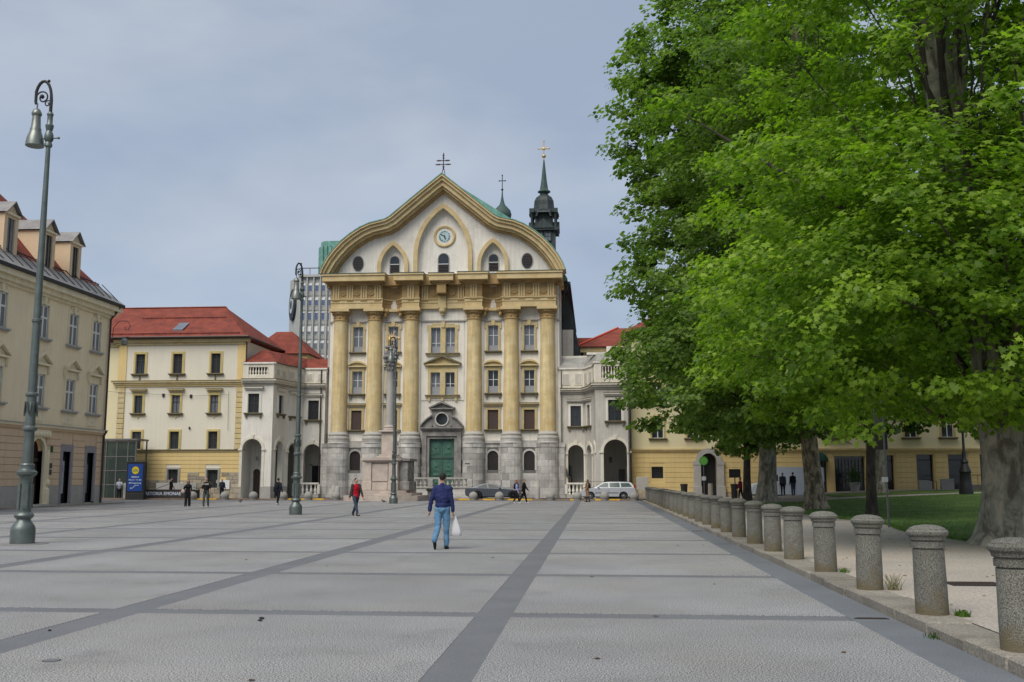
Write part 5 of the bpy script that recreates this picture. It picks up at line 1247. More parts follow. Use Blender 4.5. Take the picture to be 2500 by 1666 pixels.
# dark spire
t = thing('bell_tower', 'dark copper bell tower with slender spire and golden cross right of the gable', 'church tower', (-5.75, 118, 0))
mb = MB(); mb.box(-1.35, 1.35, -1.35, 1.35, 20, 31.0); mb.build('tower_shaft', 'coppersp', t)
mb = MB(); mb.lathe([(3.1, 24.5), (2.9, 26.5), (2.1, 28.2), (1.75, 29.6), (1.4, 30.0)], seg=4, smooth=False).xf(Matrix.Rotation(R(45), 4, 'Z')); mb.build('tower_skirt', 'coppersp', t)
for s in (-.5, .5):
    w = MB().box(s - .32, s + .32, -1.40, -1.36, 30.5, 31.6).build('belfry_window', 'glass2', t); mb = MB(); mb.box(s - .42, s - .30, -1.50, -1.36, 30.4, 31.6); mb.box(s + .30, s + .42, -1.50, -1.36, 30.4, 31.6); mb.box(s - .30, s + .30, -1.50, -1.36, 31.45, 31.6); mb.box(s - .30, s + .30, -1.50, -1.36, 30.4, 30.5); mb.box(s - .30, s + .30, -1.44, -1.40, 31.0, 31.06); mb.box(s - .03, s + .03, -1.45, -1.40, 30.5, 31.45); mb.build('window_frame', 'coppersp', w)
mb = MB(); mb.box(-1.75, 1.75, -1.75, 1.75, 31.7, 31.95)
mb.prism([(-1.3, 31.95), (1.3, 31.95), (0, 33.1)], -1.85, 1.85); mb.xprism([(-1.3, 31.95), (1.3, 31.95), (0, 33.1)], -1.85, 1.85); mb.build('lower_cornice', 'coppersp', t)
mb = MB(); mb.box(-1.05, 1.05, -1.05, 1.05, 31.9, 34.2)
for sx in (-1, 1):
    for sy in (-1, 1): mb.lathe([(.2, 31.9), (.16, 32.2), (.13, 33.6), (.22, 33.8)], sx * 1.4, sy * 1.4, 8); mb.box(sx * 1.1, sx * 1.7, sy * 1.1, sy * 1.7, 33.8, 34.3)
mb.build('lantern_stage', 'coppersp', t)
MB().lathe([(.55, -1.1), (.55, -1.08)], seg=18).xf(Matrix.Translation((0, -2.1, 33.4)) @ Matrix.Rotation(R(90), 4, 'X')).xf(Matrix.Translation((0, 0, 0))).build('oval_opening', 'glass', t)
mb = MB()
A = arc(0, 33.5, .75, 180, 0, 10); B = arc(0, 33.5, .95, 180, 0, 10)
for i in range(10): mb.prism([A[i], B[i], B[i + 1], A[i + 1]], -1.75, -1.0)
mb.build('arched_hood', 'coppersp', t)
mb = MB(); mb.lathe([(1.95, 34.2), (1.85, 34.45), (1.4, 34.75), (1.3, 35.3), (1.25, 35.9), (1.0, 36.4), (.6, 36.7), (.45, 36.9)], seg=8, smooth=False).xf(Matrix.Rotation(R(22.5), 4, 'Z')); mb.build('bell_dome', 'coppersp', t)
mb = MB(); mb.lathe([(.42, 36.85), (.8, 37.15), (.78, 37.3), (.5, 37.6), (.33, 39.2), (.2, 41.0), (.07, 42.6)], seg=8, smooth=False); mb.build('spire', 'coppergrey', t)
for o in t.children:
    o.location.z = {'lantern_stage': -.5, 'bell_dome': -.9, 'arched_hood': -.7, 'lower_cornice': -.6, 'oval_opening': -.7, 'belfry_window': -.6}.get(o.name.split('.')[0], 0)
    if o.name.split('.')[0] == 'spire': o.location.z = 8.36; o.scale.z = .75
mb = MB(); mb.tube([(0, 0, 41.4), (0, 0, 43.9)], .06, 6); mb.ball((0, 0, 42.0), .26, .26, .22); mb.tube([(-.62, 0, 42.95), (.62, 0, 42.95)], .07, 6); mb.ball((0, 0, 42.95), .22, .1, .22)
for p in ((-.66, 42.95), (.66, 42.95), (0, 43.95)): mb.ball((p[0], 0, p[1]), .1)
mb.build('golden_cross', 'gold', t).location.z = -1.22
# red roofs right of the church
t = thing('rear_house', 'rear wing with bright red hipped roof and yellow cornice above the right arcade', 'house', (.5, 104, 0))
hip(-1.6, 9, 99.0, 109, 14.75, 17.3, 104, 2.6, 8, t, (.5, 104, 0)); MB().box(-1.0, 8.5, 99.5, 108, 0, 14.3).build('wall', 'midwhite', t, base=(.5, 104, 0)); MB().box(-1.3, 8.8, 99.2, 108.4, 14.2, 14.7).build('cornice', 'framep', t, base=(.5, 104, 0))
mb = MB(); mb.tube([(-1.6, 99, 14.85), (2.6, 104, 17.38)], .1, 5); mb.build('ridge_tiles', pl('light_tile_ridge', (205, 95, 70)), t, base=(.5, 104, 0))
t = thing('rear_house', 'long low red tiled roof directly behind the right flank of the church', 'house', (-2, 112, 0))
hip(-9, 10, 108, 118, 12.5, 17.6, 113, -7, 8, t, (-2, 112, 0)); MB().box(-8, 9, 108.6, 117, 0, 12.4).build('wall', 'midwhite', t, base=(-2, 112, 0))
# wooded hill / roofs far away are hidden; a low far terrain closes the horizon
mb = MB(); hp = [(-900, 0), (-900, 2), (-500, 6), (-200, 3), (0, 5), (300, 8), (900, 3), (900, 0)]; mb.prism(hp, 900, 1100); tag(mb.build('hills', 'leafD' if 0 else 'grassg'), kind='structure')
# ------------------------------------------------------------------ street lamps
def lamp(x, y, label, rz=0, k=1.0):
    t = thing('street_lamp', label, 'street lamp', (x, y, 0), rz, 'tall ornate street lamps on the square'); t.scale = (1, 1, k)
    g = 'greenlamp'
    MB().lathe([(.62, 0), (.62, .012), (.30, .012)], seg=24).build('ground_plate', 'portal', t)
    mb = MB(); mb.lathe([(.30, 0), (.30, .34), (.285, .42), (.23, .50), (.18, .56), (.17, .60), (.235, .66), (.245, .70), (.22, .745), (.17, .78)], seg=20); mb.build('foot', g, t)
    mb = MB(); mb.lathe([(.165, .76), (.155, 1.5), (.165, 1.62), (.19, 1.66)], seg=16)
    for k_ in range(6):
        a = 2 * math.pi * (k_ + .5) / 6; q = len(mb.v); mb.box(-.055, .055, -.19, -.14, .86, 1.46); mb.xf(Matrix.Rotation(a, 4, 'Z'), q)
    mb.build('panelled_shaft', g, t)
    mb = MB(); mb.lathe([(.17, 1.64), (.25, 1.70), (.26, 1.76), (.19, 1.80), (.165, 1.86), (.18, 1.93), (.15, 1.97)], seg=20); mb.build('collar', g, t)
    mb = MB(); mb.lathe([(.135, 1.95), (.125, 2.75), (.185, 2.80), (.185, 2.85), (.13, 2.90), (.13, 3.0)], seg=16); mb.build('lower_shaft', g, t)
    mb = MB(); mb.lathe([(.125, 2.98), (.12, 3.62), (.165, 3.66), (.165, 3.70), (.115, 3.74)], seg=16)
    for k_ in range(4):
        a = math.pi / 2 * k_ + .4; q = len(mb.v); mb.ball((.0, -.14, 3.35), .04, .03, .14, 6, 5); mb.tube([(-.09, -.13, 3.5), (-.05, -.15, 3.25), (0, -.155, 3.15), (.05, -.15, 3.25), (.09, -.13, 3.5)], .018, 4); mb.xf(Matrix.Rotation(a, 4, 'Z'), q)
    mb.build('ornament_band', g, t)
    mb = MB(); mb.lathe([(.112, 3.72), (.10, 5.5), (.13, 5.53), (.13, 5.58), (.096, 5.61), (.078, 8.2), (.058, 10.15)], seg=14); mb.build('pole', g, t)
    mb = MB(); mb.lathe([(.058, 10.1), (.10, 10.14), (.10, 10.2), (.075, 10.25), (.12, 10.32), (.115, 10.45), (.075, 10.55), (.095, 10.62), (.11, 10.7), (.07, 10.76), (.07, 10.95), (.09, 11.0), (.06, 11.06)], seg=14)
    mb.tube([(-.28, 0, 10.36), (.28, 0, 10.36)], .02, 6); mb.ball((-.28, 0, 10.36), .035); mb.ball((.28, 0, 10.36), .035); mb.build('upper_collar', g, t)
    # crook arm
    P = [(0, 0, 11.05), (.0, 0, 11.4)]
    for i in range(13): a = R(0 + 205 * i / 12); P.append((-.235 + .235 * math.cos(a) * (1 if i < 10 else .9), 0, 11.4 + .52 * math.sin(a) * (1 if math.sin(a) > 0 else .45)))
    mb = MB(); mb.tube(P, [.045] * 3 + [.04] * (len(P) - 3), 8)
    def spiral(cx, cz, r0, a0, turns, sg=1):
        return [(cx + r0 * (1 - .75 * i / 20) * math.cos(R(a0) + sg * turns * 2 * math.pi * i / 20), 0, cz + r0 * (1 - .75 * i / 20) * math.sin(R(a0) + sg * turns * 2 * math.pi * i / 20)) for i in range(21)]
    mb.tube(spiral(-.25, 11.47, .19, 180, 1.3, -1), .022, 5); mb.tube(spiral(-.10, 11.30, .10, 0, 1.2), .018, 5); mb.ball((-.27, 0, 11.5), .06); mb.ball((-.1, 0, 11.92), .04)
    mb.build('scroll_arm', 'iron', t)
    mb = MB(); x0 = -.36
    mb.tube([(x0 - .03, 0, 11.32), (x0 - .03, 0, 11.16)], .02, 6)
    mb.lathe([(.03, 11.18), (.09, 11.14), (.135, 11.04), (.13, 11.0), (.105, 10.96), (.125, 10.66), (.145, 10.62), (.145, 10.56), (.16, 10.52), (.21, 10.38), (.235, 10.24), (.24, 10.16), (.22, 10.15)], x0 - .03, 0, 20); h = mb.build('lamp_head', 'lamphead', t)
    MB().lathe([(.21, 10.155), (.21, 10.17)], x0 - .03, 0, 18).build('glass_cover', 'glass2', h)
    return t
lamp(-14.75, 25.2, 'tall grey green iron street lamp with bell shade, nearest, at the left edge', 0, 1.05)
lamp(-14.05, 46.8, 'tall iron street lamp standing between the curved arcade and the camera, middle of three', R(62), 1.01)
lamp(-13.85, 69.0, 'tall iron street lamp standing directly before the monument column, farthest of three', R(40), .97)
# ------------------------------------------------------------------ stone bollards of the park kerb
def bollard_proto():
    mb = MB(); mb.lathe([(.202, -.02), (.201, .3), (.192, .785)], seg=24); a = mb.mesh('shaft', 'bollard')
    mb = MB(); mb.lathe([(.180, .785), (.180, .80), (.206, .802), (.208, .872), (.196, .876), (.198, .885), (.222, .90), (.228, .935), (.252, .955), (.258, .968), (.258, .995), (.238, 1.018), (.226, 1.02), (.222, 1.034), (.16, 1.062), (.08, 1.075), (.0005, 1.08)], seg=24); b = mb.mesh('cap', 'bollard')
    return a, b
# roughen the stone a little
sa, sb_ = bollard_proto()
ordw = ['nearest', 'second', 'third', 'fourth', 'fifth', 'sixth', 'seventh', 'eighth', 'ninth', 'tenth', 'eleventh', 'twelfth', 'thirteenth', 'fourteenth', 'fifteenth', 'sixteenth', 'seventeenth', 'eighteenth', 'nineteenth', 'twentieth', 'twenty first', 'twenty second', 'twenty third', 'twenty fourth', 'twenty fifth', 'last']
BY = [9.65, 12.15, 14.85, 17.55, 20.1, 22.55, 25.1] + [25.1 + 2.56 * i for i in range(1, 20)]
look = ['stone bollard with yellow lichen at its foot', 'grey stone bollard with a green weed tuft at its foot', 'grey stone bollard with dry weeds beside it', 'grey stone bollard with a mossy flat cap', 'pale grey stone bollard with a rough cap', 'grey stone bollard with yellow lichen on its lower half', 'grey stone bollard with a large ochre lichen patch'] + ['grey stone bollard'] * 19
rb_ = random.Random(21)
lich = MB()
M['lichen'] = mat('yellow_lichen', (.24, .19, .045), .95, .3, 12, .6, 40, tint=(.17, .155, .06))
for i, y in enumerate(BY):
    t = thing('stone_bollard', f'{look[i]}, {ordw[i] + " from the camera" if i and i < 25 else ("nearest to the camera at the right edge" if i == 0 else "farthest one at the road end")}', 'bollard', (3.84 + rb_.uniform(-.02, .02), y + rb_.uniform(-.04, .04), .115), rb_.uniform(0, 6.28), 'stone bollards along the park kerb')
    a = put('shaft', sa, t); b = put('cap', sb_, t); s = 1 + rb_.uniform(-.02, .02); t.scale = (.91 * s, .91 * s, .945 + rb_.uniform(-.015, .02)); t.rotation_euler.y = rb_.uniform(-.014, .014); t.rotation_euler.x = rb_.uniform(-.012, .012)
# ------------------------------------------------------------------ spheres and posts at the road kerb
sph = cached('sph', lambda: (lambda b: (b.lathe([(.28, 0), (.30, .12), (.35, .25)], seg=18), b.ball((0, 0, .32), .36, .36, .36, 18, 12, .02), b)[-1])(MB()).mesh('dome', 'sphere'))
where = ['before the sign of the yellow corner house', 'before the stone plinth of the yellow corner house', 'before the first left arcade arch', 'beside the man with the rucksack', 'left of the middle lamp foot', 'before the left arcade balustrade', 'behind the left monument steps', 'before the dark car near its rear wheel', 'before the dark car near its front wheel', 'between the walking couple and the right arcade', 'before the door of the silver car', 'behind the rear wheel of the silver car']
from_px = [(-33.0, 0), (-30.3, 0), (-27.9, 0), (-25.4, 0), (-23.3, 0), (-21.0, 0), (-18.6, 0), (-9.75, 0), (-7.65, 0), (-3.55, 0), (.75, 0), (3.1, 0)]
for i, (x, _) in enumerate(from_px):
    t = thing('round_bollard', 'pale concrete ball bollard ' + where[i], 'bollard', (x, 81.0, 0), random.uniform(0, 6), 'round concrete bollards along the road kerb'); put('dome', sph, t)
t = thing('round_bollard', 'pale concrete ball bollard between the coat wearer and the arcade balustrade', 'bollard', (-1.4, 81.0, 0), 0, 'round concrete bollards along the road kerb'); put('dome', sph, t)
for x, y, lab in ((-21.8, 84.5, 'short round stone post by the left arcade near the middle lamp'), (-5.0, 88.4, 'short round stone post before the church base right of the couple'), (-23.2, 88.6, 'short stone post at the left corner of the church base')):
    t = thing('stone_post', lab, 'post', (x, y, 0)); MB().lathe([(.22, 0), (.22, .95), (.18, 1.05), (.05, 1.1)], seg=14).build('shaft', 'concsph', t)
# ------------------------------------------------------------------ monument column
mo = thing('monument_column', 'tall grey column on a pinkish stone pedestal carrying carved clouds and a gilded group', 'monument', (-16.45, 78.6, 0))
def ngon(r, n, a0, sx=1, sy=1): return [(r * sx * math.cos(a0 + 2 * math.pi * k / n), r * sy * math.sin(a0 + 2 * math.pi * k / n)) for k in range(n)]
def plan(w, c, d):  # chamfered front-heavy plan
    return [(-w, d), (-w, -d + c), (-w + c, -d), (w - c, -d), (w, -d + c), (w, d)]
ry = R(-14)
def mprism(pts, z0, z1, m, nm, par=mo, bev=0):
    mb = MB(); mb.vprism(pts, z0, z1); return mb.build(nm, m, par)
st = [(3.0, .0, .42), (2.45, .42, .62), (2.05, .62, .82)]
for w, z0, z1 in st:
    P = plan(w, w * .45, w * .85); 
    for k in range(len(P) - 1):
        a, b = Vector(P[k]), Vector(P[k + 1]); n = max(1, round((b - a).length / 1.1))
        for j in range(n):
            p, q = a.lerp(b, j / n), a.lerp(b, (j + 1) / n); e = (q - p).normalized() * .006; nn = Vector((e.y, -e.x)).normalized()
            MB().vprism([tuple(p + e), tuple(q - e), tuple(q - e - nn * .8), tuple(p + e - nn * .8)], z0 + .004, z1 - .004).build('step_stone', 'pinkstone', mo)
    mprism([(x * .96, y * .96) for x, y in P], z0, z1 - .02, 'stonejoint', 'step_core')
# pedestal with corner pilasters and panel
mprism(plan(1.35, .35, 1.25), .82, 3.0, 'pinkstone', 'pedestal_body')
for sx in (-1, 1): MB().bbox(sx * 1.05 - .36, sx * 1.05 + .36, -1.42, -.7, .82, 3.0, .03).build('pedestal_pilaster', 'pinkstone', mo)
for sx in (-1, 1): MB().bbox(sx * 1.05 - .40, sx * 1.05 + .40, -1.46, -.7, .82, 1.5, .03).build('pilaster_foot', 'pinkstone', mo)
MB().bbox(-.66, .62, -1.34, -1.2, 1.5, 2.85, .02).build('inscription_panel', 'pinkstone', mo); MB().bbox(-.62, .62, -1.42, -1.2, .82, 1.42, .03).build('pedestal_stone', 'pinkstone', mo)
for s in (1,):
    mb = MB(); mb.bbox(1.4, 2.1, -.9, .9, .82, 3.05, .04); mb.build('side_wing', 'portal', mo); MB().bbox(1.35, 2.25, -1.0, 1.0, .82, 1.5, .05).build('side_wing_foot', 'portal', mo); MB().bbox(1.3, 2.3, -1.05, 1.05, 3.05, 3.28, .04).build('side_wing_cornice', 'portal', mo)  # receding right face of the pedestal, its shade painted as darker stone
mprism(plan(1.52, .4, 1.5), 3.0, 3.12, 'pinkstone', 'pedestal_cornice'); mprism(plan(1.66, .45, 1.62), 3.12, 3.32, 'pinkstone', 'pedestal_cornice')
for z0, z1, r in ((3.32, 3.45, .82), (3.45, 3.6, .66), (3.6, 5.35, .50), (5.35, 5.48, .72)):
    MB().bbox(-r + .28, r + .28, -r, r, z0, z1, .03).build('upper_pedestal', 'pinkstone', mo)
mb = MB(); mb.lathe([(.52, 5.48), (.52, 5.6), (.42, 5.66), (.46, 5.78), (.36, 5.92)], .28, 0, 20); mb.build('shaft_base', 'pinkstone', mo)
mb = MB(); mb.lathe([(.315, 5.9), (.305, 7.5), (.28, 9.1), (.265, 10.1), (.29, 10.15)], .28, 0, 20); mb.build('column_shaft', 'monshaft', mo)
mb = MB(); mb.lathe([(.29, 10.15), (.31, 10.3), (.34, 10.6), (.44, 10.78), (.46, 10.85)], .28, 0, 16)
for k in range(8):
    a = 2 * math.pi * k / 8; mb.ball((.28 + .33 * math.cos(a), .33 * math.sin(a), 10.4), .08, .08, .12, 6, 5); mb.ball((.28 + .42 * math.cos(a), .42 * math.sin(a), 10.72), .10, .10, .09, 6, 5)
mb.build('capital', 'statue', mo)
FOLD = bpy.data.textures.new('cloth_folds', 'CLOUDS'); FOLD.noise_scale = .11; FOLD.noise_depth = 2
def blob(prims, voxel, mname, name, smooth=2, folds=0):
    mb = MB()
    for p in prims:
        if p[0] == 'e': mb.ball(p[1], *p[2], u=14, v=10)
        else:
            _, a, ra, b, rb2 = p[:5]; mb.tube([a, b], [ra, rb2], 12); mb.ball(a, ra, ra, ra, 12, 8); mb.ball(b, rb2, rb2, rb2, 12, 8)
    me = bpy.data.meshes.new(name); me.from_pydata(mb.v, [], mb.f)
    o = bpy.data.objects.new('tmp', me); COL.objects.link(o)
    r = o.modifiers.new('r', 'REMESH'); r.mode = 'VOXEL'; r.voxel_size = voxel; r.use_smooth_shade = True
    if smooth: s = o.modifiers.new('s', 'SMOOTH'); s.iterations = smooth; s.factor = .5
    if folds: q = o.modifiers.new('d', 'DISPLACE'); q.texture = FOLD; q.strength = folds; q.mid_level = .5; q.texture_coords = 'LOCAL'
    bpy.context.view_layer.update()
    m2 = bpy.data.meshes.new_from_object(o.evaluated_get(bpy.context.evaluated_depsgraph_get())); bpy.data.objects.remove(o); bpy.data.meshes.remove(me)
    m2.materials.clear(); m2.materials.append(M[mname] if isinstance(mname, str) else mname); m2.name = name
    m2.polygons.foreach_set('use_smooth', [True] * len(m2.polygons)); return m2
rc = random.Random(4); prim = [('e', (.28, 0, 11.45), (.34, .34, .75))]
for k in range(46):
    z = rc.uniform(10.95, 12.25); a = rc.uniform(0, 6.28); rr_ = .36 + .14 * math.sin((z - 10.9) * 2.3); prim.append(('e', (.28 + rr_ * math.cos(a), rr_ * math.sin(a), z), (rc.uniform(.10, .2), rc.uniform(.10, .2), rc.uniform(.09, .2))))
put('cloud_carving', blob(prim, .035, 'statue', 'cloud_carving', 1), mo)
mb = MB(); 
put('gilded_figures', blob([('e', (.26, 0, 12.5), (.17, .17, .33)), ('e', (.18, -.1, 12.75), (.12, .12, .22)), ('e', (.36, .05, 12.75), (.12, .12, .2)), ('e', (.22, -.1, 12.98), (.08, .08, .10)), ('e', (.38, 0, 12.98), (.08, .08, .10)), ('e', (.95, -.05, 12.85), (.12, .08, .12))], .03, 'gold', 'gilded_figures', 1), mo)
for k in range(9):
    a = R(-25 + 29 * k); ln = .42 + .26 * (k % 2); cx_, cz_ = .3, 12.9
    p = [(cx_ + .1 * math.cos(a + .6), cz_ + .1 * math.sin(a + .6)), (cx_ + .1 * math.cos(a - .6), cz_ + .1 * math.sin(a - .6)), (cx_ + ln * math.cos(a - .035), cz_ + ln * math.sin(a - .035)), (cx_ + ln * math.cos(a + .035), cz_ + ln * math.sin(a + .035))]
    MB().prism(p, -.02 + .01 * (k % 3), .03 + .01 * (k % 3)).build('golden_ray', 'gold', mo)
mo.rotation_euler.z = R(-6)
t = thing('litter_bin', 'dark round litter bin on the paving right of the monument steps', 'litter bin', (-13.1, 80.2, .0)); MB().lathe([(.22, 0), (.24, .5), (.27, .75)], seg=14).build('body', 'portal', t); MB().lathe([(.33, .74), (.36, .82), (.34, .9), (.2, .92)], seg=14).build('rim', 'iron', t)
# ------------------------------------------------------------------ totem, sign wall, glass lift, planters at the left
to = thing('advertising_totem', 'dark advertising totem with a blue poster and yellow round logo', 'advertising display', (-37.75, 80.7, 0), R(-6))
MB().bbox(-.86, .86, -.14, .14, 0, 3.12, .03).build('case', 'black', to); MB().bbox(-.80, .80, -.17, .16, 0, .55, .02).build('plinth', 'iron', to)
M['adblue'] = mat('blue_poster', (.008, .055, .26), .35, .04, 3, spec=.5); M['adyel'] = mat('yellow_logo', (.62, .55, .02), .4, .03, 3); M['adwht'] = mat('white_print', (.62, .68, .78), .5, 0, 1); M['adred'] = mat('red_print', (.5, .02, .02), .5, 0, 1); M['adnavy'] = mat('navy_print', (.01, .03, .16), .5, 0, 1)
MB().box(-.70, .64, -.152, -.14, .70, 2.92).build('poster', 'adblue', to)
def rdisc(r, y0, y1, cx, cz, m, nm, par): return MB().lathe([(r, 0), (r, y1)], seg=28).xf(Matrix.Translation((cx, y0, cz)) @ Matrix.Rotation(R(90), 4, 'X')).build(nm, m, par)
rdisc(.33, -.152, .004, -.02, 2.4, 'adred', 'logo_ring', to); rdisc(.31, -.156, .004, -.02, 2.4, 'adyel', 'logo_disc', to)
for s, cx_, cz_, sz, m_ in (('LiDL', -.02, 2.38, .24, 'adnavy'), ('Spletni.si', -.02, 1.86, .19, 'adwht'), ('Nova ura   Trg. Ajda', -.02, 1.62, .135, 'adwht'), ('200 Kongresni trg', -.02, 1.36, .15, 'adwht')):
    put('lettering', text_mesh(s, sz, m_, .003, bold=.004), to, (cx_, -.162, cz_))
mb = MB(); P = [(-.36, .94), (-.2, .94), (-.2, 1.02), (-.1, 1.02), (-.1, 1.10), (0, 1.10), (0, 1.18), (.32, 1.18)]
for k in range(len(P) - 1): a, b = P[k], P[k + 1]; mb.box(min(a[0], b[0]) - .018, max(a[0], b[0]) + .018, -.160, -.153, min(a[1], b[1]) - .018, max(a[1], b[1]) + .018)
mb.prism([(-.34, .88), (-.34, 1.0), (-.46, .94)], -.160, -.153); mb.build('stair_pictogram', 'adwht', to)
sw = thing('sign_wall', 'low dark grey wall with white lettering around the stair down beside the totem', 'sign wall', (-35.3, 82.0, 0), R(0))
MB().bbox(-2.3, 1.95, -.12, .12, 0, .78, .01).build('panel', pl('anthracite', (72, 68, 66)), sw); MB().box(-2.35, 2.0, -.14, .14, .78, .82).build('coping', 'iron', sw)
put('lettering', text_mesh('PRAETORIA EMONAE', .37, 'adwht', .008, bold=.008), sw, (-.85, -.125, .47))
MB().bbox(1.8, 1.95, .12, 3.2, 0, .78, .01).build('side_panel', pl('anthracite2', (70, 68, 66)), sw)
t = thing('stair_parapet', 'grey stair parapet with dark handrails behind the low lettered wall', 'parapet', (-35.6, 85.2, 0)); MB().bbox(-2.4, 1.2, -.1, .1, 0, 1.35, .01).build('panel', 'greyplinth', t)
mb = MB(); mb.tube([(-2.0, -1.6, .75), (-.4, -1.6, 1.35), (-.3, -1.6, 1.35), (-.3, -1.6, .2)], .025, 5); mb.tube([(1.3, -1.0, 1.0), (2.1, -1.0, .7), (2.1, -1.0, 0)], .025, 5); mb.build('handrail', 'iron', t)
lf = thing('glass_lift', 'glass and steel lift enclosure between the cream house and the yellow house', 'lift', (-41.15, 84.0, 0))
for x in (-1.9, -.95, 0, 1.0, 1.7):
    MB().box(x - .045, x + .045, -.05, .05, 0, 5.0).build('post', 'pipeg', lf)
for x in (-1.9, 1.7): MB().box(x - .05, x + .05, 2.0, 2.1, 0, 5.0).build('post', 'pipeg', lf)
for z in (.05, 1.2, 2.4, 3.6, 4.9): MB().box(-1.9, 1.7, -.045, .045, z - .04, z + .04).build('rail', 'pipeg', lf)
M['liftglass'] = mat('clear_green_glass', (.10, .13, .115), .08, .1, 2, spec=.8); M['liftglass'].node_tree.nodes['Principled BSDF'].inputs['Transmission Weight'].default_value = .55; M['liftglass'].node_tree.nodes['Principled BSDF'].inputs['IOR'].default_value = 1.05
for i in range(4):
    xs = (-1.9, -.95, 0, 1.0, 1.7)
    for z0, z1 in ((.09, 1.16), (1.24, 2.36), (2.44, 3.56), (3.64, 4.86)): MB().box(xs[i] + .05, xs[i + 1] - .05, -.008, .008, z0, z1).build('glass_panel', 'liftglass', lf)
MB().box(-2.0, 1.8, -.15, 2.2, 5.0, 5.15).build('roof', 'pipeg', lf); MB().box(-1.2, .2, 1.0, 1.9, 0, 3.4).build('lift_car', 'coppergrey', lf)
t = thing('stone_block', 'squat grey stone block against which the man in the pale jacket leans', 'block', (-39.15, 82.2, 0)); MB().bbox(-.26, .26, -.3, .3, 0, 1.35, .02).build('body', 'greyplinth', t)
t = thing('planter', 'pale square planter with a brown shrub right of the low lettered wall', 'planter', (-32.6, 82.6, 0)); mb = MB(); mb.vprism([(-.33, -.33), (.33, -.33), (.33, .33), (-.33, .33)], 0, .85); mb.build('box', 'concsph', t)
mb = MB(); rp_ = random.Random(8)
for k in range(160): a = rp_.uniform(0, 6.28); r_ = rp_.uniform(0, .45); h = rp_.uniform(.8, 1.55); mb.add([(0, 0, .8), (r_ * math.cos(a), r_ * math.sin(a), h), (r_ * math.cos(a) + .05, r_ * math.sin(a), h - .08), (r_ * .4 * math.cos(a + .3), r_ * .4 * math.sin(a + .3), .9)], [(0, 1, 2, 3)])
tag(mb.build('dry_foliage', pl('dry_shrub', (128, 100, 62)), t), kind='stuff')
# ------------------------------------------------------------------ vehicles
M['tyre'] = mat('tyre_rubber', (.018, .018, .018), .8, .1, 5); M['rim'] = mat('alloy_rim', (.50, .51, .52), .35, .05, 5, metal=.3); M['rimdk'] = mat('dark_alloy_rim', (.10, .10, .11), .35, .05, 5, metal=.8)
M['silver'] = mat('silver_car_paint', (.50, .51, .54), .32, .03, 3, metal=.15, coat=.5); M['gunmetal'] = mat('gunmetal_car_paint', (.075, .085, .10), .35, .03, 3, metal=.1, coat=.25); M['vanwhite'] = mat('white_van_paint', (.62, .66, .70), .4, .03, 2, coat=.5)
M['carglass'] = mat('car_glass', (.028, .036, .036), .12, .05, 2, spec=.2); M['carglassg'] = mat('greenish_car_glass', (.07, .10, .09), .12, .05, 2, spec=.4); M['redlight'] = mat('red_tail_light', (.35, .015, .012), .25, .05, 3); M['clearlight'] = mat('head_light', (.55, .57, .58), .12, .05, 3, spec=.9); M['plastic'] = mat('black_plastic', (.025, .025, .027), .6, .1, 4)
def wheel(r, w, rm):
    def mk():
        a = MB(); a.lathe([(r * .66, -w / 2), (r * .93, -w / 2), (r, -w / 2 + .03), (r, w / 2 - .03), (r * .93, w / 2), (r * .66, w / 2)], seg=28).xf(Matrix.Rotation(R(90), 4, 'X'))
        b = MB(); b.lathe([(r * .68, -w / 2 + .0), (r * .68, w / 2)], seg=28); b.lathe([(.001, w / 2 - .10), (r * .66, w / 2 - .12)], seg=28)
        b.xf(Matrix.Rotation(R(90), 4, 'X'))
        for k in range(5):
            q = len(b.v); b.prism([(-.045, .03), (.045, .03), (.03, r * .66), (-.03, r * .66)], -w / 2 + .02, -w / 2 + .06); b.xf(Matrix.Rotation(2 * math.pi * k / 5, 4, 'Y'), q)
        q = len(b.v); b.lathe([(.07, 0), (.06, .05), (.001, .06)], seg=12); b.xf(Matrix.Translation((0, -w / 2 + .04, 0)) @ Matrix.Rotation(R(90), 4, 'X'), q)
        return a.mesh('tyre', 'tyre'), b.mesh('rim', rm)
    return cached(('wheel', r, w, rm), mk)
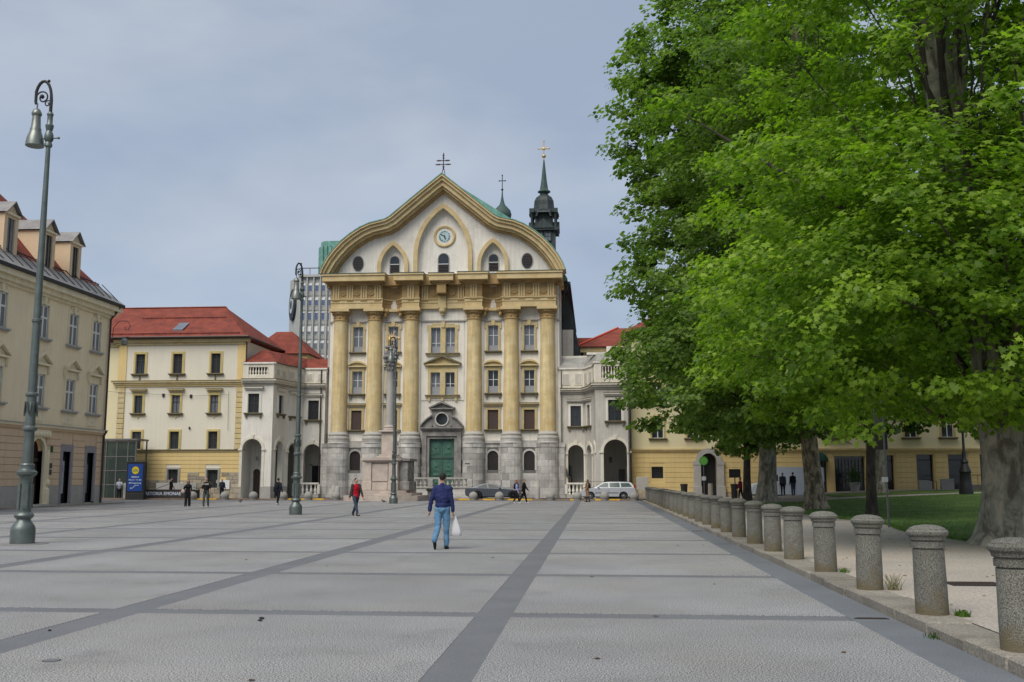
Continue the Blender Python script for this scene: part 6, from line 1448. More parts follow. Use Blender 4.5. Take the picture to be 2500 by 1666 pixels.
def car(name, label, cat, loc, rz, Ln, W, low, wx, wr, gh, paint, glassm, sidew, doors, rim, ghw=(.08, .26), roofpaint=None, extra=None):
    """profile in x (0 = nose, Ln = tail), z; centred at the middle, nose towards -x"""
    t = thing(name, label, cat, loc, rz); h = W / 2; ox = -Ln / 2
    top = [p for p in low]; bot = []
    arch = []
    for cx in sorted(wx, reverse=True):
        ra = wr + .055; arch += [(cx + ra * math.cos(R(a)), wr + ra * math.sin(R(a))) for a in range(-12, 193, 17)]
    poly = [(p[0] + ox, p[1]) for p in top + arch]
    cz = .55
    def shrink(p, k): return (p[0] * (1 - .018 * k), cz + (p[1] - cz) * (1 - .07 * k))
    mb = MB(); layers = [(-h, 1.0), (-h + .05, .35), (-h + .16, 0), (h - .16, 0), (h - .05, .35), (h, 1.0)]; n = len(poly); vs = []
    for y, k in layers: vs += [(shrink(p, k)[0], y, shrink(p, k)[1]) for p in poly]
    fs = [tuple(range(n)), tuple(range(6 * n - 1, 5 * n - 1, -1))]
    for j in range(5): fs += [(j * n + i, (j + 1) * n + i, (j + 1) * n + (i + 1) % n, j * n + (i + 1) % n) for i in range(n)]
    mb.add(vs, fs); b = mb.build('body', paint, t)
    MB().box(ox + .3, ox + Ln - .3, -h + .2, h - .2, .18, .75).build('underbody', 'plastic', t)
    # greenhouse
    z0 = gh[0][1]; z1 = max(p[1] for p in gh); G_ = [(p[0] + ox, p[1]) for p in gh]
    def yy(z): u = (z - z0) / (z1 - z0); return h - ghw[0] - ghw[1] * max(0, u)
    mb = MB(); n = len(G_); vs = [(p[0], -yy(p[1]), p[1]) for p in G_] + [(p[0], yy(p[1]), p[1]) for p in G_]
    mb.add(vs, [tuple(range(n)), tuple(range(2 * n - 1, n - 1, -1))] + [(i, (i + 1) % n, (i + 1) % n + n, i + n) for i in range(n)]); mb.build('roof', roofpaint or paint, t)
    for q in sidew:
        for s in (-1, 1):
            mb = MB(); P = [(p[0] + ox, s * (yy(p[1]) + .006), p[1]) for p in q]; mb.add(P, [tuple(range(len(P)))]); mb.build('side_window', glassm, t)
    # windscreen and rear window
    for i, j in ((0, 1), (n - 1, n - 2)):
        a, c = Vector((G_[i][0], G_[i][1])), Vector((G_[j][0], G_[j][1])); d = (c - a); nn = Vector((-d.y, d.x)).normalized() * (.008 if i == 0 else -.008)
        p0, p1 = a + d * .08 + nn, a + d * .94 + nn; mb = MB(); mb.add([(p0.x, -yy(p0.y) + .08, p0.y), (p0.x, yy(p0.y) - .08, p0.y), (p1.x, yy(p1.y) - .08, p1.y), (p1.x, -yy(p1.y) + .08, p1.y)], [(0, 1, 2, 3)]); mb.build('windscreen' if i == 0 else 'rear_window', 'carglass', t)
    for s in (-1, 1):
        for dx in doors[:-1] if len(doors) > 2 else doors:
            pass
        for dx in doors: MB().box(dx + ox - .008, dx + ox + .008, s * (h + .001), s * (h - .03), .34, z0 - .05).build('door_gap', 'plastic', t)
        for dx in doors[1:]: MB().bbox(dx + ox - .28, dx + ox - .08, s * (h + .02), s * (h - .02), z0 - .20, z0 - .16, .01).build('door_handle', paint, t)
        m_ = MB(); m_.ball((gh[0][0] + ox + .42, s * (h + .08), z0 + .10), .10, .09, .075, 10, 6); m_.build('wing_mirror', paint, t)
        MB().box(ox + wx[0] + wr + .1, ox + wx[1] - wr - .1, s * (h - .01), s * (h - .06), .22, .32).build('sill_trim', 'plastic', t)
        k1, k2 = wheel(wr, .2, rim)
        for cx in wx:
            w_ = put('wheel', k1, t, (cx + ox, s * (h - .12), wr), rz=0 if s < 0 else math.pi); put('rim', k2, w_)
        mb = MB(); mb.ball((ox + .22, s * (h - .22), z0 - .28), .2, .14, .07, 10, 6); mb.build('headlight', 'clearlight', t)
    return t
car('estate_car', 'silver estate car parked at the kerb before the right arcade', 'car', (1.05, 84.9, 0), 0, 4.71, 1.80,
    [(.10, .26), (.0, .45), (.02, .58), (.12, .72), (.55, .84), (1.25, .95), (2.4, .985), (4.5, 1.0), (4.62, .95), (4.70, .62), (4.71, .42), (4.62, .26)], [.92, 3.68], .315,
    [(1.18, .94), (1.98, 1.38), (2.3, 1.445), (3.3, 1.46), (4.15, 1.43), (4.32, 1.38), (4.60, .98)], 'silver', 'carglassg',
    [[(1.42, 1.0), (2.05, 1.345), (2.42, 1.37), (2.42, 1.02)], [(2.52, 1.02), (2.52, 1.375), (3.32, 1.375), (3.38, 1.02)], [(3.48, 1.02), (3.44, 1.372), (4.12, 1.355), (4.38, 1.05)]], [1.38, 2.47, 3.43], 'rim', ghw=(.06, .2))
t_ = bpy.data.objects['estate_car']
for s in (-1, 1): MB().bbox(2.16, 2.30, s * .84, s * .72, .82, 1.22, .03).build('tail_light', 'redlight', t_); MB().box(-1.9, 2.1, s * .56, s * .60, 1.475, 1.50).build('roof_rail', 'plastic', t_)
for s in (-1, 1): MB().box(-1.0, .9, s * .905, s * .89, .52, .58).build('side_trim', 'plastic', t_)
MB().bbox(2.22, 2.40, -.85, .85, .36, .56, .03).build('rear_bumper', 'plastic', t_); MB().bbox(-2.41, -2.2, -.84, .84, .30, .50, .03).build('front_bumper', 'plastic', t_)
car('sports_saloon', 'dark grey low sports saloon parked before the church steps', 'car', (-8.35, 84.9, 0), math.pi, 5.0, 1.90,
    [(.12, .22), (.0, .40), (.02, .52), (.16, .64), (.6, .75), (1.1, .82), (1.75, .89), (3.3, .92), (4.2, .95), (4.7, .93), (4.96, .86), (5.0, .62), (4.93, .34), (4.8, .24)], [.93, 3.92], .34,
    [(1.6, .86), (2.35, 1.22), (2.8, 1.325), (3.2, 1.335), (3.7, 1.25), (4.25, 1.06), (4.72, .93)], 'gunmetal', 'carglass',
    [[(1.95, .93), (2.42, 1.17), (2.85, 1.265), (3.08, 1.27), (3.02, .945)], [(3.10, .945), (3.16, 1.27), (3.4, 1.235), (3.85, 1.08), (4.02, .97)]], [1.78, 3.06], 'rimdk', ghw=(.16, .26))
van = car('delivery_van', 'white delivery van parked behind the park trees before the yellow house', 'van', (15.6, 84.6, .16), 0, 5.9, 2.0,
    [(.06, .30), (0, .5), (.03, .85), (.25, 1.12), (.95, 1.30), (1.1, 1.32), (5.85, 1.32), (5.88, .6), (5.85, .34)], [.98, 4.6], .34,
    [(.85, 1.28), (1.55, 1.98), (1.9, 2.45), (2.3, 2.5), (5.7, 2.5), (5.86, 2.4), (5.88, 1.3)], 'vanwhite', 'carglass', [[(1.2, 1.34), (1.62, 1.85), (2.2, 1.88), (2.2, 1.34)]], [1.1, 2.3, 3.6], 'rimdk', ghw=(.02, .06))
# ------------------------------------------------------------------ park furniture
t = thing('bus_stop_sign', 'round green stop sign on a thin pole before the stone portal', 'sign', (8.35, 78.5, .12)); MB().tube([(0, 0, 0), (0, 0, 2.7)], .04, 8).build('pole', 'pipeg', t); rdisc(.34, -.04, .04, 0, 2.95, pl('stop_green', (92, 172, 62)), 'sign_disc', t); MB().bbox(-.16, .16, -.08, 0, 1.45, 1.75).build('timetable', 'panelf', t)
rdisc(.26, -.082, .004, 0, 2.95, pl('stop_green2', (120, 190, 90)), 'sign_centre', t)
t = thing('info_board', 'dark square notice board on a post beside the thin dark trunk', 'sign', (10.35, 76.0, .16)); MB().tube([(0, 0, 0), (0, 0, 1.9)], .04, 8).build('post', 'iron', t); MB().bbox(-.42, .42, -.06, 0, 1.62, 2.25, .01).build('board', 'iron', t); MB().box(-.36, .36, -.07, -.06, 1.68, 2.19).build('notice', 'framedk', t)
t = thing('traffic_sign', 'grey backside of a rectangular traffic sign on a thin pole in the park lawn', 'sign', (9.25, 33.0, .15)); MB().tube([(0, 0, 0), (-.03, 0, 4.1)], .035, 8).build('pole', 'pipeg', t); MB().bbox(-.30, .05, .03, .06, 3.05, 4.0, .01).build('sign_plate', 'pipeg', t); MB().bbox(-.32, .10, .035, .10, 2.45, 2.98, .02).build('sign_box', 'framedk', t); MB().box(-.16, .03, -.05, -.03, 1.42, 1.58).build('sticker', 'panelf', t)
pz = lambda x, y: parkz(x, y)
t = thing('park_lamp', 'dark cast iron lamp with tall bell foot on the lawn', 'street lamp', (23.0, 65.0, pz(23, 65)))
MB().lathe([(.42, 0), (.42, .5), (.36, .7), (.32, 1.3), (.38, 1.4), (.30, 1.6), (.2, 1.9), (.24, 2.0), (.12, 2.2), (.14, 2.5), (.08, 2.8), (.07, 5.5)], seg=14).build('post', 'black', t); MB().lathe([(.1, 5.5), (.3, 6.2), (.34, 6.3), (.05, 6.6)], seg=10).build('lantern', 'lamphead', t)
for (x, y, lab) in ((10.9, 80.5, 'dark grey round litter bin right of the stone portal'), (8.0 - 1.0, 80.5, 'small dark round litter bin left of the stone portal')):
    t = thing('litter_bin', lab, 'litter bin', (x, y, .1)); MB().lathe([(.24, 0), (.26, 1.0), (.3, 1.1), (.3, 1.2), (.1, 1.22)], seg=14).build('body', 'iron', t)
t = thing('stone_pillar', 'short pale stone pillar on a white base before the dark doorway', 'pillar', (9.05, 80.5, .1)); MB().lathe([(.2, .25), (.18, 1.25)], seg=12).build('shaft', 'gravel', t); MB().bbox(-.34, .34, -.3, .3, 0, .25, .02).build('base', 'panelf', t)
t = thing('stair_wall', 'grey stair side walls with a handrail before the yellow house at the park edge', 'wall', (27.0, 83.5, .6)); MB().bbox(-1.1, -.1, -.15, .15, 0, 1.0, .01).build('wall_panel', 'greyplinth', t); MB().bbox(.6, 1.6, -.15, .15, 0, 1.1, .01).build('wall_panel', 'greyplinth', t); MB().tube([(-.8, -.2, 1.1), (.2, -.2, .9), (.2, -.2, 0)], .03, 6).build('handrail', 'iron', t)
t = thing('low_wall', 'low dark wall with an iron railing right of the stair walls', 'wall', (33.5, 83.5, .5)); MB().bbox(-4.4, 6, -.15, .15, 0, .75, .02).build('wall_body', 'oldstone', t); mb = MB(); mb.tube([(-4.4, 0, 1.5), (6, 0, 1.5)], .03, 5)
for k in range(8): mb.tube([(-4.3 + 1.3 * k, 0, .7), (-4.3 + 1.3 * k, 0, 1.5)], .02, 4)
mb.build('railing', 'iron', t)
t = thing('shrub_pot', 'green shrub in a tall round pot in the dark archway of the park house', 'planter', (21.4, 85.6, .5)); MB().lathe([(.3, 0), (.42, .7), (.45, .9), (.4, .92)], seg=12).build('pot', 'greyplinth', t)
mb = MB()
for k in range(500):
    c = Vector((rp_.gauss(0, .32), rp_.gauss(0, .32), 1.45 + rp_.gauss(0, .38))); a = Vector((rp_.gauss(0, 1), rp_.gauss(0, 1), rp_.gauss(0, 1))).normalized() * .09; b = Vector((rp_.gauss(0, 1), rp_.gauss(0, 1), rp_.gauss(0, 1))).normalized() * .06; mb.add([c - a, c + b, c + a, c - b], [(0, 1, 2, 3)])
tag(mb.build('foliage', 'leafD', t), kind='stuff')
# ------------------------------------------------------------------ people
def person(label, loc, facing, h=1.75, legs=((0, 0), (0, 0)), arms=((4, 6, 8), (4, 6, 8)), top=None, bottom=None, shoes=None, hair='hairdk', longhair=False, lean=0, sleeve=1.0, coat=False, wide=.010, fem=False, bulk=0, headtilt=0, vox=.013, extra=None, group=None, hood=False, fingers=True):
    """facing: heading of the gaze, degrees clockwise from +y; a joint list built in metres for 1.75 m and scaled"""
    k = h / 1.75; t = thing('person', label, 'person', loc, R(180 - facing) , group)
    J = {}; sh = .155 if fem else .172
    def d(a, x=0): return Vector((x, -math.sin(R(a)), -math.cos(R(a))))
    low = 9; leg = {}
    for i, s in enumerate((-1, 1)):
        a, kn = legs[i]; hip = Vector((s * .09, 0, .92)); knee = hip + d(a, s * .01) * .43; ank = knee + d(a - kn) * .41; leg[s] = (hip, knee, ank, a - kn)
        low = min(low, ank.z - .075 - (.05 if a - kn < -25 else 0))
    dz = -low
    Ln = lambda z: -math.sin(R(lean)) * (z - .92)
    def T(v): return (v[0] * k, (v[1] + (Ln(v[2]) if v[2] > .92 else 0)) * k, (v[2] + dz) * k)
    def C(a, ra, b, rb2): return ('c', T(a), ra * k, T(b), rb2 * k)
    def E(c, r): return ('e', T(c), tuple(q * k for q in r))
    hd = (0, -.015, 1.625)
    body = [E((0, 0, .96), (.15, .10, .12)), E((0, 0, 1.1), (.125, .09, .14)), E((0, 0, 1.3), (.155, .105, .17)), C((0, 0, 1.41), .06, (-sh, 0, 1.385), .045), C((0, 0, 1.41), .06, (sh, 0, 1.385), .045), C((0, .01, 1.43), .062, (0, -.005, 1.56), .057), E(hd, (.072, .092, .112)), E((0, -.045, 1.60), (.05, .05, .07)), E((0, -.108, 1.625), (.013, .018, .022)), E((.074, 0, 1.63), (.012, .02, .03)), E((-.074, 0, 1.63), (.012, .02, .03))]
    cl = [E((0, 0, .905), (.160, .122, .085)), E((0, 0, .93), (.163, .122, .085)), E((0, 0, .98), (.165, .12, .10)), E((0, 0, 1.1), (.148, .115, .15)), E((0, 0, 1.28), (.178, .125, .19)), C((0, 0, 1.41), .078, (-sh, 0, 1.385), .058), C((0, 0, 1.41), .078, (sh, 0, 1.385), .058), C((0, .01, 1.44), .072, (0, .005, 1.462), .064)]
    if bulk: cl += [E((0, 0, 1.18), (.17 + bulk, .13 + bulk * .7, .24)), E((0, 0, 1.0), (.165 + bulk, .13 + bulk * .5, .12)), C((0, 0, 1.39), .09 + bulk * .5, (-sh, 0, 1.37), .062 + bulk * .5), C((0, 0, 1.39), .09 + bulk * .5, (sh, 0, 1.37), .062 + bulk * .5), C((0, .015, 1.44), .075, (0, .01, 1.47), .066)]
    if fem: cl += [E((.07, -.10, 1.28), (.06, .05, .06)), E((-.07, -.10, 1.28), (.06, .05, .06))]
    hands = []
    for i, s in enumerate((-1, 1)):
        sw, ab, el = arms[i]; S_ = Vector((s * sh, 0, 1.385))
        ua = Vector((s * math.sin(R(ab)), -math.sin(R(sw)) * math.cos(R(ab)), -math.cos(R(sw)) * math.cos(R(ab)))); elb = S_ + ua * .285
        inw = -s * math.sin(R(max(0, el - 60) * .5)); fa = Vector((s * math.sin(R(ab)) * .5 + inw, -math.sin(R(sw + el)), -math.cos(R(sw + el)))).normalized(); wr = elb + fa * .25; hands.append((wr, fa))
        body += [C(S_, .048, elb, .038), C(elb, .038, wr, .025)]
        cl += [C(S_, .060 + bulk * .4, elb, .050 + bulk * .4)]
        if sleeve > .6: cl += [C(elb, .052, elb + fa * .25 * sleeve * .92, .040 + bulk * .3)]
        side = Vector((0, 1, 0)).cross(fa); side = side.normalized() if side.length > .1 else Vector((1, 0, 0)); fwd = fa.cross(side).normalized()
        pc = wr + fa * .05; body.append(C(wr, .024, pc + fa * .03, .027)); body.append(C(pc + fwd * .02, .014, pc + fa * .04 + fwd * .025, .014)); body.append(C(pc - fwd * .02, .014, pc + fa * .04 - fwd * .025, .014))
        if fingers:
            for q in range(4):
                off = fwd * (.028 - .0185 * q); ln = (.062, .072, .067, .05)[q]; p0 = wr + fa * .085 + off; p1 = p0 + (fa * .9 - side * s * .35).normalized() * ln * .55; p2 = p1 + (fa * .5 - side * s * .8).normalized() * ln * .5; body += [C(p0, .009, p1, .0085), C(p1, .0085, p2, .0075)]
            th0 = wr + fa * .03 + fwd * .026; body += [C(th0, .011, th0 + (fa * .6 + fwd * .8).normalized() * .035, .010), C(th0 + (fa * .6 + fwd * .8).normalized() * .035, .010, th0 + (fa * .6 + fwd * .8).normalized() * .035 + fa * .03, .008)]
    tr = [E((0, 0, .93), (.165, .122, .10)), E((0, .03, .90), (.15, .11, .10))]
    for i, s in enumerate((-1, 1)):
        hip, knee, ank, ang = leg[s]; body += [C(hip, .075, knee, .05), C(knee, .05, ank, .036), C(ank, .035, ank + Vector((0, -.13, -.045)) if ang > -25 else ank + Vector((0, -.05, -.12)), .03)]
        tr += [C(hip, .095 + wide * .3, knee, .066 + wide * .6), C(knee, .066 + wide * .6, ank + Vector((0, 0, .02 if wide < .02 else -.04)), .048 + wide)]
        if ang > -25: sp = [C(ank + Vector((0, .045, -.032)), .045, ank + Vector((0, -.05, -.035)), .042), C(ank + Vector((0, -.04, -.04)), .038, ank + Vector((0, -.15, -.048)), .032)]
        else:
            dd_ = Vector((0, -math.sin(R(ang + 60)), -math.cos(R(ang + 60)))); sp = [C(ank, .042, ank + dd_ * .10, .04), C(ank + dd_ * .08 + Vector((0, -.0, -.01)), .036, ank + dd_ * .17, .03)]
        put('shoe', blob(sp, vox, shoes, 'shoe', 2), t)
    put('body', blob(body, vox * .75, 'skin', 'body', 1), t)
    if coat: 
        cl += [E((0, 0, .9), (.19, .14, .16)), C((-.06, 0, .9), .13, (-.08, 0, .5), .13), C((.06, 0, .9), .13, (.08, 0, .5), .13), E((0, 0, .5), (.19, .15, .1))]
    put('jacket' if coat else 'top', blob(cl, vox, top, 'top', 3, .045), t); put('trousers', blob(tr, vox, bottom, 'trousers', 3, .04), t)
    hr = [E((0, .014, 1.665), (.082, .094, .088)), E((0, .04, 1.64), (.068, .062, .07))]
    if longhair: hr += [E((0, .06, 1.52), (.095, .05, .14)), E((.06, .02, 1.54), (.04, .05, .12)), E((-.06, .02, 1.54), (.04, .05, .12))]
    put('hair', blob(hr, vox * .9, hair, 'hair', 1), t)
    mb = MB()
    for s in (-1, 1): mb.ball(T((s * .03, -.098, 1.645)), .011 * k, .008 * k, .008 * k, 8, 5)
    mb.ball(T((0, -.092, 1.575)), .022 * k, .008 * k, .006 * k, 8, 5); mb.build('face_details', 'hairdk', t)
    ctx = dict(t=t, T=T, k=k, hands=hands, C=C, E=E, dz=dz)
    if extra: extra(ctx)
    return t
def bagx(side, sz, m, nm='bag', drop=.32):
    def f(c):
        wr, fa = c['hands'][side]; p = wr + fa * .09; b = [c['E']((p.x + (.02 if side else -.02), p.y, p.z - drop), sz)]
        put(nm, blob(b, .02, m, nm, 2), c['t']); MB().tube([c['T']((p.x, p.y - .02, p.z)), c['T']((p.x, p.y - .05, p.z - drop + sz[2] * .7))], .008).build('bag_handle', m, c['t'])
    return f
def pack(m):
    def f(c):
        put('rucksack', blob([c['E']((0, .17, 1.27), (.14, .09, .22)), c['E']((0, .2, 1.16), (.12, .08, .12))], .018, m, 'rucksack', 2), c['t'])
        mb = MB()
        for s in (-1, 1): mb.tube([c['T']((s * .10, .12, 1.45)), c['T']((s * .11, .0, 1.495)), c['T']((s * .11, -.12, 1.4)), c['T']((s * .12, -.10, 1.15)), c['T']((s * .12, .1, 1.1))], .018, 5)
        mb.build('strap', m, c['t'])
    return f
navy = pl('navy_sweater', (38, 46, 88), .9, .12, 9); jeans = pl('light_blue_jeans', (100, 136, 164), .9, .2, 7, tint=s2l((80, 118, 152)))
blk = pl('black_cloth', (26, 25, 28), .9, .15, 7); drk = pl('dark_blue_grey_cloth', (42, 46, 58), .9, .12, 7); djeans = pl('dark_grey_jeans', (56, 66, 78), .9, .15, 7); dshoe = pl('black_shoe', (22, 22, 24), .6); wshoe = pl('white_trainer', (205, 205, 205), .6); redc = pl('red_pullover', (176, 22, 42), .9, .1, 7)
greyg = pl('grey_green_trousers', (70, 78, 72), .9); tanc = pl('tan_coat', (142, 112, 84), .9, .1, 6); lav = pl('lavender_top', (150, 150, 200), .9); bagw = pl('white_carrier_bag', (196, 195, 197), .6, .05, 8); tanbag = pl('beige_handbag', (196, 170, 158), .6); palej = pl('pale_grey_jacket', (168, 172, 184), .9); brown = pl('brown_hair', (70, 45, 32), .7); redh = pl('reddish_hair', (120, 62, 45), .7); greyh = pl('grey_hair', (120, 115, 105), .7); dgreen = pl('dark_green_grey_jacket', (58, 66, 58), .9, .12, 7); crim = pl('crimson_jacket', (120, 22, 48), .9); dgry = pl('dark_grey_jacket', (58, 60, 66), .9)
def carrier(c):
    wr, fa = c['hands'][0]; p = wr + fa * .10; T = c['T']; mb = MB()
    # plastic carrier bag: gathered at the hand, wide and creased below
    rings = [(0, .012, .012), (.06, .025, .02), (.15, .06, .04), (.26, .10, .06), (.36, .125, .075), (.42, .13, .075), (.45, .11, .06)]; n = 16; vs = []
    rr2 = random.Random(3)
    for dzz, rx, ry_ in rings:
        for i in range(n):
            a = 2 * math.pi * i / n; w = 1 + .12 * math.sin(a * 5 + dzz * 9) + rr2.uniform(-.03, .03); vs.append(T((p.x - .05 + rx * math.cos(a) * w - dzz * .10, p.y + ry_ * math.sin(a) * w, p.z - dzz)))
    fs = [(j * n + i, j * n + (i + 1) % n, (j + 1) * n + (i + 1) % n, (j + 1) * n + i) for j in range(len(rings) - 1) for i in range(n)] + [tuple(range((len(rings) - 1) * n, len(rings) * n))]
    mb.add(vs, fs, True)
    return mb
def man_extra(c):
    wr, fa = c['hands'][0]
    mb = carrier(c); o = mb.build('tmpbag', bagw); o.matrix_world = c['t'].matrix_basis.copy(); o.name = 'carrier_bag'; o.rotation_euler = c['t'].rotation_euler; o.location = c['t'].location
    tag(o, 'crumpled white plastic carrier bag held by the man in the navy sweater', 'bag')
    # collar and ribbed hem
    T = c['T']
person('man in a navy sweater and light blue jeans walking away with a carrier bag', (-3.66, 24.2, 0), 4, 1.82, legs=((3, 2), (-10, 34)), arms=((2, 9, 6), (-12, 17, 12)), bulk=.012, top=navy, bottom=jeans, shoes=dshoe, vox=.011, extra=man_extra, wide=.014)
def openjacket(c):
    T = c['T']; C = c['C']; E = c['E']; b = [C((-.17, .03, 1.42), .075, (-.20, .05, .98), .06), C((.17, .03, 1.42), .075, (.20, .05, .98), .06), E((0, .09, 1.2), (.17, .06, .26))]
    for i, s in enumerate((-1, 1)):
        wr, fa = c['hands'][i]; b += [C((s * .185, 0, 1.415), .072, (wr.x * .55 + s * .185 * .45, wr.y * .55, wr.z * .55 + 1.415 * .45), .058), C((wr.x * .55 + s * .185 * .45, wr.y * .55, wr.z * .55 + 1.415 * .45), .058, tuple(wr - fa * .02), .044)]
    put('jacket', blob(b, .015, dgreen, 'jacket', 2), c['t'])
person('man in a red pullover and open dark jacket striding right across the square', (-10.9, 45.6, 0), 72 + 60, 1.76, legs=((22, 4), (-16, 18)), arms=((-14, 14, 10), (14, 14, 12)), top=redc, bottom=djeans, shoes=dshoe, extra=openjacket)
def shoulderbag(c):
    o = put('handbag', blob([('e', c['T']((-.30, 0, .98)), (.14, .08, .13))], .02, tanbag, 'handbag', 1)); o.location = c['t'].location; o.rotation_euler = c['t'].rotation_euler
    tag(o, 'beige handbag hanging at the side of the woman in black', 'bag'); MB().tube([c['T']((-.17, 0, 1.47)), c['T']((-.28, 0, 1.07))], .01).build('bag_strap', tanbag, o)
person('woman in black with wide trousers holding a hand to her face, walking this way', (-25.14, 60.9, 0), 172, 1.66, legs=((7, 6), (-6, 6)), arms=((30, 12, 118), (12, 16, 50)), top=blk, bottom=blk, shoes=dshoe, hair=brown, longhair=True, wide=.04, fem=True, extra=shoulderbag)
def chestprint(c): put('shirt_print', text_mesh('ATTORE', .12, 'panelf', .004), c['t'], (0, -.155 * c['k'], 1.34 * c['k'] + c['dz']))
person('man in black T shirt with white chest print and grey trousers', (-23.3, 59.2, 0), 186, 1.80, legs=((10, 6), (-5, 4)), arms=((6, 16, 12), (4, 14, 12)), top=blk, bottom=greyg, shoes=wshoe, sleeve=.3, hair=brown, extra=chestprint)
person('older man in a dark blue jacket standing near the yellow house wall', (-27.0, 72.0, 0), 150, 1.72, legs=((2, 0), (0, 2)), arms=((10, 10, 70), (6, 10, 40)), bulk=.035, top=drk, bottom=drk, shoes=dshoe, hair=greyh)
bpy.data.objects[[o.name for o in COL.objects if o.get('label', '').startswith('older man')][0]].location = (-31.4, 83.2, 0)
person('man with a dark rucksack walking away towards the arcade', (-20.92, 65.6, 0), 12, 1.76, legs=((-10, 12), (12, 4)), arms=((10, 8, 10), (-16, 14, 12)), bulk=.035, top=drk, bottom=blk, shoes=wshoe, extra=pack(blk))
person('woman with reddish hair, lavender top and dark bag walking beside a man in black', (-5.45, 70.9, 0), 95, 1.64, legs=((14, 4), (-12, 14)), arms=((6, 8, 14), (-6, 8, 10)), top=lav, bottom=blk, shoes=wshoe, hair=redh, longhair=True, fem=True, extra=pack(blk))
person('man in black walking right beside a woman, before the church base', (-4.95, 70.3, 0), 98, 1.74, legs=((-14, 16), (16, 4)), arms=((-10, 8, 10), (22, 8, 25)), bulk=.035, top=blk, bottom=blk, shoes=wshoe, hair=greyh, lean=5)
person('person in a long tan coat with a dark rucksack facing left', (-.55, 75.2, 0), 262, 1.66, legs=((6, 2), (-6, 6)), arms=((20, 8, 60), (10, 8, 30)), top=tanc, bottom=djeans, shoes=dshoe, coat=True, hair=brown, longhair=True, extra=pack(blk))
person('man in a pale jacket looking at his phone by the glass lift', (-39.75, 81.9, 0), 160, 1.74, legs=((8, 2), (-2, 2)), arms=((30, 8, 85), (30, 8, 85)), bulk=.035, top=palej, bottom=blk, shoes=dshoe)
person('person in black seen in profile standing behind the low lettered wall', (-35.85, 83.2, 0), 95, 1.78, legs=((4, 2), (-4, 2)), arms=((10, 6, 50), (6, 6, 30)), top=blk, bottom=blk, shoes=dshoe)
person('man in a grey jacket standing with his back to us under the plane trees', (14.55, 80.0, .42), 10, 1.76, legs=((3, 0), (-3, 0)), arms=((4, 5, 12), (4, 5, 12)), bulk=.035, top=dgry, bottom=blk, shoes=dshoe, hair=greyh)
person('man in a black jacket standing at the right of another man under the trees', (15.35, 80.1, .42), 350, 1.80, legs=((3, 0), (-3, 0)), arms=((4, 6, 20), (4, 6, 20)), bulk=.035, top=blk, bottom=djeans, shoes=dshoe)
person('person in a crimson jacket half hidden by the thin dark trunk', (10.85, 76.8, .14), 250, 1.66, legs=((10, 4), (-8, 8)), arms=((8, 8, 20), (8, 8, 30)), bulk=.035, top=crim, bottom=blk, shoes=dshoe)
# ------------------------------------------------------------------ pigeons, weeds, fallen leaves
def pigeon(x, y, z, rz, lab):
    t = thing('pigeon', lab, 'bird', (x, y, z), rz)
    put('body', cached('pig', lambda: blob([('e', (0, 0, .13), (.11, .055, .06)), ('e', (-.10, 0, .18), (.04, .035, .05)), ('e', (-.13, 0, .235), (.03, .026, .028)), ('c', (.09, 0, .12), .03, (.19, 0, .09), .015)], .012, pl('pigeon_grey', (62, 64, 74)), 'body', 1)), t)
    MB().tube([(-.155, 0, .235), (-.18, 0, .228)], [.008, .003], 5).build('beak', 'iron', t); MB().tube([(-.01, .02, .09), (-.015, .02, 0)], .006, 4).tube([(-.01, -.02, .09), (.01, -.02, 0)], .006, 4).build('legs', 'redlight', t)
pigeon(-37.3, 73.2, 0, .4, 'dark pigeon on the paving before the blue poster totem'); pigeon(-25.1, 70.2, 0, 2.9, 'pigeon on the paving right of the man in the T shirt'); pigeon(-14.9, 70.8, 0, .3, 'pigeon on the paving at the foot of the monument steps'); pigeon(-33.2, 64.6, .06, 1.2, 'dark pigeon beside the wall between the two shop windows')
M['drygrass'] = pl('dry_weed', (120, 118, 84))
def weed(x, y, z, n, h, s, lab, m='leafN'):
    mb = MB(); rw = random.Random(int(x * 100 + y * 10))
    for k in range(n):
        a = rw.uniform(0, 6.28); r_ = rw.uniform(0, s); hh = rw.uniform(.3, 1) * h; c = Vector((r_ * math.cos(a), r_ * math.sin(a), 0)); tip = c + Vector((rw.uniform(-.6, .6) * hh, rw.uniform(-.6, .6) * hh, hh)); w = Vector((-math.sin(a), math.cos(a), 0)) * .008; mb.add([c - w, c + w, tip + w * .4, tip - w * .4], [(0, 1, 2, 3)])
    o = mb.build('weeds', m, None, (x, y, z)); tag(o, kind='stuff'); return o
weed(4.12, 12.0, .12, 200, .075, .10, ''); weed(4.15, 14.75, .12, 45, .24, .12, '', M['drygrass']); weed(3.98, 12.4, .12, 25, .18, .08, '', M['drygrass']); weed(4.1, 17.4, .12, 60, .08, .12, ''); weed(3.56, 11.2, 0, 60, .06, .15, '', 'leafD'); weed(4.05, 9.95, .12, 70, .08, .1, '')
for (x, y, z, s, lab) in ((-3.98, 12.0, .0, .032, 'small dark lump of dirt on the paving, upper one of a pair'), (-3.94, 11.82, .0, .028, 'small dark lump of dirt on the paving, lower one of a pair'), (-6.0, 10.9, 0, .02, 'tiny dark pebble on the paving at the lower left')):
    o = put('dirt_lump', blob([('e', (0, 0, s * .4), (s, s * .8, s * .5)), ('e', (s * .7, 0, s * .3), (s * .5, s * .5, s * .4))], s * .25, 'iron', 'dirt_lump', 1), None, (x, y, z)); tag(o, lab, 'dirt')
lv_ = MB(); rl = random.Random(9)
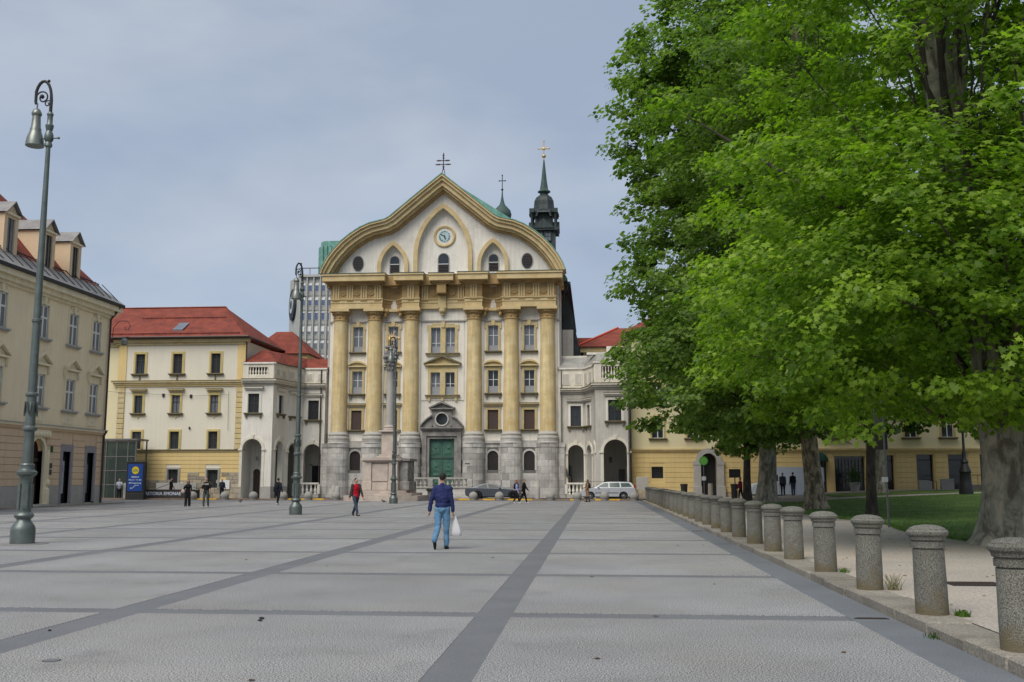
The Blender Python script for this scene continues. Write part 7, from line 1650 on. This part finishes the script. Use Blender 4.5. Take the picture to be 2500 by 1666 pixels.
for k in range(150):
    x, y = (rl.uniform(4.3, 9), rl.uniform(8, 50)) if k < 134 else (rl.uniform(-8, 3.4), rl.uniform(7, 40)); z = (.126 if x > 4 else .004); a = rl.uniform(0, 6.28); s = rl.uniform(.02, .05); c, s_ = math.cos(a) * s, math.sin(a) * s; lv_.add([(x - c, y - s_, z), (x + s_ * .6, y - c * .6, z + .008), (x + c, y + s_, z), (x - s_ * .6, y + c * .6, z + .01)], [(0, 1, 2, 3)])
tag(lv_.build('fallen_leaves', pl('brown_leaf', (92, 70, 48))), kind='stuff')
# ------------------------------------------------------------------ plane trees
LEAF = np.array([(0, -.5), (.10, -.28), (.42, -.34), (.30, -.08), (.52, .16), (.24, .16), (.0, .56), (-.24, .16), (-.52, .16), (-.30, -.08), (-.42, -.34), (-.10, -.28)])
LEAF8 = np.array([(0, -.5), (.22, -.22), (.52, -.02), (.20, .12), (.0, .56), (-.20, .12), (-.52, -.02), (-.22, -.22)])
LEAFS = np.array([(0, -.5), (.45, -.2), (.38, .25), (0, .55), (-.38, .25), (-.45, -.2)])
def leaf_mesh(name, pos, nrm, size, lv, shape, m):
    n = len(pos); k = len(shape)
    nrm /= np.linalg.norm(nrm, axis=1)[:, None]
    r = RNG.normal(size=(n, 3)); u = np.cross(nrm, r); u /= np.linalg.norm(u, axis=1)[:, None]; w = np.cross(nrm, u)
    V = pos[:, None, :] + size[:, None, None] * (u[:, None, :] * shape[None, :, 0, None] + w[:, None, :] * shape[None, :, 1, None])
    # fold along the midrib and droop
    V -= nrm[:, None, :] * (size[:, None, None] * (.35 * np.abs(shape[None, :, 0, None]) ** 1.3 + .12 * shape[None, :, 1, None] ** 2))
    me = bpy.data.meshes.new(name); me.vertices.add(n * k); me.vertices.foreach_set('co', V.reshape(-1).astype(np.float32)); me.loops.add(n * k)
    me.loops.foreach_set('vertex_index', np.arange(n * k, dtype=np.int32)); me.polygons.add(n); me.polygons.foreach_set('loop_start', np.arange(0, n * k, k, dtype=np.int32)); me.update(calc_edges=True)
    a = me.attributes.new('lv', 'FLOAT', 'FACE'); a.data.foreach_set('value', lv.astype(np.float32)); me.materials.append(M[m] if isinstance(m, str) else m); return me
def tree(label, x, y, z, tr, th, crown, nclump, nleaf, lsize, leafm, barkm, seed, shape=LEAFS, lean=(0, 0), flare=1.5, csize=(.9, .42), fork=None, limbs=16, cat='tree', zmin=None, path=None, keep=None):
    """crown: list of (cx,cy,cz,rx,ry,rz) ellipsoids relative to the trunk foot"""
    rg = random.Random(seed); t = thing('plane_tree', label, cat, (x, y, z), 0, 'plane trees in the park')
    # trunk
    mb = MB(); seg = 20; H = th; rings = []
    nz = 26
    for j in range(nz + 1):
        u = j / nz; zz = H * u ** 1.25; r = tr * ((1 - .62 * u) + (flare - 1) * math.exp(-zz / .55)); cx = lean[0] * zz / H + .10 * math.sin(zz * .5 + seed); cy = lean[1] * zz / H
        if path: cx = np.interp(zz, [p[0] for p in path], [p[1] for p in path])
        rings.append((cx, cy, zz, r))
    vs = []
    for (cx, cy, zz, r) in rings:
        for i in range(seg):
            a = 2 * math.pi * i / seg; lob = 1 + (.16 * math.sin(a * 5 + seed) + .08 * math.sin(a * 8 + 2)) * math.exp(-zz / .7) + .05 * math.sin(a * 3 + zz * .8 + seed); vs.append((cx + r * lob * math.cos(a), cy + r * lob * math.sin(a), zz - .12))
    mb.add(vs, [(j * seg + i, j * seg + (i + 1) % seg, (j + 1) * seg + (i + 1) % seg, (j + 1) * seg + i) for j in range(nz) for i in range(seg)], True)
    mb.build('trunk', barkm, t)
    def axis(zz):
        zz = max(0, min(H * .98, zz)); j = min(nz - 1, int(nz * (zz / H) ** .8)); c = rings[j]; return Vector((c[0], c[1], zz)), c[3]
    # clump centres in crown shells
    C = []; tries = 0
    while len(C) < nclump and tries < nclump * 30:
        tries += 1
        e = rg.choice(crown) if len(crown) > 1 else crown[0]
        d = Vector((rg.gauss(0, 1), rg.gauss(0, 1), rg.gauss(0, 1))).normalized(); rad = (rg.random() ** .42)
        bump = 1 + .08 * math.sin(d.x * 7 + seed) * math.sin(d.y * 6 + 1) + .06 * math.sin(d.z * 9 + seed * 2 + d.x * 5)
        p = Vector((e[0] + d.x * e[3] * rad * bump, e[1] + d.y * e[4] * rad * bump, e[2] + d.z * e[5] * rad * bump))
        if zmin is not None and p.z < zmin(p): continue
        if keep and not keep(p): continue
        C.append((p, d, rad))
    # limbs
    mb = MB(); order = C[:]; rg.shuffle(order); nb = 0
    for (p, d, rad) in order[:limbs * 9]:
        if rad < .55: continue
        z0 = max(th * .16, p.z * rg.uniform(.35, .72)); a, r0 = axis(z0); big = nb < limbs
        r1 = (tr * rg.uniform(.13, .23) if big else tr * rg.uniform(.05, .11)); 
        if not big:
            # start on a point partly along the way
            a = a.lerp(Vector((p.x, p.y, p.z * .85)), rg.uniform(.15, .45))
        mid1 = a.lerp(p, .35) + Vector((rg.gauss(0, .3), rg.gauss(0, .3), rg.uniform(.1, .6))); mid2 = a.lerp(p, .7) + Vector((rg.gauss(0, .35), rg.gauss(0, .35), rg.uniform(.1, .6)))
        mb.tube([a, mid1, mid2, p], [min(r1, r0 * .6), r1 * .7, r1 * .42, .012], 7, False); nb += 1
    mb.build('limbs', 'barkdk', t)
    if fork:
        mb = MB()
        for (a, ra, b, rb2, c, rc_) in fork: mb.tube([a, b, c], [ra, rb2, rc_], 12, True)
        mb.build('fork', barkm, t)
    # leaves
    n = len(C); per = max(1, nleaf // n); cp = np.array([c[0] for c in C]); cd = np.array([c[1] for c in C]); rad = np.array([c[2] for c in C])
    cs = RNG.uniform(.75, 1.3, n); tint = RNG.uniform(0, 1, n)
    idx = np.repeat(np.arange(n), per); m = len(idx); g = RNG.normal(size=(m, 3)); g /= np.linalg.norm(g, axis=1)[:, None]; g *= (RNG.random(m) ** .45)[:, None]
    off = g * np.stack([cs[idx] * csize[0], cs[idx] * csize[0], cs[idx] * csize[1]], 1)
    # sprays droop away from the stem
    hor = cd[idx].copy(); hor[:, 2] = 0; off[:, 2] -= .28 * np.abs((off * hor).sum(1))
    pos = cp[idx] + off
    nr = np.stack([RNG.normal(0, .42, m), RNG.normal(0, .42, m), np.full(m, .80)], 1) + cd[idx] * .45 + g * .25
    lv = np.clip(.15 + .45 * tint[idx] + RNG.normal(0, .24, m) + .25 * (off[:, 2] / csize[1] > .3), 0, 1)  # lit clump tops painted in: upper leaves shift towards the lighter leaf colour
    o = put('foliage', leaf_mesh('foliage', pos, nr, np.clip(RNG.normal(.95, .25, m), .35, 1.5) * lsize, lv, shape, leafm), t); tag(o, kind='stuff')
    return t
# near tree at the right edge: huge trunk with a fork high up
def LB(p): return .30 * max(0, 2.8 - math.hypot(p.x, p.y))
def fork_gap(p):
    q = 25.2 / (25.2 + p.y); X_ = (9.9 + p.x) * q; Z_ = 1.65 + (p.z - 1.5) * q; return not (p.y < .5 and 8.2 < X_ < 9.5 and 11.2 < Z_ < 13.4)
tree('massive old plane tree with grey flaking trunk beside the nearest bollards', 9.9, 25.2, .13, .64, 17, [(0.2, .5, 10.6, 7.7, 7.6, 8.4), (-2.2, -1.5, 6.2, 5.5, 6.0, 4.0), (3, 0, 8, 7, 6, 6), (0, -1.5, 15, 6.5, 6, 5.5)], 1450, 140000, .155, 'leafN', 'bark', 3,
     shape=LEAF, flare=1.75, keep=fork_gap, csize=(.72, .30), limbs=13, zmin=lambda p: 2.35 + LB(p) + (.0 if p.x > 0 else -.2), path=[(0, 0), (2, .05), (5, -.15), (9, -.7), (12, -1.0), (17, -1.2)],
     fork=[((-.85, 0, 9.5), .34, (-1.25, 0, 12.5), .28, (-1.9, .2, 17), .18), ((-.85, 0, 9.8), .30, (-.45, 0, 12.6), .22, (.3, .2, 17), .14)])
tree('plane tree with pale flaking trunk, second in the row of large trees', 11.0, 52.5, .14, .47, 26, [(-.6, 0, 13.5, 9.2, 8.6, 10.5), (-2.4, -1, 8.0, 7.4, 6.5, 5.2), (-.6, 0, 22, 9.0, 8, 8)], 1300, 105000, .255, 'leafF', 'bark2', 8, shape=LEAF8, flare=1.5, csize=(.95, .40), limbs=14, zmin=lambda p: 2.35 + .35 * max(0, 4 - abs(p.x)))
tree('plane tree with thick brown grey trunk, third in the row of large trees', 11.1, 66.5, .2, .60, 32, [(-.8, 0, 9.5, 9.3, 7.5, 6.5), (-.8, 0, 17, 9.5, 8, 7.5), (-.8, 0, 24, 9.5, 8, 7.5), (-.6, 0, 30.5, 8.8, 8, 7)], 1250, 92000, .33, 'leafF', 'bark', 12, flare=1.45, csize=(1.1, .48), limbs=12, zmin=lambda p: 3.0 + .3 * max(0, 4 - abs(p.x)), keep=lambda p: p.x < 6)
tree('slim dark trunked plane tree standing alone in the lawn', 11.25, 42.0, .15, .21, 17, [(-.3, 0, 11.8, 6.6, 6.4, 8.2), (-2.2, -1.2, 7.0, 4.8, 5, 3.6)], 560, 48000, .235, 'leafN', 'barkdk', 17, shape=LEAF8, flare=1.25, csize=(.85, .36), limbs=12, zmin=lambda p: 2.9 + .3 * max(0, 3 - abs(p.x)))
tree('young tree with thin dark trunk beside the notice board', 10.9, 73.0, .2, .30, 12, [(0, 0, 9, 4.8, 4.5, 5.5)], 260, 14000, .34, 'leafD', 'barkdk', 23, flare=1.2, csize=(1.0, .5), limbs=8, zmin=lambda p: 3.2)
tree('dark slim leaning tree left of the thick brown trunk', 13.2, 76.0, .2, .24, 12, [(1, 0, 9.5, 4.8, 4.5, 5.0)], 220, 12000, .34, 'leafD', 'barkdk', 29, flare=1.2, csize=(1.0, .5), limbs=8, zmin=lambda p: 3.6, lean=(-1.0, 0))
tree('pale barked plane tree behind the slim one on the far lawn', 21.4, 78.0, .5, .52, 16, [(0, 0, 13, 8.0, 6, 8.5)], 320, 20000, .36, 'leafD', 'bark', 31, flare=1.3, csize=(1.2, .5), limbs=10, zmin=lambda p: 4.4)
tree('dark trunked tree before the far end of the yellow house', 29.6, 76.0, .8, .42, 15, [(0, 0, 12, 8.5, 6, 8.0)], 300, 17000, .36, 'leafD', 'barkdk', 37, flare=1.3, csize=(1.2, .5), limbs=8, zmin=lambda p: 4.2)
